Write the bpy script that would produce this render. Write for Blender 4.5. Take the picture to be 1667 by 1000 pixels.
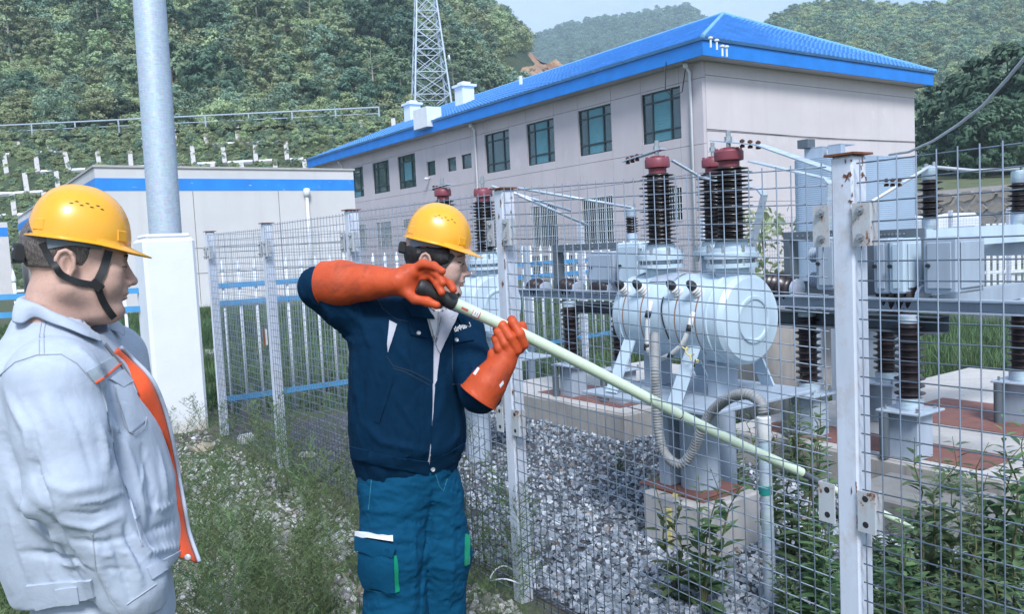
import bpy, math, random, bmesh
import numpy as np
from mathutils import Vector, Matrix, Quaternion
from mathutils.bvhtree import BVHTree
random.seed(7)
RNG = np.random.default_rng(11)
S = bpy.context.scene
for o in list(bpy.data.objects): bpy.data.objects.remove(o)
COL = S.collection

# ------------------------------------------------------------------ camera
PITCH, ROLL, FPX, CH = math.radians(4.14), math.radians(2.77), 1353.0, 1.62
def cam_axes():
    f = Vector((0, math.cos(PITCH), -math.sin(PITCH)))
    u0 = Vector((0, math.sin(PITCH), math.cos(PITCH))); r0 = Vector((1, 0, 0))
    r = math.cos(ROLL)*r0 - math.sin(ROLL)*u0
    u = math.cos(ROLL)*u0 + math.sin(ROLL)*r0
    return r, u, f
CR, CU, CF = cam_axes()
CAMP = Vector((0, 0, CH))
cd = bpy.data.cameras.new('camera'); cam = bpy.data.objects.new('camera', cd); COL.objects.link(cam)
cam.matrix_world = Matrix.Translation(CAMP) @ Matrix((CR, CU, -CF)).transposed().to_4x4()
cd.sensor_width = 36.0; cd.lens = FPX/1667*36.0; cd.clip_start = 0.05; cd.clip_end = 6000
S.camera = cam
# ------------------------------------------------------------------ light
SUN_EL, SUN_AZ = math.radians(48), math.radians(173)     # azimuth from +Y (view direction) towards +X
EXPOSURE = 0.85
w = bpy.data.worlds.new('World'); S.world = w; w.use_nodes = True
wn, wl = w.node_tree.nodes, w.node_tree.links
wn.clear()
out = wn.new('ShaderNodeOutputWorld'); bg = wn.new('ShaderNodeBackground')
sky = wn.new('ShaderNodeTexSky'); sky.sky_type = 'NISHITA'; sky.sun_disc = False
sky.sun_elevation = SUN_EL; sky.sun_rotation = SUN_AZ
sky.air_density = 1.0; sky.dust_density = 1.5; sky.ozone_density = 1.5; sky.altitude = 800
tc = wn.new('ShaderNodeTexCoord'); mp = wn.new('ShaderNodeMapping'); mp.inputs['Scale'].default_value = (1.0, 1.0, 2.6)
cl = wn.new('ShaderNodeTexNoise'); cl.inputs['Scale'].default_value = 2.3; cl.inputs['Detail'].default_value = 7; cl.inputs['Roughness'].default_value = 0.58
cr = wn.new('ShaderNodeValToRGB'); cr.color_ramp.elements[0].position = 0.36; cr.color_ramp.elements[0].color = (0.12,)*3+(1,)
cr.color_ramp.elements[1].position = 0.66; cr.color_ramp.elements[1].color = (1,)*4
mx = wn.new('ShaderNodeMix'); mx.data_type = 'RGBA'
mx.inputs[7].default_value = (4.1, 4.9, 6.2, 1)
wl.new(tc.outputs['Generated'], mp.inputs['Vector']); wl.new(mp.outputs[0], cl.inputs['Vector']); wl.new(cl.outputs['Fac'], cr.inputs[0])
wl.new(cr.outputs[0], mx.inputs[0]); wl.new(sky.outputs[0], mx.inputs[6]); wl.new(mx.outputs[2], bg.inputs[0])
bg.inputs[1].default_value = 0.125
wl.new(bg.outputs[0], out.inputs[0])
sd = bpy.data.lights.new('sun', 'SUN'); sd.energy = 2.5; sd.angle = math.radians(16); sd.color = (0.97, 0.985, 1.0)
sun = bpy.data.objects.new('sun', sd); COL.objects.link(sun)
sdir = Vector((math.sin(SUN_AZ)*math.cos(SUN_EL), math.cos(SUN_AZ)*math.cos(SUN_EL), math.sin(SUN_EL)))
sun.rotation_euler = sdir.to_track_quat('Z', 'Y').to_euler(); sun.location = (0, 0, 50)
S.view_settings.view_transform = 'Standard'; S.view_settings.look = 'None'; S.view_settings.gamma = 1
S.view_settings.exposure = EXPOSURE; S.view_settings.use_curve_mapping = False
S.cycles.max_bounces = 8; S.cycles.diffuse_bounces = 3; S.cycles.glossy_bounces = 3; S.cycles.transmission_bounces = 6
S.cycles.transparent_max_bounces = 12; S.cycles.volume_bounces = 1; S.cycles.use_adaptive_sampling = True
S.cycles.caustics_reflective = False; S.cycles.caustics_refractive = False
try: S.cycles.use_denoising = True
except Exception: pass

# ------------------------------------------------------------------ geometry helpers
def ray(px, py):
    px, py = float(px), float(py)
    return ((px-833.5)/FPX)*CR - ((py-500.0)/FPX)*CU + CF
def P(px, py, Y):
    d = ray(px, py); return CAMP + d*(float(Y)/d.y)
def PG(px, py, z=0.0):
    d = ray(px, py); return CAMP + d*((z-CH)/d.z)
def proj(p):
    v = Vector(p)-CAMP; return (833.5+FPX*v.dot(CR)/v.dot(CF), 500-FPX*v.dot(CU)/v.dot(CF))
def az_of(px, py):
    d = ray(px, py); return math.atan2(d.x, d.y)
AZF = math.radians(-34.63)
FD = Vector((math.sin(AZF), math.cos(AZF), 0)); GD = Vector((math.cos(AZF), -math.sin(AZF), 0))   # away-left, away-right
ZU = Vector((0, 0, 1))

def mesh_np(name, V, Fq, smooth=False, mats=None, midx=None):
    """V (n,3), Fq (m,k) or list of such arrays"""
    me = bpy.data.meshes.new(name)
    fl = Fq if isinstance(Fq, list) else [Fq]
    fl = [np.asarray(f, dtype=np.int32) for f in fl if len(f)]
    V = np.asarray(V, dtype=np.float32)
    me.vertices.add(len(V)); me.vertices.foreach_set('co', V.ravel())
    nl = sum(f.size for f in fl); nf = sum(len(f) for f in fl)
    me.loops.add(nl); me.polygons.add(nf)
    me.loops.foreach_set('vertex_index', np.concatenate([f.ravel() for f in fl]))
    tot = np.concatenate([np.full(len(f), f.shape[1], dtype=np.int32) for f in fl])
    st = np.concatenate([[0], np.cumsum(tot)[:-1]]).astype(np.int32)
    me.polygons.foreach_set('loop_start', st)
    me.polygons.foreach_set('use_smooth', np.full(nf, smooth, dtype=bool))
    for m in (mats or []): me.materials.append(m)
    if midx is not None: me.polygons.foreach_set('material_index', np.asarray(midx, dtype=np.int32))
    me.update(calc_edges=True); me.validate()
    return me

def link(name, me, parent=None, loc=None, rot=None):
    o = bpy.data.objects.new(name, me); COL.objects.link(o)
    if parent is not None: o.parent = parent
    if loc is not None: o.location = loc
    if rot is not None: o.rotation_euler = rot
    return o
def tag(o, label=None, cat=None, group=None, kind=None):
    if label: o['label'] = label
    if cat: o['category'] = cat
    if group: o['group'] = group
    if kind: o['kind'] = kind
    return o
def thing(name, label, cat, loc=(0, 0, 0), rz=0.0, group=None):
    o = bpy.data.objects.new(name, None); o.empty_display_size = .1; COL.objects.link(o)
    o.location = loc; o.rotation_euler = (0, 0, rz)
    return tag(o, label, cat, group)
def kids(o): return [c for c in COL.objects if c.parent == o]
def copy_thing(src, loc, rz=None, label=None, group=None, scale=None):
    r = src.copy(); COL.objects.link(r); r.location = loc
    if rz is not None: r.rotation_euler = (0, 0, rz)
    if scale is not None: r.scale = scale if hasattr(scale, '__len__') else (scale,)*3
    if label: r['label'] = label
    if group: r['group'] = group
    for ch in src.children:
        c = ch.copy(); COL.objects.link(c); c.parent = r
        for g in ch.children:
            d = g.copy(); COL.objects.link(d); d.parent = c
    return r

def text_mesh(name, body, size, mat, parent, M, extrude=.0003, offset=0.0):
    tx = bpy.data.curves.new('txt', 'FONT'); tx.body = body; tx.size = size; tx.align_x = 'CENTER'; tx.align_y = 'CENTER'; tx.extrude = extrude; tx.offset = offset
    o = bpy.data.objects.new('txt', tx); COL.objects.link(o); dg = bpy.context.evaluated_depsgraph_get(); me = bpy.data.meshes.new_from_object(o.evaluated_get(dg)); bpy.data.objects.remove(o)
    me.materials.clear(); me.materials.append(mat); r = link(name, me, parent); r.matrix_local = M; return r

class MB:
    def __init__(s): s.v = []; s.f = []; s.m = []; s.cm = 0
    def add(s, vs, fs):
        b = len(s.v); s.v += [tuple(v) for v in vs]; s.f += [tuple(i+b for i in f) for f in fs]; s.m += [s.cm]*len(fs); return s
    def box(s, x0, x1, y0, y1, z0, z1, M=None, bev=0):
        vs = [Vector((x, y, z)) for z in (z0, z1) for y in (y0, y1) for x in (x0, x1)]
        if M is not None: vs = [M @ v for v in vs]
        return s.add(vs, [(0, 2, 3, 1), (4, 5, 7, 6), (0, 1, 5, 4), (2, 6, 7, 3), (0, 4, 6, 2), (1, 3, 7, 5)])
    def bbox(s, x0, x1, y0, y1, z0, z1, b=.01, M=None):
        """chamfered box"""
        b = min(b, (x1-x0)/2.2, (y1-y0)/2.2, (z1-z0)/2.2)
        vs = []; idx = {}
        for sx in (0, 1):
            for sy in (0, 1):
                for sz in (0, 1):
                    X = (x0, x1)[sx]; Y = (y0, y1)[sy]; Z = (z0, z1)[sz]
                    dx = b*(1-2*sx); dy = b*(1-2*sy); dz = b*(1-2*sz)
                    for k, p in (('x', (X, Y+dy, Z+dz)), ('y', (X+dx, Y, Z+dz)), ('z', (X+dx, Y+dy, Z))):
                        idx[(sx, sy, sz, k)] = len(vs); vs.append(Vector(p))
        if M is not None: vs = [M @ v for v in vs]
        I = idx; F = []
        for a in (0, 1):
            q = [I[(a, 0, 0, 'x')], I[(a, 1, 0, 'x')], I[(a, 1, 1, 'x')], I[(a, 0, 1, 'x')]]; F.append(q if a else q[::-1])
            q = [I[(0, a, 0, 'y')], I[(1, a, 0, 'y')], I[(1, a, 1, 'y')], I[(0, a, 1, 'y')]]; F.append(q[::-1] if a else q)
            q = [I[(0, 0, a, 'z')], I[(1, 0, a, 'z')], I[(1, 1, a, 'z')], I[(0, 1, a, 'z')]]; F.append(q if a else q[::-1])
        for a in (0, 1):
            for c in (0, 1):
                sg = (a == c)
                q = [I[(a, c, 0, 'x')], I[(a, c, 0, 'y')], I[(a, c, 1, 'y')], I[(a, c, 1, 'x')]]; F.append(q if sg else q[::-1])
                q = [I[(a, 0, c, 'x')], I[(a, 0, c, 'z')], I[(a, 1, c, 'z')], I[(a, 1, c, 'x')]]; F.append(q[::-1] if sg else q)
                q = [I[(0, a, c, 'y')], I[(0, a, c, 'z')], I[(1, a, c, 'z')], I[(1, a, c, 'y')]]; F.append(q if sg else q[::-1])
        for a in (0, 1):
            for c in (0, 1):
                for e in (0, 1):
                    q = [I[(a, c, e, 'x')], I[(a, c, e, 'y')], I[(a, c, e, 'z')]]
                    F.append(q if (a+c+e) % 2 == 1 else q[::-1])
        return s.add(vs, F)
    def bar(s, p0, p1, w, h, up=ZU, bev=0):
        """box beam between points: w sideways, h along up"""
        p0, p1 = Vector(p0), Vector(p1); d = (p1-p0); L = d.length; d.normalize()
        side = d.cross(up)
        if side.length < 1e-6: side = d.cross(Vector((1, 0, 0)))
        side.normalize(); u = side.cross(d)
        M = Matrix.Translation(p0) @ Matrix((d, side, u)).transposed().to_4x4()
        if bev: return s.bbox(0, L, -w/2, w/2, -h/2, h/2, bev, M)
        return s.box(0, L, -w/2, w/2, -h/2, h/2, M)
    def tube(s, pts, r, n=8, caps=True):
        pts = [Vector(p) for p in pts]; m = len(pts)
        rs = r if hasattr(r, '__len__') else [r]*m
        T = [(pts[min(i+1, m-1)]-pts[max(i-1, 0)]).normalized() for i in range(m)]
        a = T[0].orthogonal().normalized(); b = len(s.v); vs = []
        for i in range(m):
            a = (a - T[i]*a.dot(T[i]))
            a = a.normalized() if a.length > 1e-6 else T[i].orthogonal().normalized()
            c = T[i].cross(a)
            for k in range(n):
                t = 2*math.pi*k/n; vs.append(pts[i]+(a*math.cos(t)+c*math.sin(t))*rs[i])
        fs = [(i*n+k, i*n+(k+1) % n, (i+1)*n+(k+1) % n, (i+1)*n+k) for i in range(m-1) for k in range(n)]
        if caps: fs += [tuple(range(n-1, -1, -1)), tuple((m-1)*n+k for k in range(n))]
        return s.add(vs, fs)
    def cyl(s, p0, p1, r0, r1=None, n=16): return s.tube([p0, p1], [r0, r0 if r1 is None else r1], n)
    def lathe(s, prof, base=(0, 0, 0), axis=(0, 0, 1), n=24):
        """prof [(r, h)] about axis from base"""
        base = Vector(base); ax = Vector(axis).normalized(); a = ax.orthogonal().normalized(); c = ax.cross(a)
        vs = []
        for r, h in prof:
            for k in range(n):
                t = 2*math.pi*k/n; vs.append(base+ax*h+(a*math.cos(t)+c*math.sin(t))*r)
        m = len(prof)
        fs = [(i*n+k, i*n+(k+1) % n, (i+1)*n+(k+1) % n, (i+1)*n+k) for i in range(m-1) for k in range(n)]
        fs += [tuple(range(n-1, -1, -1)), tuple((m-1)*n+k for k in range(n))]
        return s.add(vs, fs)
    def prism(s, poly, h0, h1, M=None):
        """poly [(x,y)] CCW extruded along z from h0 to h1"""
        n = len(poly); vs = [Vector((x, y, h0)) for x, y in poly]+[Vector((x, y, h1)) for x, y in poly]
        if M is not None: vs = [M @ v for v in vs]
        return s.add(vs, [tuple(range(n-1, -1, -1)), tuple(range(n, 2*n))]+[(i, (i+1) % n, n+(i+1) % n, n+i) for i in range(n)])
    def mesh(s, name, mat, smooth=False):
        me = bpy.data.meshes.new(name); me.from_pydata(s.v, [], s.f)
        for m in (mat if isinstance(mat, (list, tuple)) else [mat]): me.materials.append(m)
        if isinstance(mat, (list, tuple)): me.polygons.foreach_set('material_index', s.m)
        if smooth: me.polygons.foreach_set('use_smooth', [True]*len(s.f))
        me.update(); return me
    def build(s, name, mat, parent=None, smooth=False, sharp=None):
        me = s.mesh(name, mat, smooth)
        if smooth and sharp:
            me.set_sharp_from_angle(angle=math.radians(sharp))
        return link(name, me, parent)
def T(x, y, z): return Matrix.Translation((x, y, z))
def RZ(a): return Matrix.Rotation(a, 4, 'Z')
def axes_matrix(o, x, y, z): return Matrix.Translation(o) @ Matrix((x, y, z)).transposed().to_4x4()

# ------------------------------------------------------------------ materials
class NT:
    def __init__(s, name):
        s.m = bpy.data.materials.new(name); s.m.use_nodes = True; s.t = s.m.node_tree; s.n = s.t.nodes; s.l = s.t.links
        s.n.clear(); s.out = s.n.new('ShaderNodeOutputMaterial'); s.b = s.n.new('ShaderNodeBsdfPrincipled'); s.l.new(s.b.outputs[0], s.out.inputs[0])
        s.tc = s.n.new('ShaderNodeTexCoord')
    def coord(s, scale=(1, 1, 1), src='Object'):
        m = s.n.new('ShaderNodeMapping'); m.inputs['Scale'].default_value = scale if hasattr(scale, '__len__') else (scale,)*3
        s.l.new(s.tc.outputs[src], m.inputs[0]); return m.outputs[0]
    def noise(s, scale=5, detail=4, rough=.55, vec=None, dist=0):
        n = s.n.new('ShaderNodeTexNoise'); n.inputs['Scale'].default_value = scale; n.inputs['Detail'].default_value = detail
        n.inputs['Roughness'].default_value = rough; n.inputs['Distortion'].default_value = dist
        s.l.new(vec if vec is not None else s.tc.outputs['Object'], n.inputs['Vector']); return n.outputs['Fac']
    def voro(s, scale=5, vec=None, feat='F1', outp='Distance'):
        n = s.n.new('ShaderNodeTexVoronoi'); n.inputs['Scale'].default_value = scale; n.feature = feat
        s.l.new(vec if vec is not None else s.tc.outputs['Object'], n.inputs['Vector']); return n.outputs[outp]
    def wave(s, scale=5, dist=0, vec=None, d='X', typ='BANDS'):
        n = s.n.new('ShaderNodeTexWave'); n.inputs['Scale'].default_value = scale; n.inputs['Distortion'].default_value = dist
        n.wave_type = typ; n.bands_direction = d
        s.l.new(vec if vec is not None else s.tc.outputs['Object'], n.inputs['Vector']); return n.outputs['Fac']
    def ramp(s, fac, stops):
        r = s.n.new('ShaderNodeValToRGB'); e = r.color_ramp.elements
        while len(e) < len(stops): e.new(0.5)
        for i, (p, c) in enumerate(stops):
            e[i].position = p; e[i].color = (c if hasattr(c, '__len__') else (c,)*3)+(1,) if not (hasattr(c, '__len__') and len(c) == 4) else c
        s.l.new(fac, r.inputs[0]); return r.outputs[0]
    def mix(s, fac, a, b, mode='MIX'):
        m = s.n.new('ShaderNodeMix'); m.data_type = 'RGBA'; m.blend_type = mode
        for i, v in ((0, fac), (6, a), (7, b)):
            if hasattr(v, 'is_linked') or hasattr(v, 'links'): s.l.new(v, m.inputs[i])
            elif i == 0: m.inputs[0].default_value = v
            else: m.inputs[i].default_value = tuple(v)+(1,)*(4-len(v))
        return m.outputs[2]
    def math(s, op, a, b=0.0, c=None):
        m = s.n.new('ShaderNodeMath'); m.operation = op
        for i, v in enumerate((a, b) if c is None else (a, b, c)):
            if hasattr(v, 'links'): s.l.new(v, m.inputs[i])
            else: m.inputs[i].default_value = v
        return m.outputs[0]
    def sep(s, vec=None):
        n = s.n.new('ShaderNodeSeparateXYZ'); s.l.new(vec if vec is not None else s.tc.outputs['Object'], n.inputs[0]); return n.outputs
    def bump(s, h, strength=.3, dist=.01):
        n = s.n.new('ShaderNodeBump'); n.inputs['Strength'].default_value = strength; n.inputs['Distance'].default_value = dist
        s.l.new(h, n.inputs['Height'])
        prev = s.b.inputs['Normal']
        if prev.links: s.l.new(prev.links[0].from_socket, n.inputs['Normal'])
        s.l.new(n.outputs[0], s.b.inputs['Normal']); return n
    def set(s, **k):
        nm = {'col': 'Base Color', 'rough': 'Roughness', 'metal': 'Metallic', 'spec': 'Specular IOR Level', 'trans': 'Transmission Weight',
              'coat': 'Coat Weight', 'sub': 'Subsurface Weight', 'sheen': 'Sheen Weight', 'alpha': 'Alpha', 'ior': 'IOR'}
        for a, v in k.items():
            i = s.b.inputs[nm[a]]
            if hasattr(v, 'links'): s.l.new(v, i)
            elif hasattr(v, '__len__'): i.default_value = tuple(v)+(1,)*(4-len(v))
            else: i.default_value = v
        return s
def shade(c, k): return tuple(min(1, x*k) for x in c)
def simple(name, c, rough=.6, metal=0, var=.15, vs=6, bump=.15, bs=60, bd=.003, c2=None, **k):
    t = NT(name); n = t.noise(vs, 5, .6)
    t.set(col=t.ramp(n, [(.25, shade(c, 1-var)), (.75, c2 or shade(c, 1+var))]), rough=rough, metal=metal, **k)
    if bump: t.bump(t.noise(bs, 3), bump, bd)
    return t.m
def nz(a, k=1.0, seed=0):
    """cheap smooth numpy pseudo-noise in about -1..1; a (...,3)"""
    r = np.random.default_rng(seed); s = 0; amp = 1; tot = 0
    for o in range(4):
        for j in range(3):
            d = r.normal(size=3); d /= np.linalg.norm(d); ph = r.uniform(0, 6.28)
            d2 = r.normal(size=3)
            s = s+amp*np.sin(a@(d*k)+ph+1.3*np.sin(a@(d2*k*.7)+ph*2)); tot += amp*.75
        k *= 2.03; amp *= .55
    return s/tot*1.3
def W(f, g, z=0.0): return FD*f + GD*g + ZU*z
def pg(px, py, g):
    """pixel -> point on vertical plane g=const"""
    d = ray(px, py); return CAMP + d*(g/d.dot(GD))
def pf(px, py, f):
    d = ray(px, py); return CAMP + d*(f/d.dot(FD))
def fgz(p): return (p.dot(FD), p.dot(GD), p.z)
# ================================================================== materials
def m_galv(name='galvanised', base=(.50, .58, .67), k=1.0):
    t = NT(name); v = t.coord((.6, .6, 5)); n = t.noise(14, 6, .7, v); n2 = t.voro(38, t.coord((1, 1, .4)), outp='Color')
    c = t.ramp(n, [(.3, shade(base, .78*k)), (.7, shade(base, 1.15*k))])
    t.set(col=t.mix(.18, c, n2, 'SOFT_LIGHT'), rough=t.ramp(n, [(.3, .38), (.8, .6)]), metal=.4); t.bump(t.noise(60, 3), .08, .002); return t.m
def m_paint_rust(name, base, rust_lo=.66, rough=.42, scale=9, metal=0.0):
    t = NT(name); n = t.noise(scale, 9, .72, t.coord((1, 1, .7))); n2 = t.noise(scale*3.1, 6, .7)
    msk = t.ramp(t.math('ADD', t.math('MULTIPLY', n, .7), t.math('MULTIPLY', n2, .3)), [(rust_lo-.02, 0), (rust_lo+.015, 1)])
    halo = t.ramp(n, [(rust_lo-.12, 0), (rust_lo+.06, .55)])
    rc = t.ramp(n2, [(.35, (.06, .022, .012)), (.65, (.24, .085, .035))])
    dirt = t.ramp(t.noise(2.2, 6, .65, t.coord((3, 3, .5))), [(.35, shade(base, .82)), (.65, base)])
    c = t.mix(halo, dirt, (.42, .30, .22)); c = t.mix(msk, c, rc)
    t.set(col=c, rough=t.ramp(msk, [(0, rough), (1, .9)]), metal=metal)
    t.bump(msk, .5, .002); t.bump(t.noise(90, 3), .06, .001); return t.m
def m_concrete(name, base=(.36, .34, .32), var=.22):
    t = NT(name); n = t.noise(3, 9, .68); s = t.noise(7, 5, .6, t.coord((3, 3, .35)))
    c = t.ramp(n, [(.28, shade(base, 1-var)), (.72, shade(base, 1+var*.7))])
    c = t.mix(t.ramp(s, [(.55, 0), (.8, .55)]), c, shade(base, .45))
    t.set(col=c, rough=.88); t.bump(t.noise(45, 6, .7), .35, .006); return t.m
def m_wall(name, base, stain=.25, bumpk=.12):
    t = NT(name); n = t.noise(.35, 8, .62); s = t.noise(1.1, 7, .6, t.coord((2.2, 2.2, .16)))
    c = t.ramp(n, [(.3, shade(base, .9)), (.7, shade(base, 1.05))])
    c = t.mix(t.ramp(s, [(.52, 0), (.85, stain)]), c, shade(base, .55))
    c = t.mix(t.ramp(t.noise(.55, 4, .6, dist=.6), [(.62, 0), (.7, .35)]), c, shade(base, 1.18))
    t.set(col=c, rough=.85); t.bump(t.noise(22, 5, .6), bumpk, .004); return t.m
def m_porcelain(name, base=(.028, .016, .018)):
    t = NT(name); t.set(col=t.ramp(t.noise(8, 4), [(.3, shade(base, .7)), (.75, shade(base, 1.7))]), rough=.33, spec=.35, coat=.12); return t.m
def m_leaf(name, dark, light, sat_var=.12, scale=.5, transl=.3):
    t = NT(name); oi = t.n.new('ShaderNodeObjectInfo'); n = t.noise(scale, 4, .6); geo = t.n.new('ShaderNodeNewGeometry')
    r = t.math('ADD', t.math('MULTIPLY', n, .55), t.math('MULTIPLY', geo.outputs['Random Per Island'], .45))
    c = t.ramp(r, [(.22, dark), (.78, light)])
    h = t.n.new('ShaderNodeHueSaturation'); t.l.new(c, h.inputs['Color'])
    t.l.new(t.math('ADD', t.math('MULTIPLY', oi.outputs['Random'], .05), .475), h.inputs['Hue'])
    t.l.new(t.math('ADD', t.math('MULTIPLY', oi.outputs['Random'], .6), .7), h.inputs['Value'])
    t.set(col=h.outputs[0], rough=.6, spec=.25)
    tr = t.n.new('ShaderNodeBsdfTranslucent'); t.l.new(h.outputs[0], tr.inputs[0]); ms = t.n.new('ShaderNodeMixShader'); ms.inputs[0].default_value = transl
    t.l.new(t.b.outputs[0], ms.inputs[1]); t.l.new(tr.outputs[0], ms.inputs[2]); t.l.new(ms.outputs[0], t.out.inputs[0]); return t.m
def m_glass_window(name):
    t = NT(name); n = t.noise(.8, 3); t.set(col=t.ramp(n, [(.3, (.012, .035, .045)), (.7, (.03, .09, .11))]), rough=.06, spec=.9, metal=.0, coat=.3); return t.m
def m_pillar():
    t = NT('white_plaster'); n = t.noise(2.5, 7, .62); z = t.sep()[2]; c = t.ramp(n, [(.3, (.70, .72, .76)), (.7, (.77, .79, .83))])
    f = t.math('ADD', t.math('MULTIPLY', z, -2.6), t.math('MULTIPLY', t.noise(5, 6, .7), 1.5)); c = t.mix(t.ramp(f, [(.35, 0), (.8, .75)]), c, (.46, .37, .27))
    t.set(col=c, rough=.85); t.bump(t.noise(40, 5, .6), .45, .004); t.bump(n, .3, .01); return t.m
MAT = dict(
 galv=m_galv(), galv_dark=m_galv('galvanised_dark', (.2, .23, .26)), wire=simple('mesh_wire', (.185, .23, .295), .5, .25, .18, 9, .1),
 white_metal=m_paint_rust('white_paint_rusty', (.66, .71, .82), .625, scale=7), bracket=m_paint_rust('bracket_paint', (.5, .53, .57), .58, scale=22),
 rust=simple('rust', (.17, .06, .03), .9, 0, .4, 30, .4, 120, .003), white_clean=simple('white_paint', (.72, .75, .80), .5, 0, .06, 3, .05),
 white_plaster=m_pillar(), blue_rail=simple('blue_rail_paint', (.07, .30, .58), .45, 0, .15, 5),
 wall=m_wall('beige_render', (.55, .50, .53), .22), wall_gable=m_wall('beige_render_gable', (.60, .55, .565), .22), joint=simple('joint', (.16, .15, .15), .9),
 wall_low=m_wall('white_render', (.62, .61, .62), .2), wall_stripe=None,
 roof=simple('blue_roof_tile', (.075, .20, .47), .38, 0, .3, 1.4, .1, 12, .01), fascia=None,
 glass=m_glass_window('window_glass'), wframe=simple('window_frame', (.02, .035, .04), .4, 0, .1, 4, 0), blind=simple('blind', (.10, .27, .33), .6, 0, .12, 3, 0),
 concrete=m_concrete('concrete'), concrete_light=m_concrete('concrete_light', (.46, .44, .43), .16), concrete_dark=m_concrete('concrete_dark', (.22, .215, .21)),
 plinth_paint=simple('brown_red_floor_paint', (.20, .085, .07), .7, 0, .25, 8, .3, 60),
 porcelain=m_porcelain('brown_porcelain', (.020, .014, .017)), tank=m_paint_rust('tank_paint', (.52, .64, .74), .74, .3, 5), equip=m_paint_rust('equipment_grey', (.38, .45, .54), .74, .38, 6),
 equip_dark=simple('equipment_dark', (.12, .145, .17), .5, .3, .15, 6), cap_red=simple('red_cap', (.20, .042, .060), .42, 0, .15, 10),
 bolt=simple('bolt_steel', (.4, .42, .44), .35, .8, .2, 30), bolt_rust=simple('bolt_rust', (.09, .035, .028), .8, .2, .4, 40),
 black=simple('black_rubber', (.018, .019, .021), .55, 0, .3, 20, .2, 80), conduit=simple('corrugated_conduit', (.24, .245, .25), .6, 0, .25, 10),
 tape=simple('white_tape', (.62, .62, .62), .7, 0, .15, 20, .3), greentape=simple('green_tape', (.01, .20, .18), .5), yellowtape=simple('yellow_tape', (.65, .55, .22), .6),
 cable=simple('cable', (.5, .53, .56), .5, .3), fibreglass=simple('fibreglass_pole', (.55, .64, .50), .32, 0, .05, 3, .05, 40, .001), 
 stone_w=simple('stone', (.3, .27, .24), .9, 0, .35, .8, .5, 8, .05),
 bark=simple('bark', (.12, .095, .07), .9, 0, .3, 3, .5, 20, .02), bark_pale=simple('pale_bark', (.38, .36, .31), .8, 0, .3, 2, .3, 20),
 leaf_dark=m_leaf('leaves_dark', (.045, .10, .07), (.15, .24, .15)), leaf_mid=m_leaf('leaves_mid', (.13, .21, .13), (.32, .42, .25)),
 leaf_pale=m_leaf('leaves_pale', (.26, .34, .19), (.52, .60, .36), transl=.4), leaf_weed=m_leaf('weed_leaves', (.05, .10, .05), (.17, .25, .115), scale=3),
 leaf_feather=m_leaf('feather_weed', (.075, .12, .055), (.21, .28, .13), scale=1.5), leaf_bush=m_leaf('slope_bush', (.028, .055, .028), (.09, .125, .065), scale=.25),
 leaf_forest=m_leaf('forest_leaves', (.22, .29, .15), (.48, .54, .30), scale=.3), leaf_forest_b=m_leaf('forest_leaves_b', (.13, .22, .16), (.34, .45, .31), scale=.3),
 stem=simple('weed_stem', (.10, .10, .045), .8, 0, .3, 10, 0),
)
def m_chip(name, base, under, lo=.64, sc=4):
    t = NT(name); n = t.noise(sc, 9, .7, t.coord((1, 1, 2.2))); m = t.ramp(n, [(lo, 0), (lo+.02, 1)])
    c = t.ramp(t.noise(1.3, 6, .6), [(.3, shade(base, .85)), (.7, shade(base, 1.1))])
    t.set(col=t.mix(m, c, under), rough=.55); t.bump(t.noise(30, 4), .1, .003); return t.m
MAT['fascia'] = m_chip('blue_fascia_paint', (.010, .20, .66), (.5, .52, .55), .70)
MAT['wall_stripe'] = m_chip('blue_stripe_paint', (.02, .24, .72), (.45, .48, .55), .63, 3)
MAT['roof'] = m_chip('blue_roof_tile', (.15, .39, .74), (.27, .48, .76), .60, 1.6)
# ================================================================== ground
HAZE_TOP = 330.0
def gz_(x, y):     # gentle unevenness of the near ground
    return 0
def make_ground():
    t = NT('ground_soil'); n = t.noise(.6, 8, .65); n2 = t.noise(9, 7, .7)
    soil = t.ramp(n2, [(.3, (.045, .04, .034)), (.7, (.12, .105, .09))]); green = t.ramp(n2, [(.3, (.03, .06, .022)), (.7, (.085, .13, .05))])
    t.set(col=t.mix(t.ramp(n, [(.42, 0), (.55, 1)]), soil, green), rough=.95); t.bump(n2, .6, .03); t.bump(t.noise(60, 5), .4, .01)
    m = MB(); R = 1300; m.add([(-R, -100, 0), (R, -100, 0), (R, R, 0), (-R, R, 0)], [(0, 1, 2, 3)])
    tag(m.build('ground', t.m), kind='structure')
    t2 = NT('gravel_bed'); v = t2.voro(34, feat='F1', outp='Distance'); vc = t2.voro(34, outp='Color'); s = t2.sep(vc)
    t2.set(col=t2.mix(t2.ramp(v, [(.0, 0), (.5, 1)]), t2.ramp(s[0], [(.1, (.12, .13, .15)), (.9, (.30, .32, .36))]), (.05, .052, .06)), rough=.9)
    t2.bump(v, .9, .02)
    m = MB(); m.add([W(-3, 2.16, .004), W(-3, 30, .004), W(7.9, 30, .004), W(7.9, 2.16, .004)], [(0, 1, 2, 3)])
    tag(m.build('gravel_bed', t2.m), kind='structure')
make_ground()

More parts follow.
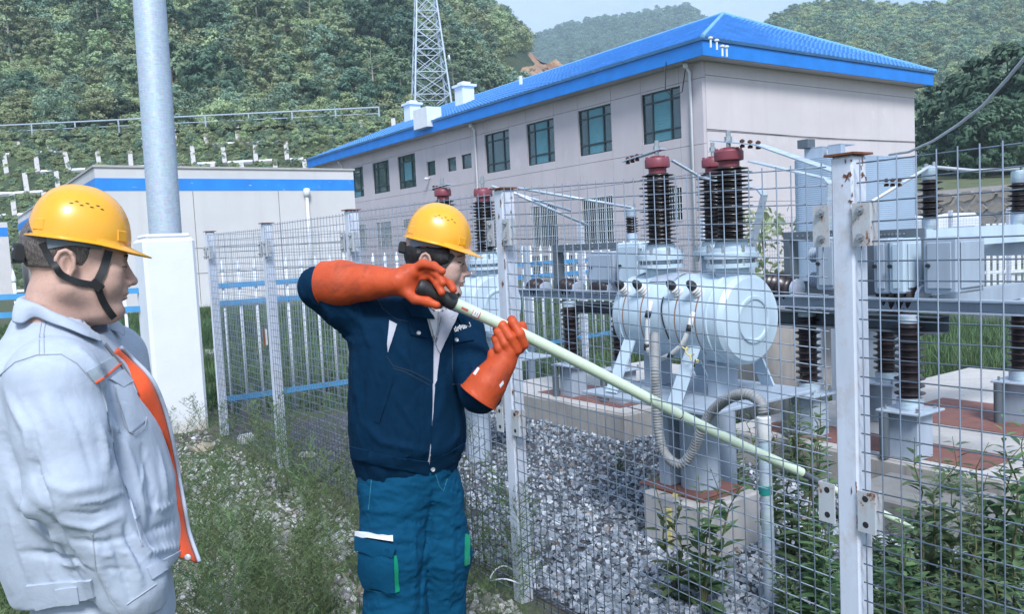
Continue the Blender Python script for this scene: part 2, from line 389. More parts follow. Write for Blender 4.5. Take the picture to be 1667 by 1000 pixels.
def stones(name, pts, smin, smax, mats, wts, seed, kind='stuff', sink=.3, flat=.7):
    """many crushed stones as ONE mesh; pts (n,3)"""
    r = np.random.default_rng(seed); n = len(pts)
    # base: subdivided octahedron-ish with 14 verts (cube+axes) -> 24 tris ; use jittered cube corners (8 v, 12 tris)
    base = np.array([[x, y, z] for x in (-1, 1) for y in (-1, 1) for z in (-1, 1)], dtype=np.float32)*.62
    fc = np.array([[0, 1, 3], [0, 3, 2], [4, 6, 7], [4, 7, 5], [0, 4, 5], [0, 5, 1], [2, 3, 7], [2, 7, 6], [0, 2, 6], [0, 6, 4], [1, 5, 7], [1, 7, 3]])
    V = base[None]*r.uniform(.55, 1.25, (n, 8, 3))
    q = r.normal(size=(n, 4)); q /= np.linalg.norm(q, axis=1)[:, None]; w_, x, y, z = q.T
    Rm = np.stack([1-2*(y*y+z*z), 2*(x*y-z*w_), 2*(x*z+y*w_), 2*(x*y+z*w_), 1-2*(x*x+z*z), 2*(y*z-x*w_), 2*(x*z-y*w_), 2*(y*z+x*w_), 1-2*(x*x+y*y)], -1).reshape(n, 3, 3)
    s = smin+(smax-smin)*r.random(n)**2.2
    V = V*s[:, None, None]*np.array([1, .8, flat]); V = np.einsum('nij,nkj->nki', Rm, V)
    V = V+pts[:, None, :]+np.array([0, 0, 1])*(s*(.5-sink))[:, None, None]
    F = (fc[None]+(np.arange(n)*8)[:, None, None]).reshape(-1, 3)
    mi = np.repeat(r.choice(len(mats), n, p=np.array(wts)/sum(wts)), 12)
    me = mesh_np(name, V.reshape(-1, 3), F, False, mats, mi)
    return tag(link(name, me), kind=kind)
st_mats = [simple('stone_%s' % k, c, .8, 0, .25, 20, .3, 80, .003) for k, c in (('a', (.23, .26, .305)), ('b', (.32, .355, .41)), ('c', (.13, .15, .175)), ('d', (.50, .53, .58)), ('e', (.24, .19, .16)))]
def fan_points(n, x0, x1, y0, y1, seed, zbase=0.0, test=None):
    """random ground points, denser near the camera, inside pixel box"""
    r = np.random.default_rng(seed); px = r.uniform(x0, x1, n); py = r.uniform(y0, y1, n)
    dx = (px-833.5)/FPX; dy = (py-500)/FPX
    D = dx[:, None]*np.array(CR)-dy[:, None]*np.array(CU)+np.array(CF)
    t = (zbase-CH)/D[:, 2]; p = np.array(CAMP)+D*t[:, None]
    if test is not None: p = p[test(p)]
    return p
FDn, GDn = np.array(FD), np.array(GD)
inside = lambda p: (p@GDn > 2.2) & (p@FDn < 7.8) & (p@FDn > -3)
# gravel inside the enclosure
p1 = fan_points(26000, 740, 1760, 640, 1180, 3, .01, inside)
p2 = fan_points(9000, 740, 1760, 560, 720, 4, .01, inside)
stones('gravel', np.concatenate([p1, p2]), .011, .030, st_mats, (5, 5, 3, 2.0, .5), 5)

def haze():
    m = MB(); m.box(-1500, 1500, -150, 1500, -1.2, 345); mt = bpy.data.materials.new('haze_air'); mt.use_nodes = True; n = mt.node_tree.nodes; n.clear()
    o = n.new('ShaderNodeOutputMaterial'); v = n.new('ShaderNodeVolumePrincipled'); v.inputs['Color'].default_value = (.70, .86, 1.0, 1); v.inputs['Density'].default_value = .00062; v.inputs['Anisotropy'].default_value = .25
    mt.node_tree.links.new(v.outputs[0], o.inputs['Volume']); tag(m.build('haze', mt), kind='stuff')
haze()
# ================================================================== foliage builders
def leaf_quads(P_, size, r, up=.3, bend=True, outward=None, aspect=1.6):
    """P_ (n,3) centres -> quads facing random/outward directions"""
    n = len(P_); N = r.normal(size=(n, 3))
    if outward is not None: N = N*.42+outward*1.2
    N[:, 2] += up; N /= np.linalg.norm(N, axis=1)[:, None]
    A = np.cross(N, r.normal(size=(n, 3))); A /= np.linalg.norm(A, axis=1)[:, None]; B = np.cross(N, A)
    s = (size*r.uniform(.6, 1.4, n))[:, None]
    V = np.stack([P_-A*s*aspect*.5, P_+B*s*.42-A*s*.05, P_+A*s*aspect*.5+N*s*.15, P_-B*s*.42-A*s*.05], 1)
    return V.reshape(-1, 3), np.arange(4*n).reshape(n, 4)
def crown_points(seed, H, z0, R, shape, nclump, per, spread=.16):
    """points in clumps through the volume; shape(t)->relative radius for t in 0..1 of crown height"""
    r = np.random.default_rng(seed); out = []; outn = []
    for i in range(nclump):
        t = r.random()**.85; a = r.uniform(0, 6.283); rad = R*shape(t)*(.35+.65*math.sqrt(r.random()))*r.uniform(.8, 1.12)
        c = np.array([math.cos(a)*rad, math.sin(a)*rad, z0+(H-z0)*t])
        cs = R*spread*r.uniform(.7, 1.4)*(.55+.6*shape(t))
        d = r.normal(size=(per, 3)); d /= np.linalg.norm(d, axis=1)[:, None]
        q = d*cs*(r.random((per, 1))**.4)*np.array([1.15, 1.15, .75]); out.append(c+q)
        od = c-np.array([0, 0, z0+(H-z0)*.4]); od = od/(np.linalg.norm(od)+1e-6); outn.append(d*.8+od*.5)
    return np.concatenate(out), np.concatenate(outn)
SH_ROUND = lambda t: math.sqrt(max(.03, 1-(2*t-.9)**2*.95))
SH_CONE = lambda t: max(.06, (1-t)**.75*(.55+.9*min(1, t*4)*.55))
SH_POPLAR = lambda t: max(.08, math.sin(math.pi*min(1, (t*.86+.1)))**.8)
def tree_meshes(seed, H, R, shape, z0, leafmat, nclump, per, leaf, bark):
    r = np.random.default_rng(seed)
    Pp, Nn = crown_points(seed, H, z0, R, shape, nclump, per)
    V, F = leaf_quads(Pp, leaf, r, .25, outward=Nn); crown = mesh_np('crown', V, F, False, [leafmat])
    m = MB(); rr = random.Random(seed); pts = [Vector((0, 0, -.3))]
    for k in range(1, 7): pts.append(Vector((rr.uniform(-.12, .12)*k*.3, rr.uniform(-.12, .12)*k*.3, H*.92*k/6)))
    m.tube(pts, [H*.018*(1-.9*k/6)+.02 for k in range(7)], 6)
    for k in range(9):
        t = .2+.07*k; b = pts[0].lerp(pts[-1], t); a = rr.uniform(0, 6.28); L = R*shape(max(0, (t*H-z0)/(H-z0)))*.8
        e = b+Vector((math.cos(a)*L, math.sin(a)*L, L*.5)); m.tube([b, b.lerp(e, .5)+Vector((0, 0, -.06*L)), e], [H*.007, H*.004, H*.0015], 4)
    return m.mesh('trunk', bark), crown
def make_tree(name, meshes, label, loc, rz, sc, group, cat='tree'):
    t = thing(name, label, cat, loc, rz, group); t.scale = (sc,)*3
    link('trunk', meshes[0], t); link('crown', meshes[1], t); return t

# ================================================================== hills
def ridge_z(py, px, D): return (P(px, py, D)).z
def make_hill(name, cols, prof, mat, nt=40, namp=3.0, seed=1, sub=6):
    """cols: [(px, [(Y, z)...])] all with same knot count"""
    pxs = np.array([c[0] for c in cols], float); K = np.array([c[1] for c in cols], float)    # (n,k,2)
    PX = np.linspace(pxs[0], pxs[-1], (len(pxs)-1)*sub+1); k = K.shape[1]
    Ki = np.stack([np.stack([np.interp(PX, pxs, K[:, j, a]) for a in (0, 1)], -1) for j in range(k)], 1)
    tt = np.linspace(0, k-1, nt*(k-1)//3+1); V = []
    for i, px in enumerate(PX):
        Y = np.interp(tt, range(k), Ki[i, :, 0]); Z = np.interp(tt, range(k), Ki[i, :, 1])
        V.append(np.stack([(px-833.5)/FPX*1.0*Y, Y, Z], -1))
    V = np.array(V); n1, n2 = V.shape[:2]; Vf = V.reshape(-1, 3)
    amp = np.clip((Vf[:, 2]-prof)/20, 0, 1)*namp; Vf[:, 2] += nz(Vf, .02, seed)*amp
    idx = np.arange(n1*n2).reshape(n1, n2); F = np.stack([idx[:-1, :-1], idx[1:, :-1], idx[1:, 1:], idx[:-1, 1:]], -1).reshape(-1, 4)
    o = link(name, mesh_np(name, Vf, F, True, [mat])); tag(o, kind='structure'); return o, V
def m_hill(name, a, b):
    t = NT(name); t.set(col=t.ramp(t.noise(.08, 8, .65), [(.35, a), (.65, b)]), rough=.95); t.bump(t.noise(.6, 6), .8, 1.0); return t.m
hm = m_hill('hill_ground', (.022, .042, .02), (.06, .075, .035))
RD = lambda px, py, D: (D, (P(px, py, D)).z)
def lcol(px, ytop, D=250, f=74): 
    zt = RD(px, ytop, D)[1]; z1 = 17+max(0, (600-px))*.004
    if px > 620: z1 = max(6, 17-(px-620)*.03)
    return (px, [(f, 13.2 if px < 620 else max(1, 13.2-(px-620)*.05)), (86, z1-2.8), (118, z1+4+(zt-z1)*.08), (D*.72, z1+(zt-z1)*.62), (D, zt), (D+120, zt-50)])
left_cols = [lcol(-500, -230), lcol(0, -230), lcol(300, -220), lcol(560, -190), lcol(680, -90), lcol(780, 2, 245), lcol(850, 52, 235), lcol(893, 92, 225), lcol(918, 118, 215), lcol(960, 165, 205), lcol(1010, 230, 200), lcol(1100, 330, 190)]
hillL, _ = make_hill('hillside', left_cols, 16, hm, seed=2)
far_cols = [(px, [(640, 0), (760, RD(px, y+60, 760)[1]), (900, RD(px, y, 900)[1]), (1100, RD(px, y, 900)[1]-60)]) for px, y in
            [(600, 140), (820, 92), (895, 68), (950, 45), (1000, 32), (1050, 25), (1100, 15), (1135, 12), (1168, 38), (1240, 75), (1400, 130), (1700, 160)]]
hillF, _ = make_hill('far_mountain', far_cols, 16, hm, seed=3, namp=6)
right_cols = [(px, [(95, 1), (150, 12+max(0, (px-1300))*.02), (250, RD(px, 60+(y-60)*.2+60, 250)[1]), (360, RD(px, y+6, 360)[1]), (520, RD(px, y+6, 360)[1]-30)]) for px, y in
              [(1000, 170), (1150, 100), (1240, 52), (1290, 26), (1340, 12), (1390, 10), (1430, 16), (1470, 24), (1505, 24), (1550, 10), (1600, -6), (1700, -40), (2000, -80), (2600, -60)]]
hillR, _ = make_hill('mountain_right', right_cols, 16, hm, seed=4, namp=3)

SCARS = [[(838, 132), (850, 110), (856, 84), (866, 86), (880, 100), (892, 104), (905, 96), (917, 106), (916, 120), (890, 130), (862, 142)], [(810, 132), (816, 110), (828, 112), (834, 130)], [(640, 148), (646, 136), (668, 140), (660, 150)]]
# ------------------------------------------------------------------ forests (instanced crowns on hill surfaces, one stuff object each)
TM = {}
def gn_forest(name, pts, scales, src, mat=None):
    me = bpy.data.meshes.new(name+'_points'); me.vertices.add(len(pts)); me.vertices.foreach_set('co', np.asarray(pts, np.float32).ravel())
    a = me.attributes.new('sc', 'FLOAT', 'POINT'); a.data.foreach_set('value', np.asarray(scales, np.float32))
    r = np.random.default_rng(len(pts)); a = me.attributes.new('rz', 'FLOAT_VECTOR', 'POINT')
    a.data.foreach_set('vector', np.stack([np.zeros(len(pts)), np.zeros(len(pts)), r.uniform(0, 6.28, len(pts))], -1).astype(np.float32).ravel())
    a = me.attributes.new('pk', 'INT', 'POINT'); a.data.foreach_set('value', r.integers(0, len(src), len(pts)).astype(np.int32))
    me.update(); o = link(name, me); tag(o, kind='stuff')
    ng = bpy.data.node_groups.new(name, 'GeometryNodeTree'); ng.interface.new_socket('Geometry', in_out='INPUT', socket_type='NodeSocketGeometry'); ng.interface.new_socket('Geometry', in_out='OUTPUT', socket_type='NodeSocketGeometry')
    N, L = ng.nodes, ng.links; gi = N.new('NodeGroupInput'); go = N.new('NodeGroupOutput')
    def attr(nm, ty):
        x = N.new('GeometryNodeInputNamedAttribute'); x.data_type = ty; x.inputs[0].default_value = nm; return x.outputs[0]
    jg = N.new('GeometryNodeJoinGeometry')
    for i, s in enumerate(src):
        sp = N.new('GeometryNodeSeparateGeometry'); sp.domain = 'POINT'; cmp_ = N.new('FunctionNodeCompare'); cmp_.data_type = 'INT'; cmp_.operation = 'EQUAL'
        L.new(attr('pk', 'INT'), cmp_.inputs[2]); cmp_.inputs[3].default_value = i
        L.new(gi.outputs[0], sp.inputs[0]); L.new(cmp_.outputs[0], sp.inputs[1])
        ob = N.new('GeometryNodeObjectInfo'); ob.inputs[0].default_value = s; ob.transform_space = 'ORIGINAL'
        ip = N.new('GeometryNodeInstanceOnPoints'); L.new(sp.outputs[0], ip.inputs['Points']); L.new(ob.outputs['Geometry'], ip.inputs['Instance'])
        er = N.new('FunctionNodeEulerToRotation'); L.new(attr('rz', 'FLOAT_VECTOR'), er.inputs[0]); L.new(er.outputs[0], ip.inputs['Rotation'])
        L.new(attr('sc', 'FLOAT'), ip.inputs['Scale']); L.new(ip.outputs[0], jg.inputs[0])
    L.new(jg.outputs[0], go.inputs[0]); md = o.modifiers.new('scatter', 'NODES'); md.node_group = ng
    return o
def hill_points(o, n, seed, zmin, ymax):
    me = o.data; me.calc_loop_triangles(); V = np.empty(len(me.vertices)*3, np.float32); me.vertices.foreach_get('co', V); V = V.reshape(-1, 3)
    Tt = np.empty(len(me.loop_triangles)*3, np.int32); me.loop_triangles.foreach_get('vertices', Tt); Tt = Tt.reshape(-1, 3)
    A, B, C_ = V[Tt[:, 0]], V[Tt[:, 1]], V[Tt[:, 2]]; ar = np.linalg.norm(np.cross(B-A, C_-A), axis=1); c = (A+B+C_)/3
    ar = ar*((c[:, 2] > zmin) & (c[:, 1] < ymax)); r = np.random.default_rng(seed); i = r.choice(len(ar), n, p=ar/ar.sum())
    u = r.random((n, 1)); v = r.random((n, 1)); fl = (u+v > 1); u = np.where(fl, 1-u, u); v = np.where(fl, 1-v, v)
    return A[i]+(B[i]-A[i])*u+(C_[i]-A[i])*v
for k, (sd_, H, R, sh, z0, lm, nc, per, lf, bk) in dict(
    broad=(21, 10, 4.2, SH_ROUND, 1.0, 'leaf_dark', 90, 60, .34, 'bark'), broad2=(22, 9, 4.0, SH_ROUND, .8, 'leaf_mid', 90, 60, .33, 'bark'),
    poplar=(23, 15, 2.9, SH_POPLAR, 1.5, 'leaf_pale', 110, 55, .30, 'bark_pale'), cone=(24, 15, 3.6, SH_CONE, .9, 'leaf_pale', 120, 55, .30, 'bark'),
    midp=(25, 13, 3.4, SH_POPLAR, 1.2, 'leaf_mid', 110, 55, .32, 'bark_pale'), bush=(26, 3.4, 2.6, SH_ROUND, -.4, 'leaf_bush', 60, 50, .22, 'bark')).items():
    TM[k] = tree_meshes(sd_, H, R, sh, z0, MAT[lm], nc, per, lf, MAT[bk])
def simple_crown(seed, R, H, n, lf, mat):
    Pp, Nn = crown_points(seed, H, 0, R, SH_ROUND, 22, n//22, .3); r = np.random.default_rng(seed)
    V, F = leaf_quads(Pp, lf, r, .3, outward=Nn); return mesh_np('crown', V, F, False, [mat])
# real trees whose crowns also serve the forests
srcs = {}
for i, (k, px, Y) in enumerate([('crown_a', 742, 150), ('crown_b', 800, 160), ('crown_c', 770, 172)]):
    me = simple_crown(40+i, 3.0+.3*i, 8-i, 1300, .36, MAT[['leaf_forest_b', 'leaf_forest', 'leaf_forest'][i]]); hz_ = 0
    srcs[k] = me
def ground_at(ob, x, y):
    bv = BV.get(ob.name)
    if bv is None: bv = BV[ob.name] = BVHTree.FromPolygons([v.co[:] for v in ob.data.vertices], [p.vertices[:] for p in ob.data.polygons])
    h = bv.ray_cast(Vector((x, y, 900)), Vector((0, 0, -1))); return h[0].z if h[0] is not None else 0
BV = {}
src_obs = []
for i, (px, Y) in enumerate([(742, 150), (800, 160), (770, 172)]):
    x = (px-833.5)/FPX*Y; t = thing('hill_tree', ['round dark tree on the hillside just right of the lattice tower top', 'broad green tree on the hillside below the orange soil scar', 'round green tree high on the hillside between tower and roof ridge'][i], 'tree', (x, Y, ground_at(hillL, x, Y)))
    o = link('crown', list(srcs.values())[i], t); link('trunk', TM['broad'][0], t); src_obs.append(o)
pL = hill_points(hillL, 6500, 5, 19, 262); pL = pL[(pL[:, 1] > 112)]
def in_scar(p):
    x, y = proj(p)
    return any(min(q[0] for q in s_)-3 < x < max(q[0] for q in s_)+3 and min(q[1] for q in s_)-2 < y < max(q[1] for q in s_)+24 for s_ in SCARS)
pL = pL[np.array([not in_scar(p) for p in pL])]
r_ = np.random.default_rng(8)
gn_forest('hillside_forest', pL, r_.uniform(.42, .8, len(pL)), src_obs)
pR = hill_points(hillR, 8500, 6, 5, 375); gn_forest('right_mountain_forest', pR, r_.uniform(.5, .95, len(pR)), src_obs)
pF = hill_points(hillF, 5500, 7, 60, 920); gn_forest('far_mountain_forest', pF, r_.uniform(.8, 1.4, len(pF)), src_obs[:1])

# ------------------------------------------------------------------ orange soil scar on the hillside
def soil_scar():
    t = NT('orange_soil'); n = t.noise(.35, 8, .65); t.set(col=t.ramp(n, [(.3, (.30, .15, .09)), (.7, (.55, .36, .24))]), rough=.95); t.bump(t.noise(.8, 8, .7), 1, .8)
    bvh = BVHTree.FromPolygons([v.co[:] for v in hillL.data.vertices], [p.vertices[:] for p in hillL.data.polygons])
    for poly in SCARS:
        c = np.mean(poly, 0); n = len(poly); V = []; r = random.Random(3)
        for k in range(5):
            for (x, y) in poly:
                q = c+(np.array((x, y))-c)*(1-k*.22); d = ray(*q).normalized(); h = bvh.ray_cast(CAMP, d); t_ = (h[0]-CAMP).length if h[0] is not None else 200
                V.append(CAMP+d*(t_-(.2 if k == 0 else 1.0+r.uniform(-.2, .3))))
        F = [(k*n+i, k*n+(i+1) % n, (k+1)*n+(i+1) % n, (k+1)*n+i) for k in range(4) for i in range(n)]+[tuple(4*n+i for i in range(n))]
        b0 = len(V)
        for i in range(n): V.append(V[i]+(V[i]-CAMP).normalized()*6)
        F += [(i, b0+i, b0+(i+1) % n, (i+1) % n) for i in range(n)]
        tag(MB().add(V, F).build('soil_scar', t.m), kind='structure')
soil_scar()

# ------------------------------------------------------------------ trees that can be told apart above the slope
def ytree(kind, px, pytop, pybase, Y, label, group=None, name=None, hill=hillL):
    x = P(px, pybase, Y); H = {'broad': 10.2, 'broad2': 9.2, 'poplar': 15.2, 'cone': 15.2, 'midp': 13.2, 'bush': 3.2}[kind]
    z = P(px, pybase, Y).z; zt = P(px, pytop, Y).z; gz = ground_at(hill, x.x, Y) if hill else 0
    z = min(z, max(gz, z-3)) if hill else z
    nm = name or {'broad': 'broadleaf_tree', 'broad2': 'broadleaf_tree', 'poplar': 'poplar_tree', 'cone': 'conical_tree', 'midp': 'poplar_tree', 'bush': 'bush'}[kind]
    return make_tree(nm, TM[kind], label, (x.x, Y, z), random.uniform(0, 6.28), (zt-z)/H, group, 'bush' if kind == 'bush' else 'tree')
TR = random.Random(5)
named = [('cone', 440, 38, 205, 98, 'tall pale conical tree right of the galvanised pole'), ('broad', 352, 72, 208, 95, 'big dark round tree just right of the galvanised pole'),
 ('broad', 500, 128, 212, 92, 'darkest low round tree right of the pale conical tree'), ('broad', 580, 112, 205, 92, 'dark broad tree left of the lattice tower'),
 ('broad', 52, 118, 225, 92, 'dark broad tree at the left picture edge above the slope fence'), ('broad2', 285, 60, 205, 99, 'leafy mid green tree peeking left and right of the pole'),
 ('poplar', 22, -30, 150, 112, 'tallest pale poplar at the left picture edge'), ('poplar', 75, 20, 160, 108, 'second pale poplar from the left picture edge'),
 ('poplar', 118, 48, 190, 104, 'slim pale poplar with visible white trunk above the left helmet'), ('poplar', 172, 40, 190, 108, 'pale poplar just left of the galvanised pole'),
 ('poplar', 205, -5, 120, 118, 'high pale poplar behind the others left of the pole'), ('bush', 195, 165, 224, 86, 'round pale shrub behind the slope fence left of the pole'),
 ('bush', 128, 168, 220, 90, 'yellowish dry shrub mound above the slope fence'), ('midp', 610, 60, 195, 100, 'mid green poplar left of the lattice tower'),
 ('midp', 655, 75, 190, 102, 'mid green poplar touching the left leg of the lattice tower'), ('midp', 742, 66, 190, 105, 'pale green poplar right of the lattice tower'),
 ('broad2', 470, 90, 190, 103, 'mid green tree behind the pale conical tree'), ('broad2', 225, 90, 200, 100, 'mid green tree half hidden behind the pole'),
 ('broad', 640, 130, 200, 94, 'dark tree low beside the left leg of the tower'), ('broad2', 790, 95, 175, 120, 'mid green tree above the roof chimneys'),
 ('broad', 560, 60, 170, 112, 'dark tree high behind the low dark trees'), ('poplar', 400, 60, 180, 110, 'pale poplar between dark round tree and conical tree'),
 ('bush', 150, 192, 232, 82, 'small green shrub at the slope fence left of the pole'), ('bush', 545, 178, 222, 84, 'low shrub overgrowing the slope fence right of the pole')]
for k, px, yt, yb, Y, lb in named: ytree(k, px, yt, yb, Y, lb)
for i in range(46):
    px = -60+i*20.5+TR.uniform(-8, 8); Y = TR.uniform(112, 142); kind = TR.choice(['broad2', 'midp', 'poplar', 'broad', 'poplar'] if px < 260 else ['broad2', 'midp', 'broad', 'cone', 'midp'])
    if px > 800: continue
    x = (px-833.5)/FPX*Y; z = ground_at(hillL, x, Y)-.5; sc = TR.uniform(.65, 1.0)
    reg = 'left of the steel pole' if px < 225 else 'between steel pole and tower' if px < 560 else 'just left of the lattice tower' if px < 690 else 'right of the lattice tower'
    hi = 'high' if Y > 127 else 'low'
    kn = {'broad': 'dark broadleaf tree', 'broad2': 'mid green broadleaf tree', 'poplar': 'pale poplar', 'cone': 'pale conical tree', 'midp': 'mid green poplar'}[kind]
    make_tree({'broad': 'broadleaf_tree', 'broad2': 'broadleaf_tree', 'poplar': 'poplar_tree', 'cone': 'conical_tree', 'midp': 'poplar_tree'}[kind], TM[kind], '%s %s on the hillside %s' % (kn, hi, reg), (x, Y, z), TR.uniform(0, 6.28), sc, '%ss %s on the hillside %s' % (kn, hi, reg))
# dark trees near the right edge
for k, px, yt, yb, Y, lb in [('broad', 1560, 120, 300, 62, 'dark tree right of the gable wall, nearest the gable'), ('broad', 1640, 70, 300, 58, 'tallest dark tree at the right picture edge'),
    ('broad', 1600, 150, 300, 54, 'dark tree between the gable and the right edge tree'), ('broad2', 1530, 190, 298, 66, 'lower green tree close beside the gable wall'), ('broad', 1700, 90, 300, 57, 'dark tree cut off by the right picture edge')]:
    ytree(k, px, yt, yb, Y, lb, hill=None)
# filler understorey along the bench
pB = []
for i in range(620):
    px = TR.uniform(-480, 800); Y = TR.uniform(80, 114); x = (px-833.5)/FPX*Y; pB.append((x, Y, ground_at(hillL, x, Y)-.3))
gn_forest('undergrowth', pB, [TR.uniform(.25, .55) for _ in pB], src_obs)

# ================================================================== retaining slope with concrete lattice
def slope():
    t = NT('slope_grass'); n = t.noise(.5, 8, .65); t.set(col=t.ramp(n, [(.3, (.022, .045, .02)), (.7, (.09, .115, .055))]), rough=.95); t.bump(t.noise(3, 8), .8, .3)
    X0, X1 = -50, -8
    yb = lambda x: 56+.03*(x+60); S0 = lambda x, k: Vector(((x/58.0-.018*(k-.5))*(57+18.2*k), 57+18.2*k, .0+13.4*k))
    m = MB(); n = 40
    for j in range(n+1):
        x = X0+(X1-X0)*j/n
        for k in range(13): m.v.append(tuple(S0(x, k/12)))
    m.f = [(j*13+k, (j+1)*13+k, (j+1)*13+k+1, j*13+k+1) for j in range(n) for k in range(12)]; m.m = [0]*len(m.f)
    tag(m.build('retaining_slope', t.m, smooth=True), kind='structure')
    root = thing('retaining_lattice', 'broken white concrete lattice holding the green slope behind the low building', 'retaining lattice', (0, 0, 0))
    nrm = Vector((0, -13.4, 18.2)).normalized(); r = random.Random(12)
    for a in range(20):
        x = X0+2+a*2.15
        for b in range(7):
            if r.random() < .30: continue
            k0, k1 = b/7, (b+1)/7; mm = MB(); o = nrm*.05; dx = r.uniform(-.1, .1)
            xx = x+(b % 2)*1.0
            mm.bar(S0(xx, k0)+o, S0(xx+dx+.05, k1-.004)+o, .36, .4, nrm); mm.build('lattice_beam', MAT['concrete_light'], root)
            if r.random() < .8:
                mm = MB(); L = r.choice((1.7, .9, 1.3)); mm.bar(S0(xx+.2, k0+.004)+o, S0(xx+.2+L, k0+.004)+o, .28, .38, nrm); mm.build('lattice_beam', MAT['white_plaster'], root)
    # bushes over it
    pts = []; sc = []
    for i in range(4200):
        x = r.uniform(X0, X1); k = r.random(); q = S0(x, k); pts.append((q.x, q.y, q.z-.2)); sc.append(r.uniform(.04, .11)+.10*(k > .82)*r.random())
    gn_forest('slope_shrubs', pts, sc, src_obs)
    f = thing('slope_fence', 'grey pipe rail fence along the top of the lattice slope', 'fence', (0, 0, 0)); 
    m = MB(); pts = [S0(x, 1.0)+Vector((0, .3, 1.25)) for x in range(X0, X1+1, 3)]; m.tube(pts, .07, 6); m.build('top_rail', MAT['galv'], f)
    m = MB(); m.tube([p-Vector((0, 0, .55)) for p in pts], .045, 6); m.build('lower_rail', MAT['galv'], f)
    pm = MB(); pm.tube([(0, 0, 0), (0, 0, 1.6)], .07, 6); pme = pm.mesh('post', MAT['galv'])
    for p in pts: link('post', pme, f, p-Vector((0, 0, 1.55)))
slope()
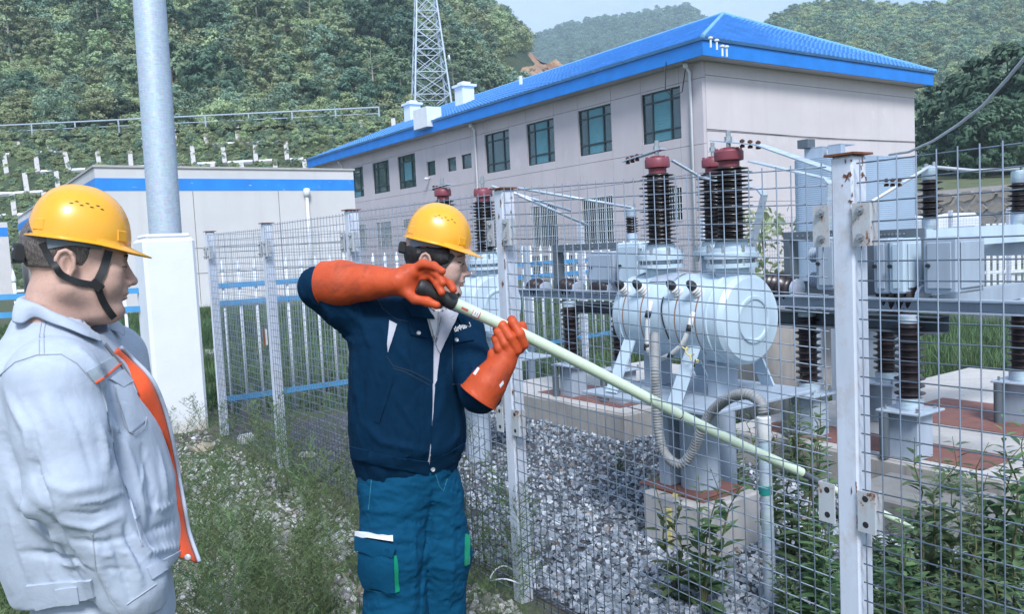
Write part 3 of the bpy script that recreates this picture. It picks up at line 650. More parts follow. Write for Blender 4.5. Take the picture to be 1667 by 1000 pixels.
# ================================================================== long building with blue roof
CF_, CG_ = 20.84, 23.15; LEN, DEP = 35.5, 13.9; EZ = 7.95       # near corner (f,g), wall length along F, gable width along G, eave height
def long_building():
    root = thing('office_building', 'long beige two storey building with a blue tiled hip roof', 'building', W(CF_, CG_), -AZF)
    # local axes: x = GD, y = FD
    def loc(p): p = Vector(p); return (p.dot(GD)-CG_, p.dot(FD)-CF_, p.z)
    m = MB(); m.box(.12, DEP-.12, .12, LEN-.1, -.5, EZ); m.build('core_wall', MAT['joint'], root)
    def fpx(px, py): return loc(pg(px, py, CG_))[1], pg(px, py, CG_).z
    wins = []
    for a in [(1108, 142, 1048, 239), (995, 170, 945, 257), (902, 193, 861, 272), (829, 211, 793, 284), (768, 249, 753, 276), (743, 255, 730, 280), (709, 261, 697, 287),
              (676, 248, 651, 308), (633, 259, 610, 316), (591, 269, 571, 322), (554, 278, 537, 327)]:
        y0, zt = fpx(a[0], a[1]); y1, zb = fpx(a[2], a[3]); wins.append([y0, y1, zb, zt, 'u'])
    up = [q for q in wins if q[1]-q[0] > 1.0]; zt = sum(q[3] for q in up)/len(up); zb = sum(q[2] for q in up)/len(up)
    for q in up: q[2], q[3] = zb, zt
    for a in [(1112, 303, 1085, 360), (999, 318, 951, 397), (908, 332, 868, 404), (826, 345, 793, 405), (678, 345, 658, 372), (638, 357, 616, 403), (597, 360, 584, 405), (560, 365, 541, 408)]:
        y0, zt = fpx(a[0], a[1]); y1, zb = fpx(a[2], a[3]); wins.append([y0, y1, max(zb, 1.55), min(zt, 3.55), 'l'])
    for a in [(950, 415, 905), (895, 415, 850), (830, 420, 800), (1060, 410, 1010)]:
        y0, _ = fpx(a[0], a[1]); y1, _ = fpx(a[2], a[1]); wins.append([y0, y1, .15, 1.15, 'b'])
    wins = [w for w in wins if w[1] > w[0]]
    # facade panels between joints
    def facade(L, jx, jz, wins, axis, base_mat, pname):
        for i in range(len(jx)-1):
            for j in range(len(jz)-1):
                x0, x1, z0, z1 = jx[i]+.008, jx[i+1]-.008, jz[j]+.008, jz[j+1]-.008
                xs = sorted({x0, x1, *[v for w in wins for v in w[:2] if x0 < v < x1]}); zs = sorted({z0, z1, *[v for w in wins for v in w[2:4] if z0 < v < z1]})
                m = MB()
                for a in range(len(xs)-1):
                    for b in range(len(zs)-1):
                        cx, cz = (xs[a]+xs[a+1])/2, (zs[b]+zs[b+1])/2
                        if any(w[0] < cx < w[1] and w[2] < cz < w[3] for w in wins): continue
                        if axis == 'y': m.box(-.04, .12, xs[a], xs[a+1], zs[b], zs[b+1])
                        else: m.box(xs[a], xs[a+1], -.04, .12, zs[b], zs[b+1])
                if m.f: m.build(pname, base_mat, root)
    jy = [-.04, 1.1]
    for w in sorted(wins[:11], key=lambda w: w[0]):
        for v in (w[0]-.02, w[1]+.02):
            if v-jy[-1] > .9: jy.append(v)
    jy = [j for j in jy if j < LEN-1]+[LEN]
    facade(LEN, jy, [0, 1.35, 3.95, 5.0, 7.35, EZ], wins, 'y', MAT['wall'], 'facade_panel')
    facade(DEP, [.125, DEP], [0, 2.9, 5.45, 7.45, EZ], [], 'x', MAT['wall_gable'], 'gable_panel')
    for w in wins:
        y0, y1, z0, z1, kd = w; fr = MB(); d = .045
        fr.box(.02, .10, y0, y1, z0, z0+d); fr.box(.02, .10, y0, y1, z1-d, z1); fr.box(.02, .10, y0, y0+d, z0+d, z1-d); fr.box(.02, .10, y1-d, y1, z0+d, z1-d)
        ys = [y0, y1]; zs = [z0, z1]
        big = kd == 'u' and y1-y0 > 1.0 or (kd == 'l')
        if big:
            k = y1-y0; ys = [y0, y0+k*.26, y0+k*.74, y1]; zs = [z0, z0+(z1-z0)*.22, z1-(z1-z0)*.20, z1]
            for v in ys[1:-1]: fr.box(.015, .095, v-.03, v+.03, z0+d, z1-d)
            for v in zs[1:-1]: fr.box(.025, .09, y0+d, y1-d, v-.03, v+.03)
        f = fr.build('window', MAT['wframe'], root)
        for a in range(len(ys)-1):
            for b in range(len(zs)-1):
                m = MB(); m.box(.065, .08, ys[a]+.03, ys[a+1]-.03, zs[b]+.03, zs[b+1]-.03)
                # a few panes have pale blinds right behind: build as slatted sheet
                rnd = random.Random(int(y0*100)+a*7+b); bl = (w in wins[:3] or rnd.random() < .12) and a == 1 and big
                m.build('pane', MAT['blind'] if bl else MAT['glass'], f)
                if bl:
                    mm = MB(); nsl = max(3, int((zs[b+1]-zs[b])/.12))
                    for q in range(nsl):
                        zz = zs[b]+.05+(zs[b+1]-zs[b]-.1)*q/nsl; mm.box(.058, .066, ys[a]+.05, ys[a+1]-.05, zz, zz+.055)
                    tag(mm.build('blind_slats', MAT['blind'], f), kind='stuff')
        if kd in 'lb':
            g = MB(); n = int((y1-y0)/.13)
            for i in range(n+1): g.box(-.07, -.055, y0+(y1-y0)*i/n-.008, y0+(y1-y0)*i/n+.008, z0, z1)
            for i in range(5): g.box(-.08, -.07, y0, y1, z0+(z1-z0)*i/4-.01, z0+(z1-z0)*i/4+.01)
            tag(g.build('grille', MAT['white_clean'], root), kind='stuff')
    # soffit, fascia, hip roof
    OV = .75; OR = .32; FZ0, FZ1 = EZ, EZ+.55
    m = MB(); m.box(-OV+.06, DEP+OR-.06, -OV+.06, LEN+OV, EZ+.002, EZ+.12); m.build('soffit', MAT['wall'], root)
    for nm, b in (('fascia', (-OV, -OV+.06, -OV, LEN+OV)), ('fascia', (-OV+.06, DEP+OR, -OV, -OV+.06)), ('fascia', (DEP+OR-.06, DEP+OR, -OV+.06, LEN+OV))):
        m = MB(); m.box(b[0], b[1], b[2], b[3], FZ0-.03, FZ1); m.build(nm, MAT['fascia'], root)
    ax = DEP/2; ay = 4.9; az = EZ+.5+3.1; Z = FZ1-.06; O2 = OV+.08
    A = Vector((ax, ay, az)); B = Vector((ax, LEN-ay, az)); c0 = Vector((-O2, -O2, Z)); c1 = Vector((DEP+OR+.08, -O2, Z)); c2 = Vector((DEP+OR+.08, LEN+O2, Z)); c3 = Vector((-O2, LEN+O2, Z))
    # tile courses: stepped strips of each slope, each course made of rounded tile humps
    def slope_tiles(e0, e1, t0, t1, nm, ncourse, tile):
        nrm = (e1-e0).cross(t0-e0).normalized(); nrm = nrm if nrm.z > 0 else -nrm
        V = []; F = []
        for k in range(ncourse):
            a0, a1 = e0.lerp(t0, k/ncourse), e1.lerp(t1, k/ncourse); b0, b1 = e0.lerp(t0, (k+1)/ncourse), e1.lerp(t1, (k+1)/ncourse)
            L = (a1-a0).length; n = max(1, int(L/tile)); base = len(V)
            for i in range(2*n+1):
                s = i/(2*n); h = .028*(i % 2); V += [a0.lerp(a1, s)+nrm*(.085+h), b0.lerp(b1, s)+nrm*(.02+h), a0.lerp(b0, .07).lerp(a1.lerp(b1, .07), s)-nrm*.02]
            F += [(base+3*i, base+3*i+3, base+3*i+4, base+3*i+1) for i in range(2*n)]+[(base+3*i+2, base+3*i+5, base+3*i+3, base+3*i) for i in range(2*n)]
        m = MB(); m.add(V, F); tag(m.build(nm, MAT['roof'], root), kind='stuff')
    slope_tiles(c0, c1, A, A, 'roof_tiles', 27, .30)
    slope_tiles(c3, c0, B, A, 'roof_tiles', 25, .30)
    slope_tiles(c1, c2, A, B, 'roof_tiles', 12, .9)
    for p, q in ((A, B), (c0, A), (c1, A)):
        m = MB(); n = int((q-p).length/.4)
        m.tube([p.lerp(q, i/n)+Vector((0, 0, .09)) for i in range(n+1)], .085, 6); m.build('ridge_cap', MAT['roof'], root)
    # roof furniture
    def chim(px, py, w, h, dy, cap=True, d=None):
        # point on left slope under the pixel
        d0 = ray(px, py); o = CAMP
        Mw = root.matrix_world if False else None
        p0 = W(CF_, CG_)+GD*c0.x+FD*c0.y+ZU*c0.z; n_ = ((W(CF_, CG_)+GD*A.x+FD*A.y+ZU*A.z)-p0).cross(FD); tt = (p0-o).dot(n_)/d0.dot(n_); pt = o+d0*tt; L = Vector(loc(pt))
        m = MB(); m.box(L.x-w/2, L.x+w/2, L.y-dy/2, L.y+dy/2, L.z-.3, L.z+h); ch = m.build('roof_vent_box', MAT['white_clean'], root)
        if cap:
            m = MB(); m.box(L.x-w/2-.12, L.x+w/2+.12, L.y-dy/2-.12, L.y+dy/2+.12, L.z+h+.002, L.z+h+.14); m.box(L.x-w/3, L.x+w/3, L.y-dy/3, L.y+dy/3, L.z+h+.142, L.z+h+.3); m.build('cap', MAT['white_clean'], ch)
    chim(696, 200, .9, .75, 1.5, False); chim(672, 196, .8, 1.0, .9); chim(757, 170, .8, 1.0, .9)
    for px, py in ((848, 140),): chim(px, py, .14, .55, .14, False)
    for px, py in ((1157, 72), (1167, 76), (1176, 86), (1183, 87)):
        d0 = ray(px, py); p0 = W(CF_, CG_)+GD*c0.x+FD*c0.y+ZU*c0.z; n_ = GD.cross((W(CF_, CG_)+GD*A.x+FD*A.y+ZU*A.z)-p0)
        pt = CAMP+d0*((p0-CAMP).dot(n_)/d0.dot(n_)); L = Vector(loc(pt)); m = MB(); m.cyl((L.x, L.y, L.z-.1), (L.x, L.y, L.z+.2), .035, n=8); m.lathe([(.03, .18), (.08, .19), (.08, .24), (.03, .26)], L, n=10)
        m.build('vent_pipe', MAT['white_clean'], root)
    # downpipes
    for px, py, kx in ((1128, 160, 0), (778, 260, 0), (562, 310, 0)):
        y = loc(pg(px, py, CG_))[1]; m = MB(); m.tube([(-.35, y, EZ-.02), (-.28, y, EZ-.18), (-.13, y, EZ-.35), (-.12, y, 0)], .055, 8); m.lathe([(.05, 0), (.10, .05), (.10, .18), (.05, .2)], (-.33, y, EZ-.22), n=8); m.build('downpipe', MAT['white_clean'], root, smooth=True)
    # camera, floodlight pipes
    y, z = fpx(701, 290); m = MB(); m.tube([(-.04, y, z), (-.25, y, z)], .04, 8); m.lathe([(.02, 0), (.11, .03), (.13, .1), (.06, .16)], (-.28, y, z-.12), n=12); m.build('wall_camera', MAT['white_clean'], root, smooth=True)
    # wires along gable
    m = MB(); m.tube([(.1, -.07, 5.52), (7, -.07, 5.42), (DEP, -.07, 5.5)], .012, 5); m.build('gable_wire', MAT['black'], root)
    m = MB(); m.tube([(-.75, 1.0, EZ+.1), (-.8, 1.05, EZ-.9), (-.6, .9, EZ-1.15), (-.3, .7, EZ-1.0), (-.2, .6, EZ-.2)], .02, 5); m.build('loose_cable', MAT['black'], root)
long_building()

# ================================================================== low white building with blue stripe
def low_building():
    c = P(153, 272, 28.0); cf, cg, H = fgz(c); root = thing('low_building', 'low white flat roofed building with a blue painted band', 'building', W(cf, cg), -AZF)
    LF, LG = 31, 9.3
    e = pf(14, 360, cf+1)  # far end hint
    m = MB(); m.box(0, LG, 0, LF, -.3, H); m.build('wall', MAT['wall_low'], root)
    for nm, b in (('blue_band', (-.012, 0, -.012, LF, H-.78, H-.36)), ('blue_band', (0, LG, -.012, 0, H-.78, H-.36))):
        m = MB(); m.box(*b); m.build(nm, MAT['wall_stripe'], root)
    m = MB(); m.box(-.05, LG+.05, -.05, LF, H, H+.07); m.build('parapet_cap', MAT['concrete_light'], root)
    for zz in (1.2, 2.1): 
        m = MB(); m.box(.1, LG, -.006, 0, zz, zz+.02); m.build('wall_joint', MAT['joint'], root)
    for xx in (3.1, 6.2):
        m = MB(); m.box(xx, xx+.018, -.006, 0, .1, H-.8); m.build('wall_joint', MAT['joint'], root)
    for i in range(7):
        y = 4+i*3; m = MB(); m.box(-.02, .0, y, y+1.1, 1.6, 2.9); m.build('window', MAT['glass'], root)
    x = (pf(503, 400, cf).dot(GD)-cg); m = MB(); m.tube([(x, -.12, H-.95), (x, -.12, 0)], .06, 8); m.lathe([(.06, 0), (.13, .12), (.13, .3), (.08, .34)], (x, -.14, H-1.05), n=10); m.build('downpipe', MAT['white_clean'], root, smooth=True)
    # further block to the left
    c2 = P(8, 362, 48); f2, g2, H2 = fgz(c2); r2 = thing('low_annex', 'far low annex wall with blue band behind the left man', 'building', W(f2-.1, g2-16), -AZF)
    m = MB(); m.box(0, 16.1, 0, 6, -.3, H2); m.build('wall', MAT['wall_low'], r2)
    m = MB(); m.box(0, 16.1, -.02, 0, H2-.8, H2-.3); m.build('blue_band', MAT['wall_stripe'], r2)
low_building()

# ================================================================== lattice tower
def tower():
    c = P(703, 190, 96.0); zb = 5.0; H = 36.0; hw0, hw1 = 3.1, .55
    root = thing('lattice_tower', 'grey steel lattice tower rising behind the blue roof', 'tower', (c.x, c.y, zb), math.radians(12))
    L = lambda i, t: Vector(((-1, 1, 1, -1)[i], (-1, -1, 1, 1)[i], 0))*(hw0+(hw1-hw0)*min(1, t*1.15))+Vector((0, 0, H*t))
    for i in range(4):
        m = MB(); m.tube([L(i, 0), L(i, .87), L(i, 1)], [.14, .09, .07], 6); m.build('leg', MAT['galv'], root)
    ts = [0, .12, .22, .31, .39, .46, .53, .59, .65, .71, .76, .81, .86, .9, .94, .98]
    for a, b in zip(ts, ts[1:]):
        for i in range(4):
            j = (i+1) % 4
            for p, q in ((L(i, a), L(j, b)), (L(j, a), L(i, b))): m = MB(); m.bar(p, q, .07, .07); m.build('brace', MAT['galv'], root)
            m = MB(); m.bar(L(i, b), L(j, b), .08, .08); m.build('cross_member', MAT['galv'], root)
            m = MB(); mid = (L(i, a)+L(j, a))/2; m.bar(mid, (L(i, a)+L(i, b))/2, .05, .05); m.bar(mid, (L(j, a)+L(j, b))/2, .05, .05); m.build('secondary_brace', MAT['galv'], root)
    for t in (.34, .5): m = MB(); m.lathe([(.05, 0), (.35, .1), (.38, .22), (.1, .25)], L(1, t)+Vector((.3, 0, 0)), (1, 0, .1), 12); m.build('dish', MAT['white_clean'], root)
tower()

# ================================================================== galvanised mast and white gate pillar
def mast():
    b = P(284, 588, 13.6); b.z = 0; top = P(243, 0, 13.6); z1 = 9.5; top2 = top+(top-P(268, 380, 13.6))*.9
    root = thing('steel_mast', 'thick galvanised tapered steel pole rising behind the white pillar', 'pole', (b.x, b.y, 0))
    c = P(269.5, 380, 13.6)
    m = MB(); pts = [Vector((c.x, 13.6, c.z-.3)), c, top, top2]; m.tube([p-Vector((b.x, b.y, 0)) for p in pts], [.252, .25, .247, .235], 40); m.build('pole', MAT['galv'], root, smooth=True, sharp=40)
    m = MB(); m.lathe([(.40, .0), (.40, .04), (.34, .05), (.33, 1.7), (.30, 1.95), (.262, 2.05)], (c.x-b.x, 0, 0), n=40); m.build('base_sleeve', MAT['galv'], root, smooth=True, sharp=40)
    m = MB(); m.bbox(-.7, .6, -.6, .6, 0, .12, .02); m.build('concrete_base', MAT['concrete_light'], root)
mast()
def pillar():
    b = PG(300, 705); root = thing('white_pillar', 'white plastered square pillar between the fences', 'pillar', (b.x, b.y, 0), -AZF)
    m = MB(); m.bbox(-.235, .235, 0, .47, -.05, 1.86, .03); m.build('shaft', MAT['white_plaster'], root)
    m = MB(); m.bbox(-.20, .20, .03, .44, 1.862, 1.90, .015); m.build('cap', MAT['white_plaster'], root)
pillar()

# ================================================================== picket fence with blue rails
def picket_run(p0, p1, label, n, group='picket fence with blue rails', top=1.585, rails=(.21, 1.17, 1.345), rail_mat='blue_rail'):
    p0, p1 = Vector(p0), Vector(p1); d = p1-p0; L = d.length; a = math.atan2(d.y, d.x)
    root = thing('picket_fence', label, 'fence', p0, a)
    pm = MB(); pm.cyl((0, 0, .05), (0, 0, top-.07), .015, n=8); pm.lathe([(.015, 0), (.023, .02), (.020, .05), (.004, .12)], (0, 0, top-.08), n=8); me = pm.mesh('picket', MAT['white_clean'], True)
    for i in range(n): link('picket', me, root, ((i+.5)*L/n, 0, 0))
    for z in rails:
        m = MB(); m.box(.01, L-.01, -.03, -.0195, z, z+.055); m.build('rail', MAT[rail_mat], root)
    return root
pc = PG(300, 705)
picket_run((pc.x-4.4, pc.y+.25, 0), (pc.x-.15, pc.y+.18, 0), 'white pickets on blue rails behind the left man', 16)
picket_run((pc.x+.25, pc.y+.4, 0), (-1.6, 9.2, 0), 'white pickets on blue rails seen through the far mesh panels', 10)
picket_run((-1.58, 9.22, 0), (.35, 11.6, 0), 'white pickets on blue rails running away behind the yellow helmet', 17)
picket_run((.37, 11.62, 0), (2.4, 13.6, 0), 'white pickets on blue rails behind the left steel cabinet', 15)
# ================================================================== mesh fence (local frame: x = FD along the run, y = GD)
PF = [1.37, 3.06, 4.70, 6.27, 7.85]; FG_ = 2.1
def post(f, g, top, label, detail=True, group=None, rx=0.0, hw=.034):
    root = thing('fence_post', label, 'post', W(f, g), -AZF, group)      # local x=GD, y=FD
    s = hw; m = MB(); m.bbox(-s, s, -s, s, -.05, top, .006); m.build('tube', MAT['white_metal'], root)
    m = MB(); m.box(-s-.012, s+.012, -s-.012, s+.012, top+.001, top+.007); m.build('cap_plate', MAT['rust'], root)
    if detail:
        for zc, holes in ((top-.17, False), (.86, True)) if detail is True else ((top-.17, False),):
            for sd in (-1, 1):
                m = MB(); h = .058
                y0, y1 = (s+.002, s+.05) if sd > 0 else (-s-.05, -s-.002)
                m.box(-s-.009, -s-.005, y0, y1, zc-h-.02, zc+h-.02)
                ye = y1 if sd > 0 else y0-.004
                m.box(-s-.009, -s+.03, ye, ye+.004, zc-h-.02, zc+h-.02)
                b = m.build('bracket', MAT['bracket'], root)
                for dz in (-.055, .018):
                    m = MB()
                    if holes: m.cyl((-s-.0095, (y0+y1)/2, zc+dz), (-s-.0085, (y0+y1)/2, zc+dz), .009, n=12); m.build('bolt_hole', MAT['black'], b)
                    else:
                        m.cyl((-s-.016, (y0+y1)/2, zc+dz), (-s-.005, (y0+y1)/2, zc+dz), .0115, n=6); m.cyl((-s-.024, (y0+y1)/2, zc+dz), (-s-.016, (y0+y1)/2, zc+dz), .006, n=8); m.build('bolt', MAT['bolt'], b)
    return root
post(PF[0], FG_, 1.825, 'nearest and tallest looking white fence post with rust spots, at the right')
post(PF[1], FG_, 1.875, 'rusty white fence post right behind the navy worker')
post(PF[2], FG_, 1.885, 'white fence post just left of the navy worker helmet', 1)
post(PF[3], FG_, 1.885, 'white fence post second from the far left end of the mesh fence', 1)
post(PF[4], FG_, 1.89, 'white fence post at the far left end beside the white pillar', 1)
post(-.33, FG_, 1.80, 'white fence post out of view at the right')if False else None
def panel(f0, f1, z0a, z0b, z1a, z1b, label, g=FG_-.035, pitch=.0515, r=.0020, sides=5):
    """welded mesh between f0 (near) and f1 (far); bottom z0a..z0b, top z1a..z1b"""
    root = thing('mesh_panel', label, 'fence panel', W(f0, g), -AZF); m = MB(); L = f1-f0; n = int(round(L/pitch))
    rr = random.Random(int(f0*100))
    for i in range(n+1):
        y = L*i/n; k = i/n; w_ = rr.uniform(-.0015, .0015); m.tube([(-.0018, y, z0a+(z0b-z0a)*k-.01), (-.0018+w_*2, y+w_, (z0a+z1a)/2), (-.0018, y, z1a+(z1b-z1a)*k+.012)], r, sides)
    nz_ = int(round((z1a-z0a)/pitch))
    for j in range(nz_+1):
        q = j/nz_; a = Vector((.0022, -.012, z0a+(z1a-z0a)*q)); b = Vector((.0022, L+.012, z0b+(z1b-z0b)*q)); w_ = rr.uniform(-.002, .002)
        m.tube([a, a.lerp(b, .35)+Vector((w_*2, 0, w_)), a.lerp(b, .7)+Vector((-w_, 0, -w_)), b], r*1.05, sides)
    o = m.build('welded_wires', MAT['wire'], root, smooth=True); tag(o, kind='stuff'); return root
panel(-.30, PF[0]-.058, .03, .0, 1.80, 1.80, 'mesh panel right of the nearest post, largest squares')
panel(PF[0]+.06, PF[1]-.055, .0, .05, 1.80, 1.865, 'mesh panel between the nearest post and the post behind the navy worker')
panel(PF[1]+.055, PF[2]-.05, .05, .05, 1.855, 1.87, 'mesh panel directly behind the navy worker')
panel(PF[2]+.05, PF[3]-.05, .05, .03, 1.86, 1.87, 'mesh panel left of the navy worker elbow')
panel(PF[3]+.05, PF[4]-.05, .03, .02, 1.84, 1.86, 'narrow far left mesh gate panel')
# latch on the gate
t = thing('gate_latch', 'small dark latch on the far left fence gate', 'latch', W(PF[3]+.04, FG_-.045, 1.02), -AZF)
m = MB(); m.box(-.012, .0, -.02, .03, -.06, .06); m.build('plate', MAT['bracket'], t); m = MB(); m.cyl((-.02, .0, -.07), (-.02, .0, .07), .007, n=8); m.build('bolt_rod', MAT['rust'], t)
# loop of cable at the foot of the second post
t = thing('wire_loop', 'loose loop of pale wire tied round the rusty post foot', 'wire', W(PF[1], FG_, .12), -AZF)
m = MB(); m.tube([Vector((-.045+math.cos(a)*.06-.03, math.sin(a)*.09+.03, .02*math.sin(a*2))) for a in np.linspace(0, 6.0, 22)], .0035, 6); m.build('loop', MAT['white_clean'], t, smooth=True)
# rear side fence of the enclosure
def rear():
    root = thing('rear_mesh_fence', 'fine looking far mesh fence closing the switchyard behind the equipment', 'fence', W(7.95, 2.2), -AZF)   # x = along GD
    m = MB(); L = 17.0; p = .055
    for i in range(int(L/p)): m.tube([(i*p, 0, .05), (i*p, 0, 1.87)], .0019, 3, False)
    for j in range(34): m.tube([(0, .003, .05+j*p), (L, .003, .05+j*p)], .0019, 3, False)
    tag(m.build('welded_wires', MAT['wire'], root), kind='stuff')
    pm = MB(); pm.box(-.03, .03, .01, .07, 0, 1.9); me = pm.mesh('post', MAT['white_metal'])
    for i in range(1, 8): link('post', me, root, (i*2.2, 0, 0))
rear()

# rust blisters on the two nearest posts
def rust_patch(px, py, w, h, face, f, par_loc, seed, post_ob):
    r = random.Random(seed); s_ = .0349
    p = pg(px, py, FG_-s_) if face == 'G' else pf(px, py, f-s_)
    q = p-par_loc; L = Vector((q.dot(GD), q.dot(FD), q.z)); n = 19; V = []
    for k in range(n):
        a = 2*math.pi*k/n; rr = r.choice((r.uniform(.25, .6), r.uniform(.7, 1.35))); u, v = math.cos(a)*w*rr, math.sin(a)*h*rr
        for o_ in (.0, .0012): V.append((L.x-o_+.0006, L.y+u, L.z+v) if face == 'G' else (L.x+u, L.y-o_+.0006, L.z+v))
    if any((abs(v[1]) > .0345) if face == 'G' else (abs(v[0]) > .0345) for v in V): V = [(v[0], max(-.0345, min(.0345, v[1])), v[2]) if face == 'G' else (max(-.0345, min(.0345, v[0])), v[1], v[2]) for v in V]
    m = MB(); m.add(V, [tuple(2*k+1 for k in range(n)), tuple(2*k for k in range(n-1, -1, -1))]+[(2*k, 2*((k+1) % n), 2*((k+1) % n)+1, 2*k+1) for k in range(n)]); m.build('rust_patch', MAT['rust'], post_ob)
posts = [o for o in COL.objects if o.name.startswith('fence_post')]
pA, pB_ = posts[0], posts[1]
for i, (x, y, w_, h_, fc) in enumerate([(1379, 288, .010, .012, 'G'), (1384, 282, .005, .008, 'G'), (1389, 316, .006, .007, 'G'), (1385, 328, .008, .005, 'G'), (1371, 302, .002, .003, 'G'), (1390, 296, .003, .004, 'G'), (1404, 285, .009, .008, 'F'), (1410, 290, .004, .008, 'F'), (1402, 272, .003, .006, 'F'), (1376, 262, .003, .009, 'G'), (1386, 262, .004, .004, 'G'), (1404, 262, .003, .012, 'F'), (1392, 345, .002, .005, 'G'), (1386, 800, .002, .012, 'G'), (1394, 795, .002, .016, 'G'), (1395, 850, .002, .02, 'G')]):
    rust_patch(x, y, w_, h_, fc, PF[0], W(PF[0], FG_), i, pA)
for i, (x, y, w_, h_, fc) in enumerate([(815, 330, .008, .020, 'G'), (822, 322, .006, .012, 'G'), (812, 352, .006, .012, 'G'), (818, 395, .008, .014, 'G'), (822, 430, .009, .022, 'G'), (818, 462, .010, .014, 'G'), (833, 322, .008, .008, 'F'), (836, 395, .008, .010, 'F'), (832, 345, .004, .010, 'F'), (826, 405, .004, .012, 'G'), (835, 640, .005, .014, 'F'), (838, 725, .004, .010, 'G'), (843, 760, .004, .012, 'G'), (820, 375, .004, .008, 'G')]):
    rust_patch(x, y, w_, h_, fc, PF[1], W(PF[1], FG_), 40+i, pB_)
# ================================================================== switchgear
def sheds(z0, z1, n, rc, r1, r2=None, alt=True):
    """profile of a ribbed insulator between z0..z1"""
    r2 = r2 or r1*.84; pr = [(rc, z0)]; d = (z1-z0)/n
    for i in range(n):
        z = z0+d*i; R = r1 if (i % 2 == 0 or not alt) else r2
        pr += [(rc, z+.22*d), (rc+.012, z+.34*d), (R-.003, z+.46*d), (R, z+.52*d), (R-.001, z+.62*d), (rc+.014, z+.64*d), (rc, z+.78*d)]
    return pr+[(rc, z1)]
def bushing(loc_, zb, H, label, rsh=.098, cap=.066, n=18, lean=(0, 0, 1), term=None, rz=0, group='tall red capped bushings'):
    root = thing('bushing', label, 'bushing', (loc_.x, loc_.y, zb), rz, group)
    m = MB(); m.lathe([(.10, .0), (.10, .02), (.135, .021), (.135, .05), (.125, .053), (.125, .075), (.085, .078), (.078, .11)], (0, 0, 0), n=32); m.build('base_flange', MAT['tank'], root, smooth=True, sharp=35)
    for k in range(8):
        a = k*math.pi/4+.2; m = MB(); m.cyl((math.cos(a)*.122, math.sin(a)*.122, -.012), (math.cos(a)*.122, math.sin(a)*.122, .09), .009, n=6); m.build('flange_bolt', MAT['bolt'], root)
    m = MB(); m.lathe(sheds(.105, H-.098, n, .060, rsh*1.08), n=40); m.build('ribbed_insulator', MAT['porcelain'], root, smooth=True, sharp=50)
    m = MB(); c = cap; m.lathe([(c*.66, H-.102), (c*.74, H-.098), (c*.74, H-.072), (c*.76, H-.068), (c*1.02, H-.064), (c*1.04, H-.055), (c*1.04, H-.022), (c*.98, H-.015), (c*.9, H-.013), (c*.5, H)], n=32); m.build('red_cap', MAT['cap_red'], root, smooth=True, sharp=30)
    for k in range(6):
        a = k*math.pi/3; m = MB(); m.cyl((math.cos(a)*c*.86, math.sin(a)*c*.86, H-.015), (math.cos(a)*c*.86, math.sin(a)*c*.86, H-.004), .008, n=6); m.build('cap_bolt', MAT['cap_red'], root)
    m = MB(); m.cyl((0, 0, H-.005), (0, 0, H+.035), .012, n=8); m.cyl((0, 0, H+.03), (0, 0, H+.055), .019, n=6); m.cyl((0, 0, H+.055), (0, 0, H+.085), .0125, n=8); m.build('terminal_stud', MAT['bolt'], root)
    return root
def bar_thing(pts, w, h, label, bolts=None, mat='galv', name='busbar', cat='conductor bar'):
    p0 = Vector(pts[0]); root = thing(name, label, cat, p0); m = MB()
    for a, b in zip(pts, pts[1:]):
        a, b = Vector(a)-p0, Vector(b)-p0; d = (b-a).normalized(); m.bar(a-d*.004, b+d*.004, w, h)
    m.build('flat_bar', MAT[mat], root)
    for b in (bolts or []):
        b = Vector(b)-p0; m = MB(); m.cyl(b-ZU*.02, b+ZU*.02, .007, n=8); m.cyl(b+ZU*.006, b+ZU*.016, .012, n=6); m.cyl(b-ZU*.02, b-ZU*.008, .012, n=6); m.build('rusty_bolt', MAT['bolt_rust'], root)
    return root
TG = 3.33     # g of tank axis
E0, E1 = pg(1214, 523, TG), pg(1052, 508, TG); TF0 = E0.dot(FD); TF1 = E1.dot(FD)+.02; TZ = (E0.z+E1.z)/2; TRd = .232
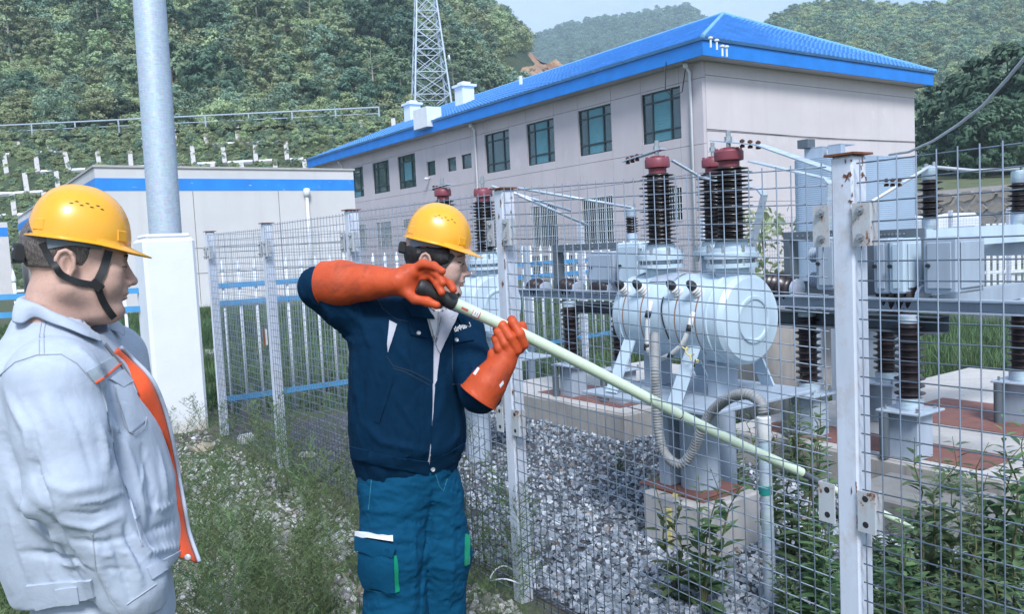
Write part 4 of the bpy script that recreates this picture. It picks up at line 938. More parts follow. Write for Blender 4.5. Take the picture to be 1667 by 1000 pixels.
def tank_unit(f0, f1, g, z, label, R=TRd, detail=True):
    L = f1-f0; root = thing('breaker_tank', label, 'circuit breaker', W(f0, g, z), -AZF)      # local y = FD along tank
    pr = [(.0, -.052), (R*.42, -.050), (R*.44, -.058), (R*.50, -.058), (R*.52, -.048), (R*.9, -.035), (R*.985, -.012), (R, .02), (R, L*.5), (R, L-.02), (R*.985, L+.012), (R*.9, L+.035), (.0, L+.05)]
    m = MB(); m.lathe([(max(r, .002), h) for r, h in pr], (0, 0, 0), (0, 1, 0), 56); m.build('tank_shell', MAT['tank'], root, smooth=True, sharp=28)
    for y in (.05, L-.05):
        m = MB(); m.lathe([(R+.001, 0), (R+.006, .002), (R+.006, .012), (R+.001, .014)], (0, y, 0), (0, 1, 0), 48); m.build('weld_band', MAT['tank'], root, smooth=True, sharp=30)
    for y in (.16, L-.10):
        for sx in (-1, 1):
            m = MB(); m.bar((sx*R*.9, y, -R*.55), (sx*R*1.55, y, -R-.165), .085, .012, Vector((sx, 0, .6))); m.build('foot_bracket', MAT['tank'], root)
        m = MB(); m.bar((0, y, -R+.01), (0, y, -R-.17), .06, .16, Vector((1, 0, 0))); m.build('saddle', MAT['equip'], root)
    m = MB(); m.bbox(-R-.17, R+.19, -.10, L+.10, -R-.19, -R-.172, .003); m.build('base_plate', MAT['equip'], root)
    if detail:
        m = MB(); a0 = math.radians(125); pts = []; n = 8
        for i in range(n+1):
            a = a0-math.radians(30)*i/n; pts.append((a))
        V = [(math.cos(a)*(R+.006), y, math.sin(a)*(R+.006)) for a in pts for y in (.36, .54)]; m.add(V, [(2*i, 2*i+1, 2*i+3, 2*i+2) for i in range(n)]); m.build('name_plate', MAT['galv'], root)
        for k, y in enumerate((L-.06, L-.20, .28, .14)):
            a = math.radians(142); p = Vector((math.cos(a)*(R-.01), y, math.sin(a)*(R-.01))); d = Vector((-.8, 0, .65)).normalized()
            m = MB(); m.lathe([(.032, 0), (.032, .02), (.026, .022), (.03, .035), (.026, .04), (.03, .05), (.02, .055)], p, d, 14); so = m.build('cable_gland', MAT['tape'], root, smooth=True, sharp=40)
            m = MB(); m.lathe([(.02, 0), (.024, .01), (.022, .03), (.012, .05)], p+d*.055, d, 12); m.build('gland_boot', MAT['black'], so, smooth=True)
        for y in (L*.5-.02,):
            m = MB(); pts = [(math.cos(a)*(R+.004), y+.02*math.sin(a*3), math.sin(a)*(R+.004)) for a in np.linspace(math.radians(150), math.radians(205), 10)]; m.tube(pts, .004, 5); m.build('thin_cable', MAT['black'], root)
        # rust runs under the glands (thin stained strips of the paint)
        t = NT('rust_run'); t.set(col=(.30, .15, .085), rough=.85)
        for y in (L-.075, L-.215, .265, .125):
            V = []; n = 16
            for i in range(n+1):
                a = math.radians(143+85*i/n); w_ = .005*(1-.6*i/n)
                V += [(math.cos(a)*(R+.0012), y-w_, math.sin(a)*(R+.0012)), (math.cos(a)*(R+.0012), y+w_, math.sin(a)*(R+.0012))]
            m = MB(); m.add(V, [(2*i, 2*i+1, 2*i+3, 2*i+2) for i in range(n)]); m.build('rust_stain', t.m, root)
    return root
tank_unit(TF0, TF1, TG, TZ, 'big pale grey-green horizontal cylinder tank behind the mesh, nearest breaker')
zf = TZ+TRd
bA = pg(1076, 440, TG); bB = pg(1192, 448, TG); hA = pg(1070, 254, TG).z; hB = pg(1201, 238, TG).z
# necks joining tank and bushings
def neck(p, label):
    root = thing('bushing_turret', label, 'turret', (p.x, p.y, zf-.06)); m = MB(); m.lathe([(.085, 0), (.085, .085), (.13, .09), (.13, .112)], n=28); m.build('turret', MAT['tank'], root, smooth=True, sharp=35)
neck(bA, 'short pale turret under the farther bushing of the near tank'); neck(bB, 'short pale turret under the nearest bushing')
bushing(bA, zf+.054, hA-zf-.054, 'red capped bushing on the far end of the near tank, left of the close pair')
bushing(bB, zf+.054, hB-zf-.054, 'nearest and tallest red capped bushing on the near tank', rsh=.105, cap=.070)
bC = pg(1166, 440, TG+.62); hC = pg(1166, 254, TG+.62).z
bushing(bC, zf+.054, hC-zf-.054, 'red capped bushing half hidden behind the nearest bushing')
t = thing('bushing_stand', 'grey steel stand under the half hidden bushing', 'stand', (bC.x, bC.y, 0)); m = MB(); m.cyl((0, 0, 0), (0, 0, zf+.05), .09, n=16); m.build('column', MAT['equip'], t, smooth=True, sharp=30)
# pedestal column, footing
cb = W(3.03, 3.25)
t = thing('tank_pedestal', 'grey steel column carrying the near tank', 'column', cb, -AZF); zp = TZ-TRd-.193
m = MB(); m.cyl((.03, .02, .295), (.03, .02, zp-.01), .105, .105, 24); m.build('column', MAT['equip'], t, smooth=True, sharp=30)
m = MB(); m.bbox(-.10, -.0, .12, .20, .295, zp-.01, .004); m.build('side_channel', MAT['equip'], t)
m = MB(); m.bbox(-.16, .18, -.14, .3, .285, .296, .003); m.build('foot_plate', MAT['plinth_paint'], t)
t = thing('concrete_footing', 'white concrete block footing under the near tank column', 'footing', W(2.80, 3.03), -AZF)
m = MB(); m.bbox(0, .43, 0, .44, -.05, .28, .012); m.build('block', MAT['concrete_light'], t); m = MB(); m.box(.06, .37, .06, .38, .281, .284); m.build('painted_top', MAT['plinth_paint'], t)
m = MB(); m.bar((-.006, .24, .22), (.05, .24, .295), .035, .004); m.bar((-.008, .24, .02), (-.006, .24, .22), .035, .004, Vector((1, 0, 0))); m.build('yellow_strap', MAT['yellowtape'], t)
# second tank farther left
f2 = pg(790, 480, TG).dot(FD)
tank_unit(f2-.12, f2+.62, TG, TZ, 'pale horizontal tank behind the navy worker head, farther breaker', detail=False)
for px, lb in ((792, 'red capped bushing touching the rusty post behind the navy worker'), (727, 'red capped bushing just above the navy worker helmet')):
    p = pg(px, 430, TG if px > 760 else TG+.1); hh = pg(px, 305, TG if px > 760 else TG+.1).z; neck(p, 'turret under the %s far bushing' % ('right' if px > 760 else 'left')); bushing(p, zf+.054, hh-zf-.054, lb, n=16)
t = thing('tank_pedestal', 'grey column under the farther tank', 'column', W(f2+.2, TG), 0); m = MB(); m.cyl((0, 0, 0), (0, 0, zp), .1, n=16); m.build('column', MAT['equip'], t, smooth=True, sharp=30)
# conductor bars
def Q(px, py, g): return pg(px, py, g)
def off(p, df=0, dg=0, dz=0): return p+FD*df+GD*dg+ZU*dz
tA = Vector((bA.x, bA.y, hA+.028)); tB = Vector((bB.x, bB.y, hB+.028)); tC = Vector((bC.x, bC.y, hC+.028))
lA = pg(1017, 263, TG); bar_thing([tA+(tA-lA)*.18, tA.lerp(lA, .35), lA], .05, .006, 'flat terminal bar with three rusty bolts on the far bushing of the near tank', [lA.lerp(tA, k) for k in (.1, .25, .4)])
rB = pg(1237, 236, TG-.02); bar_thing([tB-(rB-tB)*.5, tB, rB, pg(1372, 283, TG-.35), pg(1372, 330, TG-.35)], .05, .006, 'long flat bar sloping right from the nearest bushing towards the near post', [tB.lerp(rB, k) for k in (.45, .7, .95)])
bar_thing([pg(1224, 263, TG+.55), pg(1345, 291, TG+.4), pg(1352, 300, TG+.4), pg(1348, 372, TG+.4)], .05, .008, 'lower flat bar passing right of the nearest bushing and bending down')
bar_thing([off(tA, dg=.12, dz=-.05), pg(1140, 288, TG+.25), pg(1236, 308, TG+.3), pg(1244, 318, TG+.3), pg(1225, 400, TG+.3), pg(1222, 475, TG+.3)], .05, .008, 'bent flat bar running down right of the bushing pair')
lC = pg(1158, 247, TG+.62); bar_thing([tC, lC], .05, .006, 'short terminal plate on the half hidden bushing')
p7 = pg(727, 301, TG+.1); bar_thing([p7+FD*-.05, pg(706, 307, TG+.1)], .05, .006, 'flat terminal bar with rusty bolts above the navy worker helmet', [pg(x, 306, TG+.1) for x in (706, 711, 716)])
# thin rods between bushing 2 and the posts
for a, b, lb in (((800, 303), (930, 343), 'thin conductor rod left of the bushings'), ((845, 318), (960, 368), 'thin lower conductor rod left of the bushings'), ((842, 306), (1028, 338), 'longest thin conductor rod reaching the small insulator')):
    p, q = pg(a[0], a[1], TG+.3), pg(b[0], b[1], TG+.9); t = thing('conductor_rod', lb, 'rod', p); m = MB(); m.tube([(0, 0, 0), q-p], .011, 6); m.build('rod', MAT['galv'], t, smooth=True)
# corrugated conduits
def conduit(pts, r, label, pipe=None):
    # smooth the polyline
    P_ = [Vector(p) for p in pts]; out = []
    for i in range(len(P_)-1):
        p0, p1, p2, p3 = P_[max(i-1, 0)], P_[i], P_[i+1], P_[min(i+2, len(P_)-1)]
        n = max(3, int((p2-p1).length/.0035))
        for k in range(n):
            t = k/n; out.append(.5*((2*p1)+(p2-p0)*t+(2*p0-5*p1+4*p2-p3)*t*t+(3*p1-p0-3*p2+p3)*t**3))
    out.append(P_[-1]); b = out[0]; rs = [r*(1+.09*math.sin(i*2*math.pi/4.0)) for i in range(len(out))]
    root = thing('corrugated_conduit', label, 'conduit', b); m = MB(); m.tube([p-b for p in out], rs, 12); m.build('hose', MAT['conduit'], root, smooth=True); return root, out
gc = TG-.42
hp = [pg(1066, 545, gc+.1), pg(1066, 600, gc), pg(1068, 650, gc), pg(1072, 700, gc), pg(1082, 738, gc), pg(1105, 757, gc), pg(1125, 740, gc+.02), pg(1140, 705, gc+.02), pg(1158, 672, gc+.02), pg(1185, 650, gc), pg(1215, 642, gc-.02), pg(1238, 655, gc-.03), pg(1243, 672, gc-.03)]
conduit(hp, .024, 'grey corrugated hose looping from the near tank down and up to the standing pipe')
pp = pg(1243, 680, gc-.03)
t = thing('standing_pipe', 'grey vertical pipe with a green tape ring in front of the near tank', 'pipe', (pp.x, pp.y, 0)); pz = pp.z
m = MB(); m.cyl((0.01, 0, -.05), (0, 0, pz), .027, n=20); m.build('pipe', MAT['galv'], t, smooth=True, sharp=40)
m = MB(); m.lathe([(.030, 0), (.031, .002), (.031, .10), (.027, .104)], (0, 0, pz-.10), n=20); m.build('white_tape_wrap', MAT['tape'], t, smooth=True, sharp=40)
zg = pg(1245, 797, gc-.03).z
m = MB(); m.lathe([(.0285, -.02), (.0295, -.019), (.0295, .019), (.0285, .02)], (0, 0, zg), n=20); m.build('green_tape', MAT['greentape'], t, smooth=True, sharp=40)
def braid(pts, r, label, mat='tape', name='wrapped_cable'):
    b = Vector(pts[0]); root = thing(name, label, 'cable', b); m = MB(); m.tube([Vector(p)-b for p in pts], r, 8); m.build('cable', MAT[mat], root, smooth=True)
    for k in (1, len(pts)-2):
        m = MB(); a = Vector(pts[k])-b; d = (Vector(pts[k])-Vector(pts[k-1])).normalized(); m.cyl(a-d*.018, a+d*.018, r*1.15, n=8); m.build('black_tape', MAT['black'], root, smooth=True)
gt = TG-TRd-.03
braid([pg(1060, 490, gt), pg(1055, 512, gt-.02), pg(1054, 540, gt-.02), pg(1053, 565, gt-.02), pg(1062, 585, gt-.02)], .014, 'white taped cable down the left of the near tank')
braid([pg(1128, 508, gt), pg(1122, 535, gt-.02), pg(1112, 560, gt-.03), pg(1092, 578, gt-.02), pg(1068, 588, gt-.02)], .013, 'white taped cable curving across the middle of the near tank')
pts = []
for i in range(60):
    k = i/59; a = k*22; c = pg(1110+26*k, 556+38*k, gt-.03); pts.append(c+Vector((math.cos(a), 0, math.sin(a)))*.014)
braid(pts, .0035, 'thin pale spiral cable hanging at the tank foot', 'yellowtape', 'spiral_cable')

# ------------------------------------------------------------------ plinths
def plinth(f0, f1, g0, g1, h, label, tops):
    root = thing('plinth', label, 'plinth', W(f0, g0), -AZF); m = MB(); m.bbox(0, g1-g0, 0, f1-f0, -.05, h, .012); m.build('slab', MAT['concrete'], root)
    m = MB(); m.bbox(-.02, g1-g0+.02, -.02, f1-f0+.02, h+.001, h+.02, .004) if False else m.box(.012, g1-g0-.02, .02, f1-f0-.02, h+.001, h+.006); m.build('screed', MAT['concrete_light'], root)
    for a in tops: m = MB(); m.box(a[0]-g0, a[1]-g0, a[2]-f0, a[3]-f0, h+.007, h+.011); m.build('painted_patch', MAT['plinth_paint'], root)
plinth(4.94, 7.0, 4.46, 6.7, .227, 'low concrete plinth in the middle behind the gravel', [(4.60, 5.15, 5.15, 6.3)])
plinth(2.12, 4.1, 4.62, 8.2, .227, 'wide concrete plinth at the right behind the nearest post', [(4.75, 5.15, 2.3, 3.9), (5.7, 6.6, 2.3, 3.5)])
t = thing('rear_footing', 'tall rough concrete footing right of the near tank', 'footing', W(4.35, 5.4), -AZF); m = MB(); m.bbox(0, .7, 0, .5, 0, .98, .02); m.build('block', MAT['concrete'], t)
m = MB(); m.bbox(.9, 1.6, .2, .7, 0, .9, .02); m.build('block', MAT['concrete_light'], t)
t = thing('dark_duct', 'dark square duct block at the plinth corner behind the nearest post', 'duct', W(2.35, 4.0), -AZF); m = MB(); m.bbox(0, .5, -.25, .35, -.05, .2, .01); m.build('block', MAT['concrete_dark'], t)

# ------------------------------------------------------------------ post insulators on pedestals
def pins(f, g, label, ztop=1.10, zi0=.60, n=10, zb=.235, rsh=.088, stand=True, group='brown post insulators'):
    root = thing('post_insulator', label, 'insulator', W(f, g), -AZF, group)
    m = MB(); m.lathe([(.075, zi0-.07), (.075, zi0-.005), (.06, zi0)], n=24); m.build('lower_cap', MAT['galv'], root, smooth=True, sharp=40)
    m = MB(); m.lathe(sheds(zi0, ztop-.05, n, .058, rsh, rsh*.97), n=32); m.build('ribbed_insulator', MAT['porcelain'], root, smooth=True, sharp=50)
    m = MB(); m.lathe([(.055, ztop-.052), (.06, ztop-.048), (.06, ztop-.005), (.05, ztop)], n=24); m.build('upper_cap', MAT['galv'], root, smooth=True, sharp=40)
    m = MB(); m.bbox(-.14, .14, -.14, .14, zi0-.085, zi0-.071, .003); m.build('mount_plate', MAT['galv'], root)
    for sx in (-1, 1):
        for sy in (-1, 1): m = MB(); m.cyl((sx*.1, sy*.1, zi0-.09), (sx*.1, sy*.1, zi0-.045), .009, n=6); m.build('mount_bolt', MAT['bolt'], root)
    if stand:
        m = MB(); m.bbox(-.08, .09, -.09, .09, zb, zi0-.086, .003); m.build('box_pedestal', MAT['equip'], root)
        m = MB(); m.cyl((-.13, .09, zb), (-.13, .09, zi0-.086), .03, n=12); m.build('dark_leg', MAT['equip_dark'], root, smooth=True, sharp=40)
    return root
BG = 4.92
for px, f, lb in ((930, 5.95, 'brown post insulator on the middle plinth, farther left one'), (1010, 5.38, 'brown post insulator on the middle plinth, nearer the pole'),
              (1315, 3.55, 'brown post insulator right of the near tank'), (1480, 2.74, 'brown post insulator right of the nearest post, on the right plinth')):
    g = {930: 4.72, 1010: 4.81, 1315: 4.86, 1480: 4.77}[px]; f = pg(px, 560, g).dot(FD); pins(f, g, lb)
pins(2.70, 6.12, 'brown post insulator at the right picture edge'); pins(3.35, 5.55, 'brown post insulator behind the one right of the nearest post', zb=.235)
# ------------------------------------------------------------------ beams
def beam(f0, g0, f1, g1, z0, z1, w, label, mat='equip', holes=0):
    a, b = W(f0, g0), W(f1, g1); L = (b-a).length; ang = math.atan2((b-a).y, (b-a).x); root = thing('steel_beam', label, 'beam', a, ang)
    m = MB(); t_ = .008; m.box(0, L, -w/2, w/2, z1-t_, z1); m.box(0, L, -w/2, w/2, z0, z0+t_); m.box(0, L, -w/2, -w/2+t_, z0+t_, z1-t_); m.build('channel', MAT[mat], root)
    return root
beam(1.6, BG-.1, 7.0, BG-.1, 1.115, 1.195, .09, 'long grey steel beam running behind the near tank from left to right edge')
beam(5.15, BG-.1, 6.2, BG-.1, .99, 1.09, .14, 'short deep beam on the two middle plinth insulators', 'equip_dark')
beam(2.55, BG-.1, 3.85, BG-.1, .99, 1.095, .14, 'short deep beam on the insulators right of the near tank', 'equip_dark')
beam(2.74, BG+.05, 2.72, 6.9, 1.10, 1.20, .1, 'grey beam running away right from the nearest post')
# drum insulators lying across the beam
def drum(px, py, label, r=.125, rot=0, g=BG+.02, L=.26):
    p = pg(px, py, g); root = thing('drum_insulator', label, 'insulator', p, -AZF, 'dark drum insulators on the long beam')
    m = MB(); pr = []; n = 5
    for i in range(n): z = -L/2+L*i/n; R = r*math.sqrt(max(.2, 1-((i-(n-1)/2)/(n/1.4))**2)); pr += [(R*.72, z), (R*.97, z+L/n*.4), (R, z+L/n*.55), (R*.75, z+L/n*.85)]
    m.lathe(pr, (0, 0, 0), (.1, 1, .1), 28); m.build('ribs', MAT['porcelain'], root, smooth=True, sharp=50)
    m = MB(); m.lathe([(.012, 0), (.07, .01), (.07, .03), (.04, .035)], Vector((-.02, -L/2-.045, 0)), (.1, 1, .1), 16); m.build('ring_clamp', MAT['galv'], root, smooth=True, sharp=40)
for px, lb in ((876, 'dark ribbed drum on the beam, leftmost'), (928, 'dark ribbed drum on the beam, second from the left'), (983, 'dark ribbed drum on the beam left of the near tank'), (1270, 'dark ribbed drum on the beam right of the near tank'), (1466, 'dark ribbed drum on the beam right of the nearest post')):
    drum(px, {876: 470, 928: 470, 983: 470, 1270: 470, 1466: 482}[px], lb, r=.10 if px < 1000 else .115)
# ------------------------------------------------------------------ cabinets and frames on the beam
def cabinet(f, g, z0, z1, wf, wg, label, mat='equip', coil=True, group=None):
    root = thing('equipment_cabinet', label, 'cabinet', W(f, g), -AZF, group); m = MB(); m.bbox(0, wg, 0, wf, z0, z1, .012); m.build('box', MAT[mat], root)
    m = MB(); m.bbox(-.012, -.002, .03, wf-.03, z0+.03, z1-.03, .004); m.build('door', MAT[mat], root)
    m = MB(); m.bbox(.03, wg-.03, -.012, -.002, z0+.03, z1-.03, .004); m.build('side_cover', MAT[mat], root)
    m = MB(); m.cyl((-.03, wf*.8, (z0+z1)/2), (-.012, wf*.8, (z0+z1)/2), .012, n=8); m.build('knob', MAT['black'], root)
    if coil:
        for zz in (z0+.06, z1-.12):
            m = MB(); pr = []
            for i in range(8): pr += [(.038, i*.016), (.052, i*.016+.006), (.052, i*.016+.010)]
            pr.append((.038, .13)); m.lathe(pr, (wg*.5, wf, zz), (0, 1, 0), 20); m.build('ribbed_grey_bushing', MAT['equip'], root, smooth=True, sharp=50)
    return root
def cab_px(x0, x1, yt, yb, g, wg, label, mat='equip', coil=True):
    a = pg(x1, yt, g); b = pg(x0, yb, g); cabinet(a.dot(FD), g, b.z, a.z, b.dot(FD)-a.dot(FD), wg, label, mat, coil)
cab_px(957, 998, 409, 461, BG-.05, .3, 'small blue-grey cabinet on the beam, leftmost')
cab_px(1006, 1042, 394, 470, BG-.18, .35, 'pale tall cabinet beside the small left cabinet', 'tank')
cab_px(1328, 1363, 385, 472, BG-.1, .3, 'blue-grey cabinet just left of the nearest post')
cab_px(1422, 1448, 388, 478, BG-.1, .3, 'blue-grey cabinet just right of the nearest post', coil=False)
cab_px(1447, 1472, 388, 478, BG-.12, .2, 'pale cabinet right of the nearest post', 'tank', False)
cab_px(1503, 1558, 385, 478, BG-.1, .32, 'larger blue-grey cabinet second right of the nearest post', coil=False)
def frame_px(x0, x1, yt, yb, g, label, mat='equip_dark', post=.05):
    a = pg(x0, yt, g); b = pg(x1, yt, g); z0 = pg(x0, yb, g).z; root = thing('steel_portal', label, 'frame', W(b.dot(FD), g), -AZF); L = (a-b).dot(FD); z1 = a.z
    m = MB(); m.box(-.05, .05, -post/2, L+post/2, z1-.06, z1); m.build('header', MAT[mat], root)
    for y in (0, L): m = MB(); m.box(-.05, .05, y-post/2, y+post/2, z0, z1-.062); m.build('upright', MAT[mat], root)
    for k in range(8): m = MB(); y = .05+k*(L-.1)/7; m.cyl((-.056, y, z1-.03), (-.05, y, z1-.03), .007, n=8); m.build('bolt', MAT['bolt'], root)
frame_px(908, 1003, 399, 480, BG+.14, 'dark grey bolted frame around the left cabinet')
frame_px(1287, 1372, 378, 520, BG+.12, 'dark grey bolted frame left of the nearest post')
frame_px(1424, 1492, 375, 480, BG+.12, 'dark grey bolted frame right of the nearest post')
t = thing('grey_upright', 'thin grey upright left of the bolted frame', 'post', pg(860, 480, BG+.3)-ZU*1.1, -AZF); m = MB(); m.bbox(-.03, .03, -.03, .03, 0, 1.62, .004); m.build('tube', MAT['equip'], t)
# upper beam with small insulators at right
ub0, ub1 = pg(1500, 374, BG+.3), pg(1700, 362, BG+1.35)
t = thing('upper_beam', 'pale upper steel beam with small insulators at the right edge', 'beam', ub0); d = (ub1-ub0)
m = MB(); m.bar((0, 0, -.06), d+Vector((0, 0, -.06)), .08, .12); m.build('channel', MAT['tank'], t)
t = thing('cross_beam', 'brownish grey cross beam under the upper beam at the right edge', 'beam', pg(1555, 403, BG+.9)); m = MB(); m.bar((0, 0, 0), pg(1760, 400, BG+1.6)-pg(1555, 403, BG+.9), .05, .12); m.build('channel', MAT['equip'], t)
def small_ins(p, label, H=.36, r=.072, n=6):
    root = thing('small_insulator', label, 'insulator', p, 0, 'small dark insulators'); m = MB(); m.lathe([(.045, 0), (.048, .01), (.048, .07), (.036, .075)], n=24); m.build('base', MAT['galv'], root, smooth=True, sharp=40)
    m = MB(); m.lathe(sheds(.075, H-.085, n, .04, r, r*.95), n=28); m.build('ribs', MAT['porcelain'], root, smooth=True, sharp=50)
    m = MB(); m.lathe([(.042, H-.085), (.045, H-.08), (.045, H-.01), (.03, H)], n=24); m.build('cap', MAT['galv'], root, smooth=True, sharp=40)
    m = MB(); m.cyl((.03, 0, H-.01), (.03, 0, H+.03), .01, n=6); m.cyl((-.02, 0, H-.01), (-.02, 0, H+.02), .014, n=8); m.build('terminal', MAT['bolt'], root)
k1 = (1513-1500)/200; small_ins(ub0+d*k1, 'small dark insulator on the upper beam right of the nearest post', .40, .082); small_ins(ub0+d*.78, 'small dark insulator at the right picture edge')
pS = pg(1029, 393, BG); small_ins(pS, 'small dark insulator left of the bushings above the pale cabinet', .29, .062, 6)
t = thing('conductor_wire', 'pale wire linking the two small insulators at the right', 'wire', ub0+d*k1+ZU*.4)
q0 = Vector((0, 0, .0)); q1 = d*(.78-k1)+Vector((0, 0, -.03)); m = MB(); m.tube([pg(1420, 328, BG-.5)-t.location, q0, q0.lerp(q1, .5)-ZU*.02, q1], .012, 6); m.build('wire', MAT['cable'], t, smooth=True)
# rusty bolted bar stub right of the nearest post
sb = pg(1436, 298, BG-.9); bar_thing([sb, pg(1468, 297, BG-.9)], .05, .006, 'bar stub with rusty bolts just right of the nearest post', [pg(x, 297, BG-.9) for x in (1443, 1453, 1464)])
# overhead cable
t = thing('overhead_cable', 'thick pale cable sagging across the sky at the right', 'cable', pg(1448, 252, BG+.9)); m = MB()
cp = [(1448, 252), (1480, 247), (1520, 229), (1560, 203), (1600, 172), (1640, 128), (1680, 80), (1720, 28)]
m.tube([pg(x, y, BG+.9-.25*i)-t.location for i, (x, y) in enumerate(cp)], .009, 8); m.build('cable', MAT['cable'], t, smooth=True)
# ribbed transformer housing
def housing():
    g = 5.9; a, b = pg(1283, 262, g), pg(1452, 262, g+.0); f1, f0 = a.dot(FD), b.dot(FD)+.42; zt = pg(1283, 262, g).z; zb = 1.22
    root = thing('ribbed_housing', 'big pale blue-grey finely ribbed metal housing behind the nearest post', 'transformer housing', W(f0, g), -AZF); L = f1-f0
    D = 1.15; R = .12; pl = []
    for cx, cy, a0 in ((R, R, 180), (D-R, R, 270), (D-R, L-R, 0), (R, L-R, 90)):
        for k in range(7): an = math.radians(a0+90*k/6); pl.append((cx+R*math.cos(an), cy+R*math.sin(an)))
    m = MB(); n = len(pl); nr = 60; V = []; 
    for j in range(nr*2+1):
        z = zb+(zt-zb)*j/(nr*2); s = .0 if j % 2 else .0013
        for (x, y) in pl: V.append((x+(s if x < D/2 else -s), y+(s if y < L/2 else -s), z))
    F = [(j*n+i, j*n+(i+1) % n, (j+1)*n+(i+1) % n, (j+1)*n+i) for j in range(nr*2) for i in range(n)]+[tuple(nr*2*n+i for i in range(n))]
    m.add(V, F); m.build('ribbed_shell', simple('ribbed_sheet', (.34, .44, .56), .5, .1, .10, 2, .05), root)
    for y0, y1 in ((.1, L*.45), (L*.55, L-.05)):
        m = MB(); m.box(.15, .21, y0, y1, zt+.002, zt+.09); m.box(.15, .35, y0, y1, zt+.092, zt+.10); m.build('top_channel', MAT['equip'], root)
    m = MB(); m.box(.1, .2, L-.12, L-.02, zt+.1, zt+.17); m.build('top_bracket', MAT['equip_dark'], root)
    m = MB(); m.box(.05, D-.05, .05, L-.05, zb-.16, zb-.002); m.build('base_rail', MAT['equip_dark'], root)
    for y in (.12, L-.12):
        for x in (.12, D-.12): m = MB(); m.box(x-.05, x+.05, y-.05, y+.05, .1, zb-.162); m.build('leg', MAT['equip'], root)
housing()
# ------------------------------------------------------------------ background at the right
def bg_right():
    t = thing('white_box_cabin', 'white box shaped cabin behind the far mesh at the right', 'cabin', P(1600, 420, 19.5)*1, -AZF); t.location.z = 0
    m = MB(); m.bbox(-1.9, 0, 0, 2.6, 0, 1.9, .12); m.build('body', MAT['white_clean'], t)
    m = MB(); m.bbox(-1.5, -.4, -.02, -.005, 1.1, 1.6, .01) ; m.build('panel', MAT['equip'], t)
    root = thing('white_pale_fence', 'white upright board fence at the right edge behind the far mesh', 'fence', P(1606, 420, 18.5), 0); root.location.z = 0
    pm = MB(); pm.bbox(0, .085, 0, .02, .2, 1.62, .006); me = pm.mesh('pale', MAT['white_clean'])
    for i in range(16): link('pale', me, root, (i*.15, i*.02, 0))
    for z in (.5, 1.35): m = MB(); m.box(-.02, 2.4, .03, .06, z, z+.07); m.build('rail', MAT['white_clean'], root)
    # stone retaining wall
    a, b = P(1478, 335, 36), P(1760, 335, 30); a.z = 0; b.z = 0; L = (b-a).length; ang = math.atan2((b-a).y, (b-a).x)
    root = thing('stone_wall', 'long low stone retaining wall at the right behind the switchyard', 'retaining wall', a, ang); m = MB(); m.box(-6, L, .1, 1.2, -.2, 3.1); m.build('mortar', MAT['concrete_light'], root)
    r = random.Random(4); sms = []
    for k in range(5):
        mm = MB(); pl = [(math.cos(t_)*.42*r.uniform(.8, 1.05), math.sin(t_)*.24*r.uniform(.85, 1.05)) for t_ in np.linspace(0, 6.28, 8)[:-1]]
        mm.prism(pl, 0, .16, Matrix(((1, 0, 0, 0), (0, 0, -1, .1), (0, 1, 0, 0), (0, 0, 0, 1)))); sms.append(mm.mesh('stone', MAT['stone_w']))
    z = .25; row = 0
    while z < 3.0:
        x = -5.8+(row % 2)*.4
        while x < L-.3:
            o = link('stone', sms[r.randrange(5)], root, (x+r.uniform(-.05, .05), r.uniform(0, .05), z+r.uniform(-.04, .04))); o.rotation_euler = (0, r.uniform(-.2, .2), 0); x += .88
        z += .5; row += 1
    m = MB(); yb = 44; m.add([(P(1470, 300, yb).x-6, yb-6, 3.0), (P(1800, 300, yb).x+14, yb-8, 3.0), (P(1800, 300, yb).x+20, yb+40, 7.5), (P(1470, 300, yb).x-4, yb+40, 7.0)], [(0, 1, 2, 3)])
    t2 = NT('bank_grass'); n = t2.noise(.8, 8, .65); t2.set(col=t2.ramp(n, [(.3, (.06, .085, .035)), (.7, (.16, .17, .09))]), rough=.95); t2.bump(t2.noise(5, 6), .8, .2)
    tag(m.build('grass_bank', t2.m), kind='structure')
bg_right()
# ================================================================== weeds, grass, rocks
def feather_mesh(seed, H, nb=26, per=9):
    r = np.random.default_rng(seed); rr = random.Random(seed); m = MB(); st = [Vector((0, 0, -.02))]
    for k in range(1, 6): st.append(Vector((rr.uniform(-.03, .03)*k*.5, rr.uniform(-.03, .03)*k*.5, H*k/5)))
    m.tube(st, [.004, .0035, .003, .0024, .0016, .0008], 4); stem = m.mesh('stem', MAT['stem'])
    V = []; F = []
    for b in range(nb):
        t = .12+.86*b/nb; i = min(4, int(t*5)); base = st[i].lerp(st[i+1], t*5-i); a = rr.uniform(0, 6.28); L = H*.42*(1-t*.72)*rr.uniform(.7, 1.2)
        d = Vector((math.cos(a), math.sin(a), rr.uniform(.5, 1.1))).normalized()
        for k in range(per):
            p = base+d*(L*(k+1)/per); a2 = rr.uniform(0, 6.28); e = (d*.7+Vector((math.cos(a2), math.sin(a2), rr.uniform(-.1, .6)))*.9).normalized()*rr.uniform(.018, .038); w_ = e.cross(Vector((rr.random(), rr.random(), .3))).normalized()*.0022
            n = len(V); V += [p-w_, p+w_, p+e+w_*.4, p+e-w_*.4]; F.append((n, n+1, n+2, n+3))
        n = len(V); w_ = d.cross(ZU).normalized()*.0012; V += [base-w_, base+w_, base+d*L+w_*.5, base+d*L-w_*.5]; F.append((n, n+1, n+2, n+3))
    m = MB(); m.add(V, F); return stem, m.mesh('foliage', MAT['leaf_feather'])
